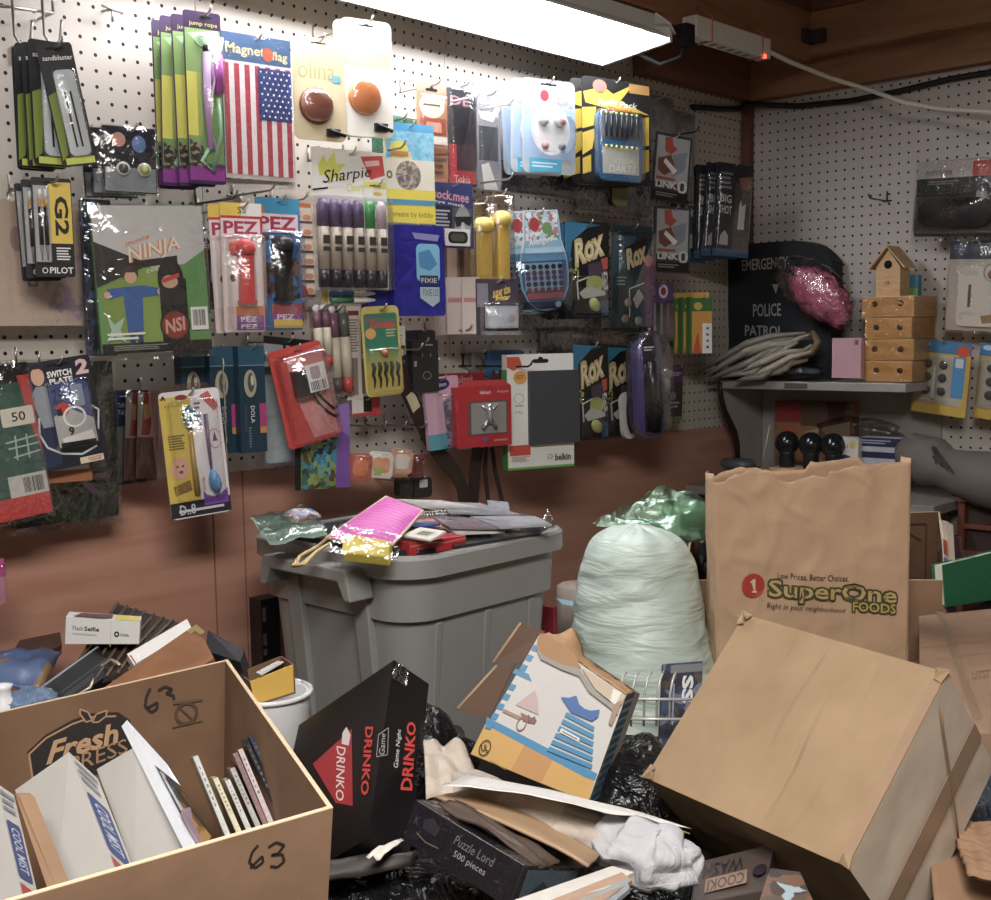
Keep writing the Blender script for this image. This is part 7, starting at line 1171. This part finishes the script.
quadslab([D_((941,520,92)),D_((947,524,91)),D_((950,578,90)),D_((944,580,90))],.5,'striped_packet','thin white packet with red and blue marks on the right end of the open carton','packet',M('#c9b9a8',.5),art=lambda f:(f.r(.2,.3,.8,.55,M('#a8402f',.5)),f.r(.2,.6,.8,.8,M('#3a5a8c',.5))))
# ---- flat carton and green book, right edge
zc=-21.0; KR3=card_board('#a8866a','#987860'); P=[atZ(919,616,zc),atZ(1080,600,zc),atZ(1110,730,zc),atZ(921,735,zc)]
fc=empty('flat_carton',P[3]+V((0,0,BZ-zc)),'closed light brown carton with crossing tape seams at the right edge','box'); mb=MB(); mb.hexa([V((p.x,p.y,BZ+.02)) for p in (P[3],P[2],P[1],P[0])]+[P[3],P[2],P[1],P[0]],KR3); f=Face(mb,P[0],P[1]-P[0],P[3]-P[0],V((0,0,1)),.01); f.pl([(940,612),(978,720)],.5,TAPEM); f.pl([(905,650),(1000,640)],.06,M('#7d5f44',.7)); f.pl([(905,664),(1000,652)],.06,M('#8a6a4c',.7)); f.pt([(972,672),(990,670),(990,678),(972,680)],'UTST',M('#7d5f44',.7)); mb.build('carton',fc,P[3]+V((0,0,BZ-zc)))
gbk=empty('green_book',D_((960,606,89)),'green hardcover book standing on the light brown carton at the right edge','book'); A=[D_((943,565,88.5)),D_((1010,549,92)),D_((1012,597,92)),D_((946,607,88.5))]; n=(A[1]-A[0]).cross(A[3]-A[0]).normalized(); n=n if n.dot(A[0]-C)>0 else -n
mb=MB(); mb.hexa([p+n*.12 for p in A]+A,M('#0a6a44',.45)); mb.hexa([p+n*1.0 for p in A]+[p+n*1.12 for p in A],M('#0a6a44',.45)); mb.build('cover',gbk,A[3]); mb=MB(); s=[p+(sum(A,V())/4-p)*.05 for p in A]; mb.hexa([p+n*.13 for p in s]+[p+n*.99 for p in s],M('#d9d3c2',.7)); mb.build('pages',gbk,A[3])
# ---- big tilted carton
O=V((-77.4,-51.4,-21.0)); e0=V((.90,10.36,.76)); e1=V((6.78,-1.06,6.48)); e2=V((5.42,-.06,-5.66))
bb=empty('cardboard_box',O+e2,'big battered cardboard box tipped on edge, front right, with torn corners','box')
mb=MB(); 
def sagface(o,a,b,n,m,amp,seed,nu=28,nv=28,crease=0):
    def fn(u,v):
        e=min(1,6*min(u,1-u,v,1-v)); k=amp*(noise.noise(V((u*2.5,v*2.5,seed)))+.5*noise.noise(V((u*7,v*5,seed+2))))*e
        cr=0
        for cx,w in ((.28,.012),(.42,.01),(.55,.014),(.72,.012)): cr-=crease*(.5+.5*math.sin(v*5+cx*30))*math.exp(-((u-cx-.012*math.sin(v*5+cx*9))/(w*1.1))**2)
        return o+a*u+b*v+n*(k+cr*e)
    mb.grid(fn,nu*3,nv,m)
na=e0.cross(e1).normalized(); na=na if na.dot(C-O)>0 else -na
sagface(O,e0,e1,na,KRAFT,.14,1,crease=.2); nb=-e0.normalized(); nb=nb if nb.dot(C-O)>0 else -nb
sagface(O,e1,e2,nb,KLT,.09,5); nc=e0.cross(e2).normalized(); nc=nc if nc.dot(C-(O))>0 else -nc
sagface(O,e0,e2,-na.cross(nb).normalized() if 0 else -e1.normalized(),KRAFT,.1,8)
sagface(O+e2,e0,e1,-na,KRAFT,.1,11); sagface(O+e0,e1,e2,-nb,KRAFT,.1,13); sagface(O+e1,e0,e2,e1.normalized(),KRAFT,.1,15)
mb.build('carton',bb,O+e2)
def strip(o,a,b,u0,u1,v0,v1,n,m,name,lift=.13):
    mb=MB(); mb.grid(lambda u,v:o+a*(u0+(u1-u0)*u)+b*(v0+(v1-v0)*v)+n*lift,12,2,m,False); mb.build(name,bb,O+e2,solid=.02)
strip(O,e1,e2,-.01,1.0,.5,.66,nb,TAPEM,'packing_tape',.1)
strip(O,e1,e0,.0,1.0,.0,.045,na,TAPEM,'edge_tape',.1)
for kk,(pp_,u_,v_) in enumerate(((O+e0+e1,-e0,-e1),(O+e1,e0,-e1),(O,e0,e1),(O+e0,-e0,e1))):
    uu,vv=u_.normalized(),v_.normalized(); mb=MB(); w0=(.55,.5,.35,.5)[kk]
    q=[pp_+na*.1-uu*.12-vv*.1,pp_+uu*w0+na*.16,pp_+uu*w0*.7+vv*.35+na*.2,pp_+uu*.3+vv*.25+na*.34,pp_+uu*.35+vv*w0*1.1+na*.2,pp_+vv*w0*1.3+na*.14]
    mb.add(q,[(0,1,2,3),(0,3,4,5)],KRAFT); mb.build('torn_corner',bb,O+e2,solid=.06)
mb=MB(); cp=[(.15,.98),(.3,.75),(.42,.7),(.62,.6),(.7,.5)]
mb.tube([O+e1*(1-a*.9)+e2*b+nb*.14 for a,b in ((.16,.06),(.22,.2),(.3,.45),(.42,.8),(.5,1.0))],.05,M('#8a6a4a',.8),5); mb.build('tear_line',bb,O+e2)
# ---- jigsaw carton and papers
O=V((-88.9,-44.7,-18.9)); e0=V((.2,5.8,.8)); e1=V((5.3,.1,-2.0)); e2=V((-.5,.2,-1.3))*1.15
jb=empty('jigsaw_box',O+e2,'dark shrink-wrapped jigsaw box of 500 pieces at the bottom centre','game box'); mb=MB(); mb.obox(O,e0,e1,e2,M('#232127',.25,0,.2,30)); f=Face(mb,O+e0,-e0,e2,None,.01); f.n=f.n if f.n.dot(C-O)>0 else -f.n
f.tq([(.42,.2),(.78,.2),(.78,.42),(.42,.42)],'Puzzle Lord',M('#7d7a84',.4),0,.2); f.tq([(.45,.52),(.74,.52),(.74,.72),(.45,.72)],'500 pieces',M('#a9a6ae',.4),0,.1); f.p([(.12,.3),(.2,.15),(.28,.3),(.26,.5),(.14,.5)],M('#3a3540',.4)); f.line([(.1,.66),(.2,.74),(.32,.7)],.05,M('#7d6a60',.4)); f.t(.05,.3,.09,.5,'K',M('#5a565e',.4))
f=Face(mb,O,e1,e2,None,.01); f.n=f.n if f.n.dot(C-O)>0 else -f.n; f.p([(.05,.1),(.6,.1),(.6,.9),(.05,.9)],M('#4f6470',.35)); f.p([(.12,.7),(.25,.35),(.36,.6),(.5,.55),(.58,.9),(.1,.9)],M('#2a3a40',.35)); f.t(.68,.25,.95,.5,'Puzzle',M('#7d8086',.4)); mb.build('carton',jb,O+e2,bevel=.04)
mb=MB(); mb.obox(O-V((.04,.06,0))+V((0,0,.05)),e0*1.01,e1*1.01,e2,clear(base=.08,bump=.7,bscale=60,gain=.35)); mb.build('shrink_wrap',jb,O+e2)
def curl(q,name,label,cat,m,lift=.4,seed=0,th=.03,nu=16,nv=10,wav=.3):
    A=[D_(k) for k in q]
    def fn(u,v): p=(A[0]*(1-u)+A[1]*u)*(1-v)+(A[3]*(1-u)+A[2]*u)*v; return p+V((0,0,lift*math.sin(math.pi*v)+wav*noise.noise(V((u*3,v*3,seed)))))
    mb=MB(); mb.grid(fn,nu,nv,m); return tag(mb.build(name,at=A[0],solid=th),label,cat)
curl([(436,797,46.5),(470,790,49),(601,855,45.5),(588,866,43)],'brown_envelope','folded brown paper envelope on top of the dark jigsaw box','envelope',M('#a98a66',.6,0,.1,20),.2,1,.12,16,10,.1)
curl([(438,803,45.5),(455,800,46.5),(560,862,43.4),(540,868,42.6)],'dark_folder','dark brown folded card under the brown envelope','folder',M('#4a3a2e',.5),.1,2,.1)
curl([(440,787,46.3),(468,774,49.5),(692,829,47.6),(588,808,45.4)],'white_sheet','white paper sheet with a pink and green edge across the white cloth','paper',M('#dcd8d2',.5,0,.04,20),.2,3,.03,16,10,.15)
quadslab([D_((583,805,47.2)),D_((628,812,48)),D_((690,833,48.2)),D_((640,821,47))],.04,'green_leaflet','narrow green and pink leaflet edge beside the white sheet','leaflet',M('#8fa04a',.4),art=lambda f:f.r(0,.0,.5,.4,M('#c98ab0',.4)))
BEIGE=wrinkled('#b9ada0','#9c8f83',.85,(1,1,1),20,.5,.012,.2); CLOTH=wrinkled('#bdbcc1','#a6a5aa',.8,(1,1,1),26,.5,.012,.2)
def roll(path,rad,seed,nu=26,nv=44,m=None,am=.28):
    P=[D_(p) for p in path]
    def fn(u,v):
        t=v*(len(P)-1); i=min(int(t),len(P)-2); w=t-i; p=P[i].lerp(P[i+1],w*w*(3-2*w)); r=rad[i]*(1-w)+rad[i+1]*w; d=(P[i+1]-P[i]).normalized(); a=d.cross(V((0,0,1))).normalized(); b=d.cross(a); th=2*math.pi*u
        k=1+am*noise.noise(V((math.cos(th)*1.6,math.sin(th)*1.6,v*6+seed)))+.12*math.sin(th*5+v*7)
        return p+(a*math.cos(th)*1.15+b*math.sin(th)*.8)*r*k
    mb=MB(); mb.grid(fn,nu,nv,m or CLOTH); return mb
tag(roll([(462,784,50.5),(505,806,48.5),(560,830,47.5),(616,846,46.9)],[.7,1.1,1.2,1.0],3,m=BEIGE,am=.2).build('rolled_cloth',at=D_((560,828,47.5))),'beige grey rolled cloth lying across the papers at the bottom centre','cloth')
tag(roll([(598,828,47.0),(622,842,46.5),(655,856,46),(682,860,45.8),(699,852,46)],[.5,1.25,1.4,1.1,.3],8,40,50,am=.3).build('white_cloth',at=D_((640,850,46.3))),'white crumpled cloth bunched at the right end of the beige roll','cloth')
curl([(424,740,53),(462,744,55),(482,796,50),(426,800,48.5)],'beige_cloth','beige cloth draped beside the black party game box','cloth',wrinkled('#cdbfae','#a8998a',.8,(1,1,1),20,.5,.012,.2),.25,6,.1,16,14,.5)
for kk,(a,b,c2,d2,col,lb) in enumerate((((500,905,40),(612,866,44),(634,872,43.5),(560,915,39.5),'#c9c4bc','uppermost pale magazine fanned at the bottom edge'),((520,912,39.5),(622,872,43.2),(632,880,42.8),(580,918,39),'#a98a72','brown edged magazine under the uppermost one at the bottom edge'),((540,918,39),(626,879,42.6),(630,888,42.2),(590,922,38.5),'#8f979c','grey magazine lowest of the three at the bottom edge'))):
    quadslab([D_(a),D_(b),D_(c2),D_(d2)],.16,'magazine',lb,'magazine',M(col,.35,0,.15,60),group='magazines at the bottom edge')
curl([(366,857,46.5),(380,860,46.5),(406,840,48),(400,839,48)],'torn_paper','small white torn paper scrap below the black party game box','paper',M('#cfc9be',.6),.1,4,.03,8,6,.2)
# ---- cookie jar carton under the big box
A=[D_((697,862,50)),D_((775,843,51)),D_((764,890,47.5)),D_((690,905,46.5))]; ck=empty('cookie_box',A[3],'dark brown printed carton with upside-down lettering under the big tilted box','box'); n=(A[1]-A[0]).cross(A[3]-A[0]).normalized(); n=n if n.dot(A[0]-C)>0 else -n
mb=MB(); mb.hexa([p+n*2.2 for p in A]+A,M('#4f443e',.4,0,.1,20)); f=Face(mb,A[0],A[1]-A[0],A[3]-A[0],-n,.01); f.r(.15,.5,.66,.82,M('#8a7058',.5)); f.tq([(.63,.8),(.18,.8),(.18,.54),(.63,.54)],'COOKI',M('#4a3a30',.5),.02); f.tq([(.6,.45),(.1,.45),(.1,.15),(.6,.15)],'WASH',M('#2a2220',.5),0,.1); f.e(.82,.6,.09,.13,M('#2a2028',.5)); mb.build('carton',ck,A[3],bevel=.04)
B=[A[1],A[1]+V((1.8,-.6,-.2)),A[2]+V((1.8,-.6,-.9)),A[2]]
quadslab([D_((770,868,46.5)),D_((800,872,46)),D_((815,905,44)),D_((758,905,44.5))],3.6,'printed_bag','small bag with a speckled brown print right of the dark brown carton','bag',busy(['#3a2a1e','#6a4a30','#8fa4ac','#2a1e18','#50402e'],70))
# ---- dark bags, wire basket, printed pack
BAG=wrinkled('#1c1c20','#0e0e11',.28,(1,1,1),28,.8,.02)
for q,r,seed,lb in (((640,776,60),(4.0,3.8,3.4),1,'black plastic bag behind the lamp carton and big tilted box'),((545,812,57),(3.2,2.8,1.6),2,'black plastic bag under the lamp carton'),((400,885,50),(4.6,3.2,1.9),3,'black plastic bag under the party game box at the bottom edge'),((660,880,52),(4.2,3.2,2.2),4,'black plastic bag in the dark gap under the white cloth'),((420,770,62),(3.4,3.0,4.2),5,'black plastic bag between the party game box and the beige cloth')):
    p=D_(q); p.z=max(BZ+r[2]*.72,p.z-r[2]*.6); b_=blob(p,*r,BAG,seed,.22,1.3,32,20)
    for v_ in b_.v: v_.z=max(v_.z,BZ+.02)
    tag(b_.build('plastic_bag',at=p),lb,'bag','black plastic bags in the pile')
curl([(318,863,47.5),(418,856,48.5),(414,866,48),(318,884,46.6)],'dark_strap','dark grey-brown padded strap lying below the black party game box','strap',M('#3a332e',.55),.25,9,.3,16,6,.1)
wk=empty('wire_basket',D_((640,700,70)),'white wire basket behind the torn lamp carton','basket'); WW=M('#d2d0cc',.35,.3)
Rr=(rt.x,rt.y,0); Rr=V(Rr).normalized(); Aa=D_((618,690,69)); 
for kk in range(5):
    a=Aa+Rr*(kk*.75); mb=MB(); mb.tube([a+V((0,0,-2.2)),a+V((0,0,-.3))+Rr*.05,a+V((.15,.1,.45))+Rr*.2,a+V((.3,.25,.7))+Rr*.35,a+V((1.3,1.0,.55))+Rr*.5],.07,WW,6); mb.build('basket_wire',wk,D_((640,700,70)))
for dz in (-1.7,-.5):
    mb=MB(); mb.tube([Aa+V((-.1,-.1,dz)),Aa+Rr*4.6+V((-.1,-.1,dz-.1))],.09,WW,6); mb.build('basket_rim',wk,D_((640,700,70)))
pp2=[D_((663,664,72)),D_((703,661,72)),D_((699,768,70)),D_((658,768,70))]
quadslab(pp2,.8,'printed_pack','dark blue printed pack with white sideways letters, left of the big box','pack',busy(['#2a3450','#3a4a70','#1d2230','#6a6f80','#4a4030','#23283a'],70,.7),art=lambda f:(f.tq([(.78,.13),(.78,.4),(.5,.4),(.5,.13)],'SS',M('#c9c9cc',.4),.04),f.line([(.3,.2),(.3,.6)],.08,M('#8f98b0',.4)),f.r(.2,.02,1,.1,M('#4a4a54',.4))))
# ---- right edge scraps
curl([(955,792,58),(1000,770,60),(1010,838,56),(960,838,55)],'dark_foil','crumpled dark blue-black foil at the right edge beside the big box','foil',wrinkled('#56616c','#1b2026',.2,(1,1,1),24,1.0,.02),.6,2,.05,14,12,1.0)
curl([(928,846,53),(1010,838,56),(1015,915,50),(935,915,48)],'corrugated_scrap','torn piece of brown cardboard at the bottom right edge','cardboard',KR2,.2,5,.15)
PPq=[D_((945,828,55)),D_((1000,850,53)),D_((1010,905,48)),D_((968,900,49))]
mb=MB(); mb.grid(lambda u,v:(PPq[0]*(1-u)+PPq[1]*u)*(1-v)+(PPq[3]*(1-u)+PPq[2]*u)*v+V((0,0,.9+.11*math.sin(v*52+2*noise.noise(V((u*4,v*3,1))))+.35*noise.noise(V((u*3,v*3,6))))),16,110,KR2); tag(mb.build('packing_paper',at=PPq[0],solid=.06),'crumpled ridged brown packing paper at the lower right edge','packing paper')
quadslab([D_((974,704,66)),D_((1030,730,64)),D_((1030,780,62)),D_((985,760,63))],.4,'grey_tin','grey and dark flat tin corner at the right edge above the foil','tin',M('#5f646c',.3,.3),art=lambda f:f.r(.1,.3,.9,.9,M('#2c3038',.4)))
# ============================================================ light and camera
def area(name,loc,size,power,col,rot,sy=None):
    l=bpy.data.lights.new(name,'AREA'); l.energy=power; l.color=col; l.size=size*I
    if sy: l.shape='RECTANGLE'; l.size_y=sy*I
    o=bpy.data.objects.new(name,l); COL.objects.link(o); o.location=(loc[0]*I,loc[1]*I,(loc[2]+ZF)*I); o.rotation_euler=rot; return o
area('room_lamp',ROOM[0],ROOM[1],ROOM[2],(1.0,.96,.92),(0,0,0),ROOM[3])  # unseen overhead area light, added to brighten the pile and lower wall
w_=bpy.data.worlds.new('World'); SC.world=w_; w_.use_nodes=True; w_.node_tree.nodes['Background'].inputs[0].default_value=(1,.97,.95,1); w_.node_tree.nodes['Background'].inputs[1].default_value=.36
cam=bpy.data.cameras.new('camera'); co=bpy.data.objects.new('camera',cam); COL.objects.link(co)
co.location=(C.x*I,C.y*I,(C.z+ZF)*I); Mx=Matrix((rt,up,-fw)).transposed(); co.rotation_euler=Mx.to_euler()
cam.sensor_width=36; cam.lens=F/991*36; cam.clip_start=.02; SC.camera=co
vs=SC.view_settings; vs.view_transform='Standard'; vs.look='None'; vs.gamma=1; vs.exposure=EXPO; vs.use_curve_mapping=False
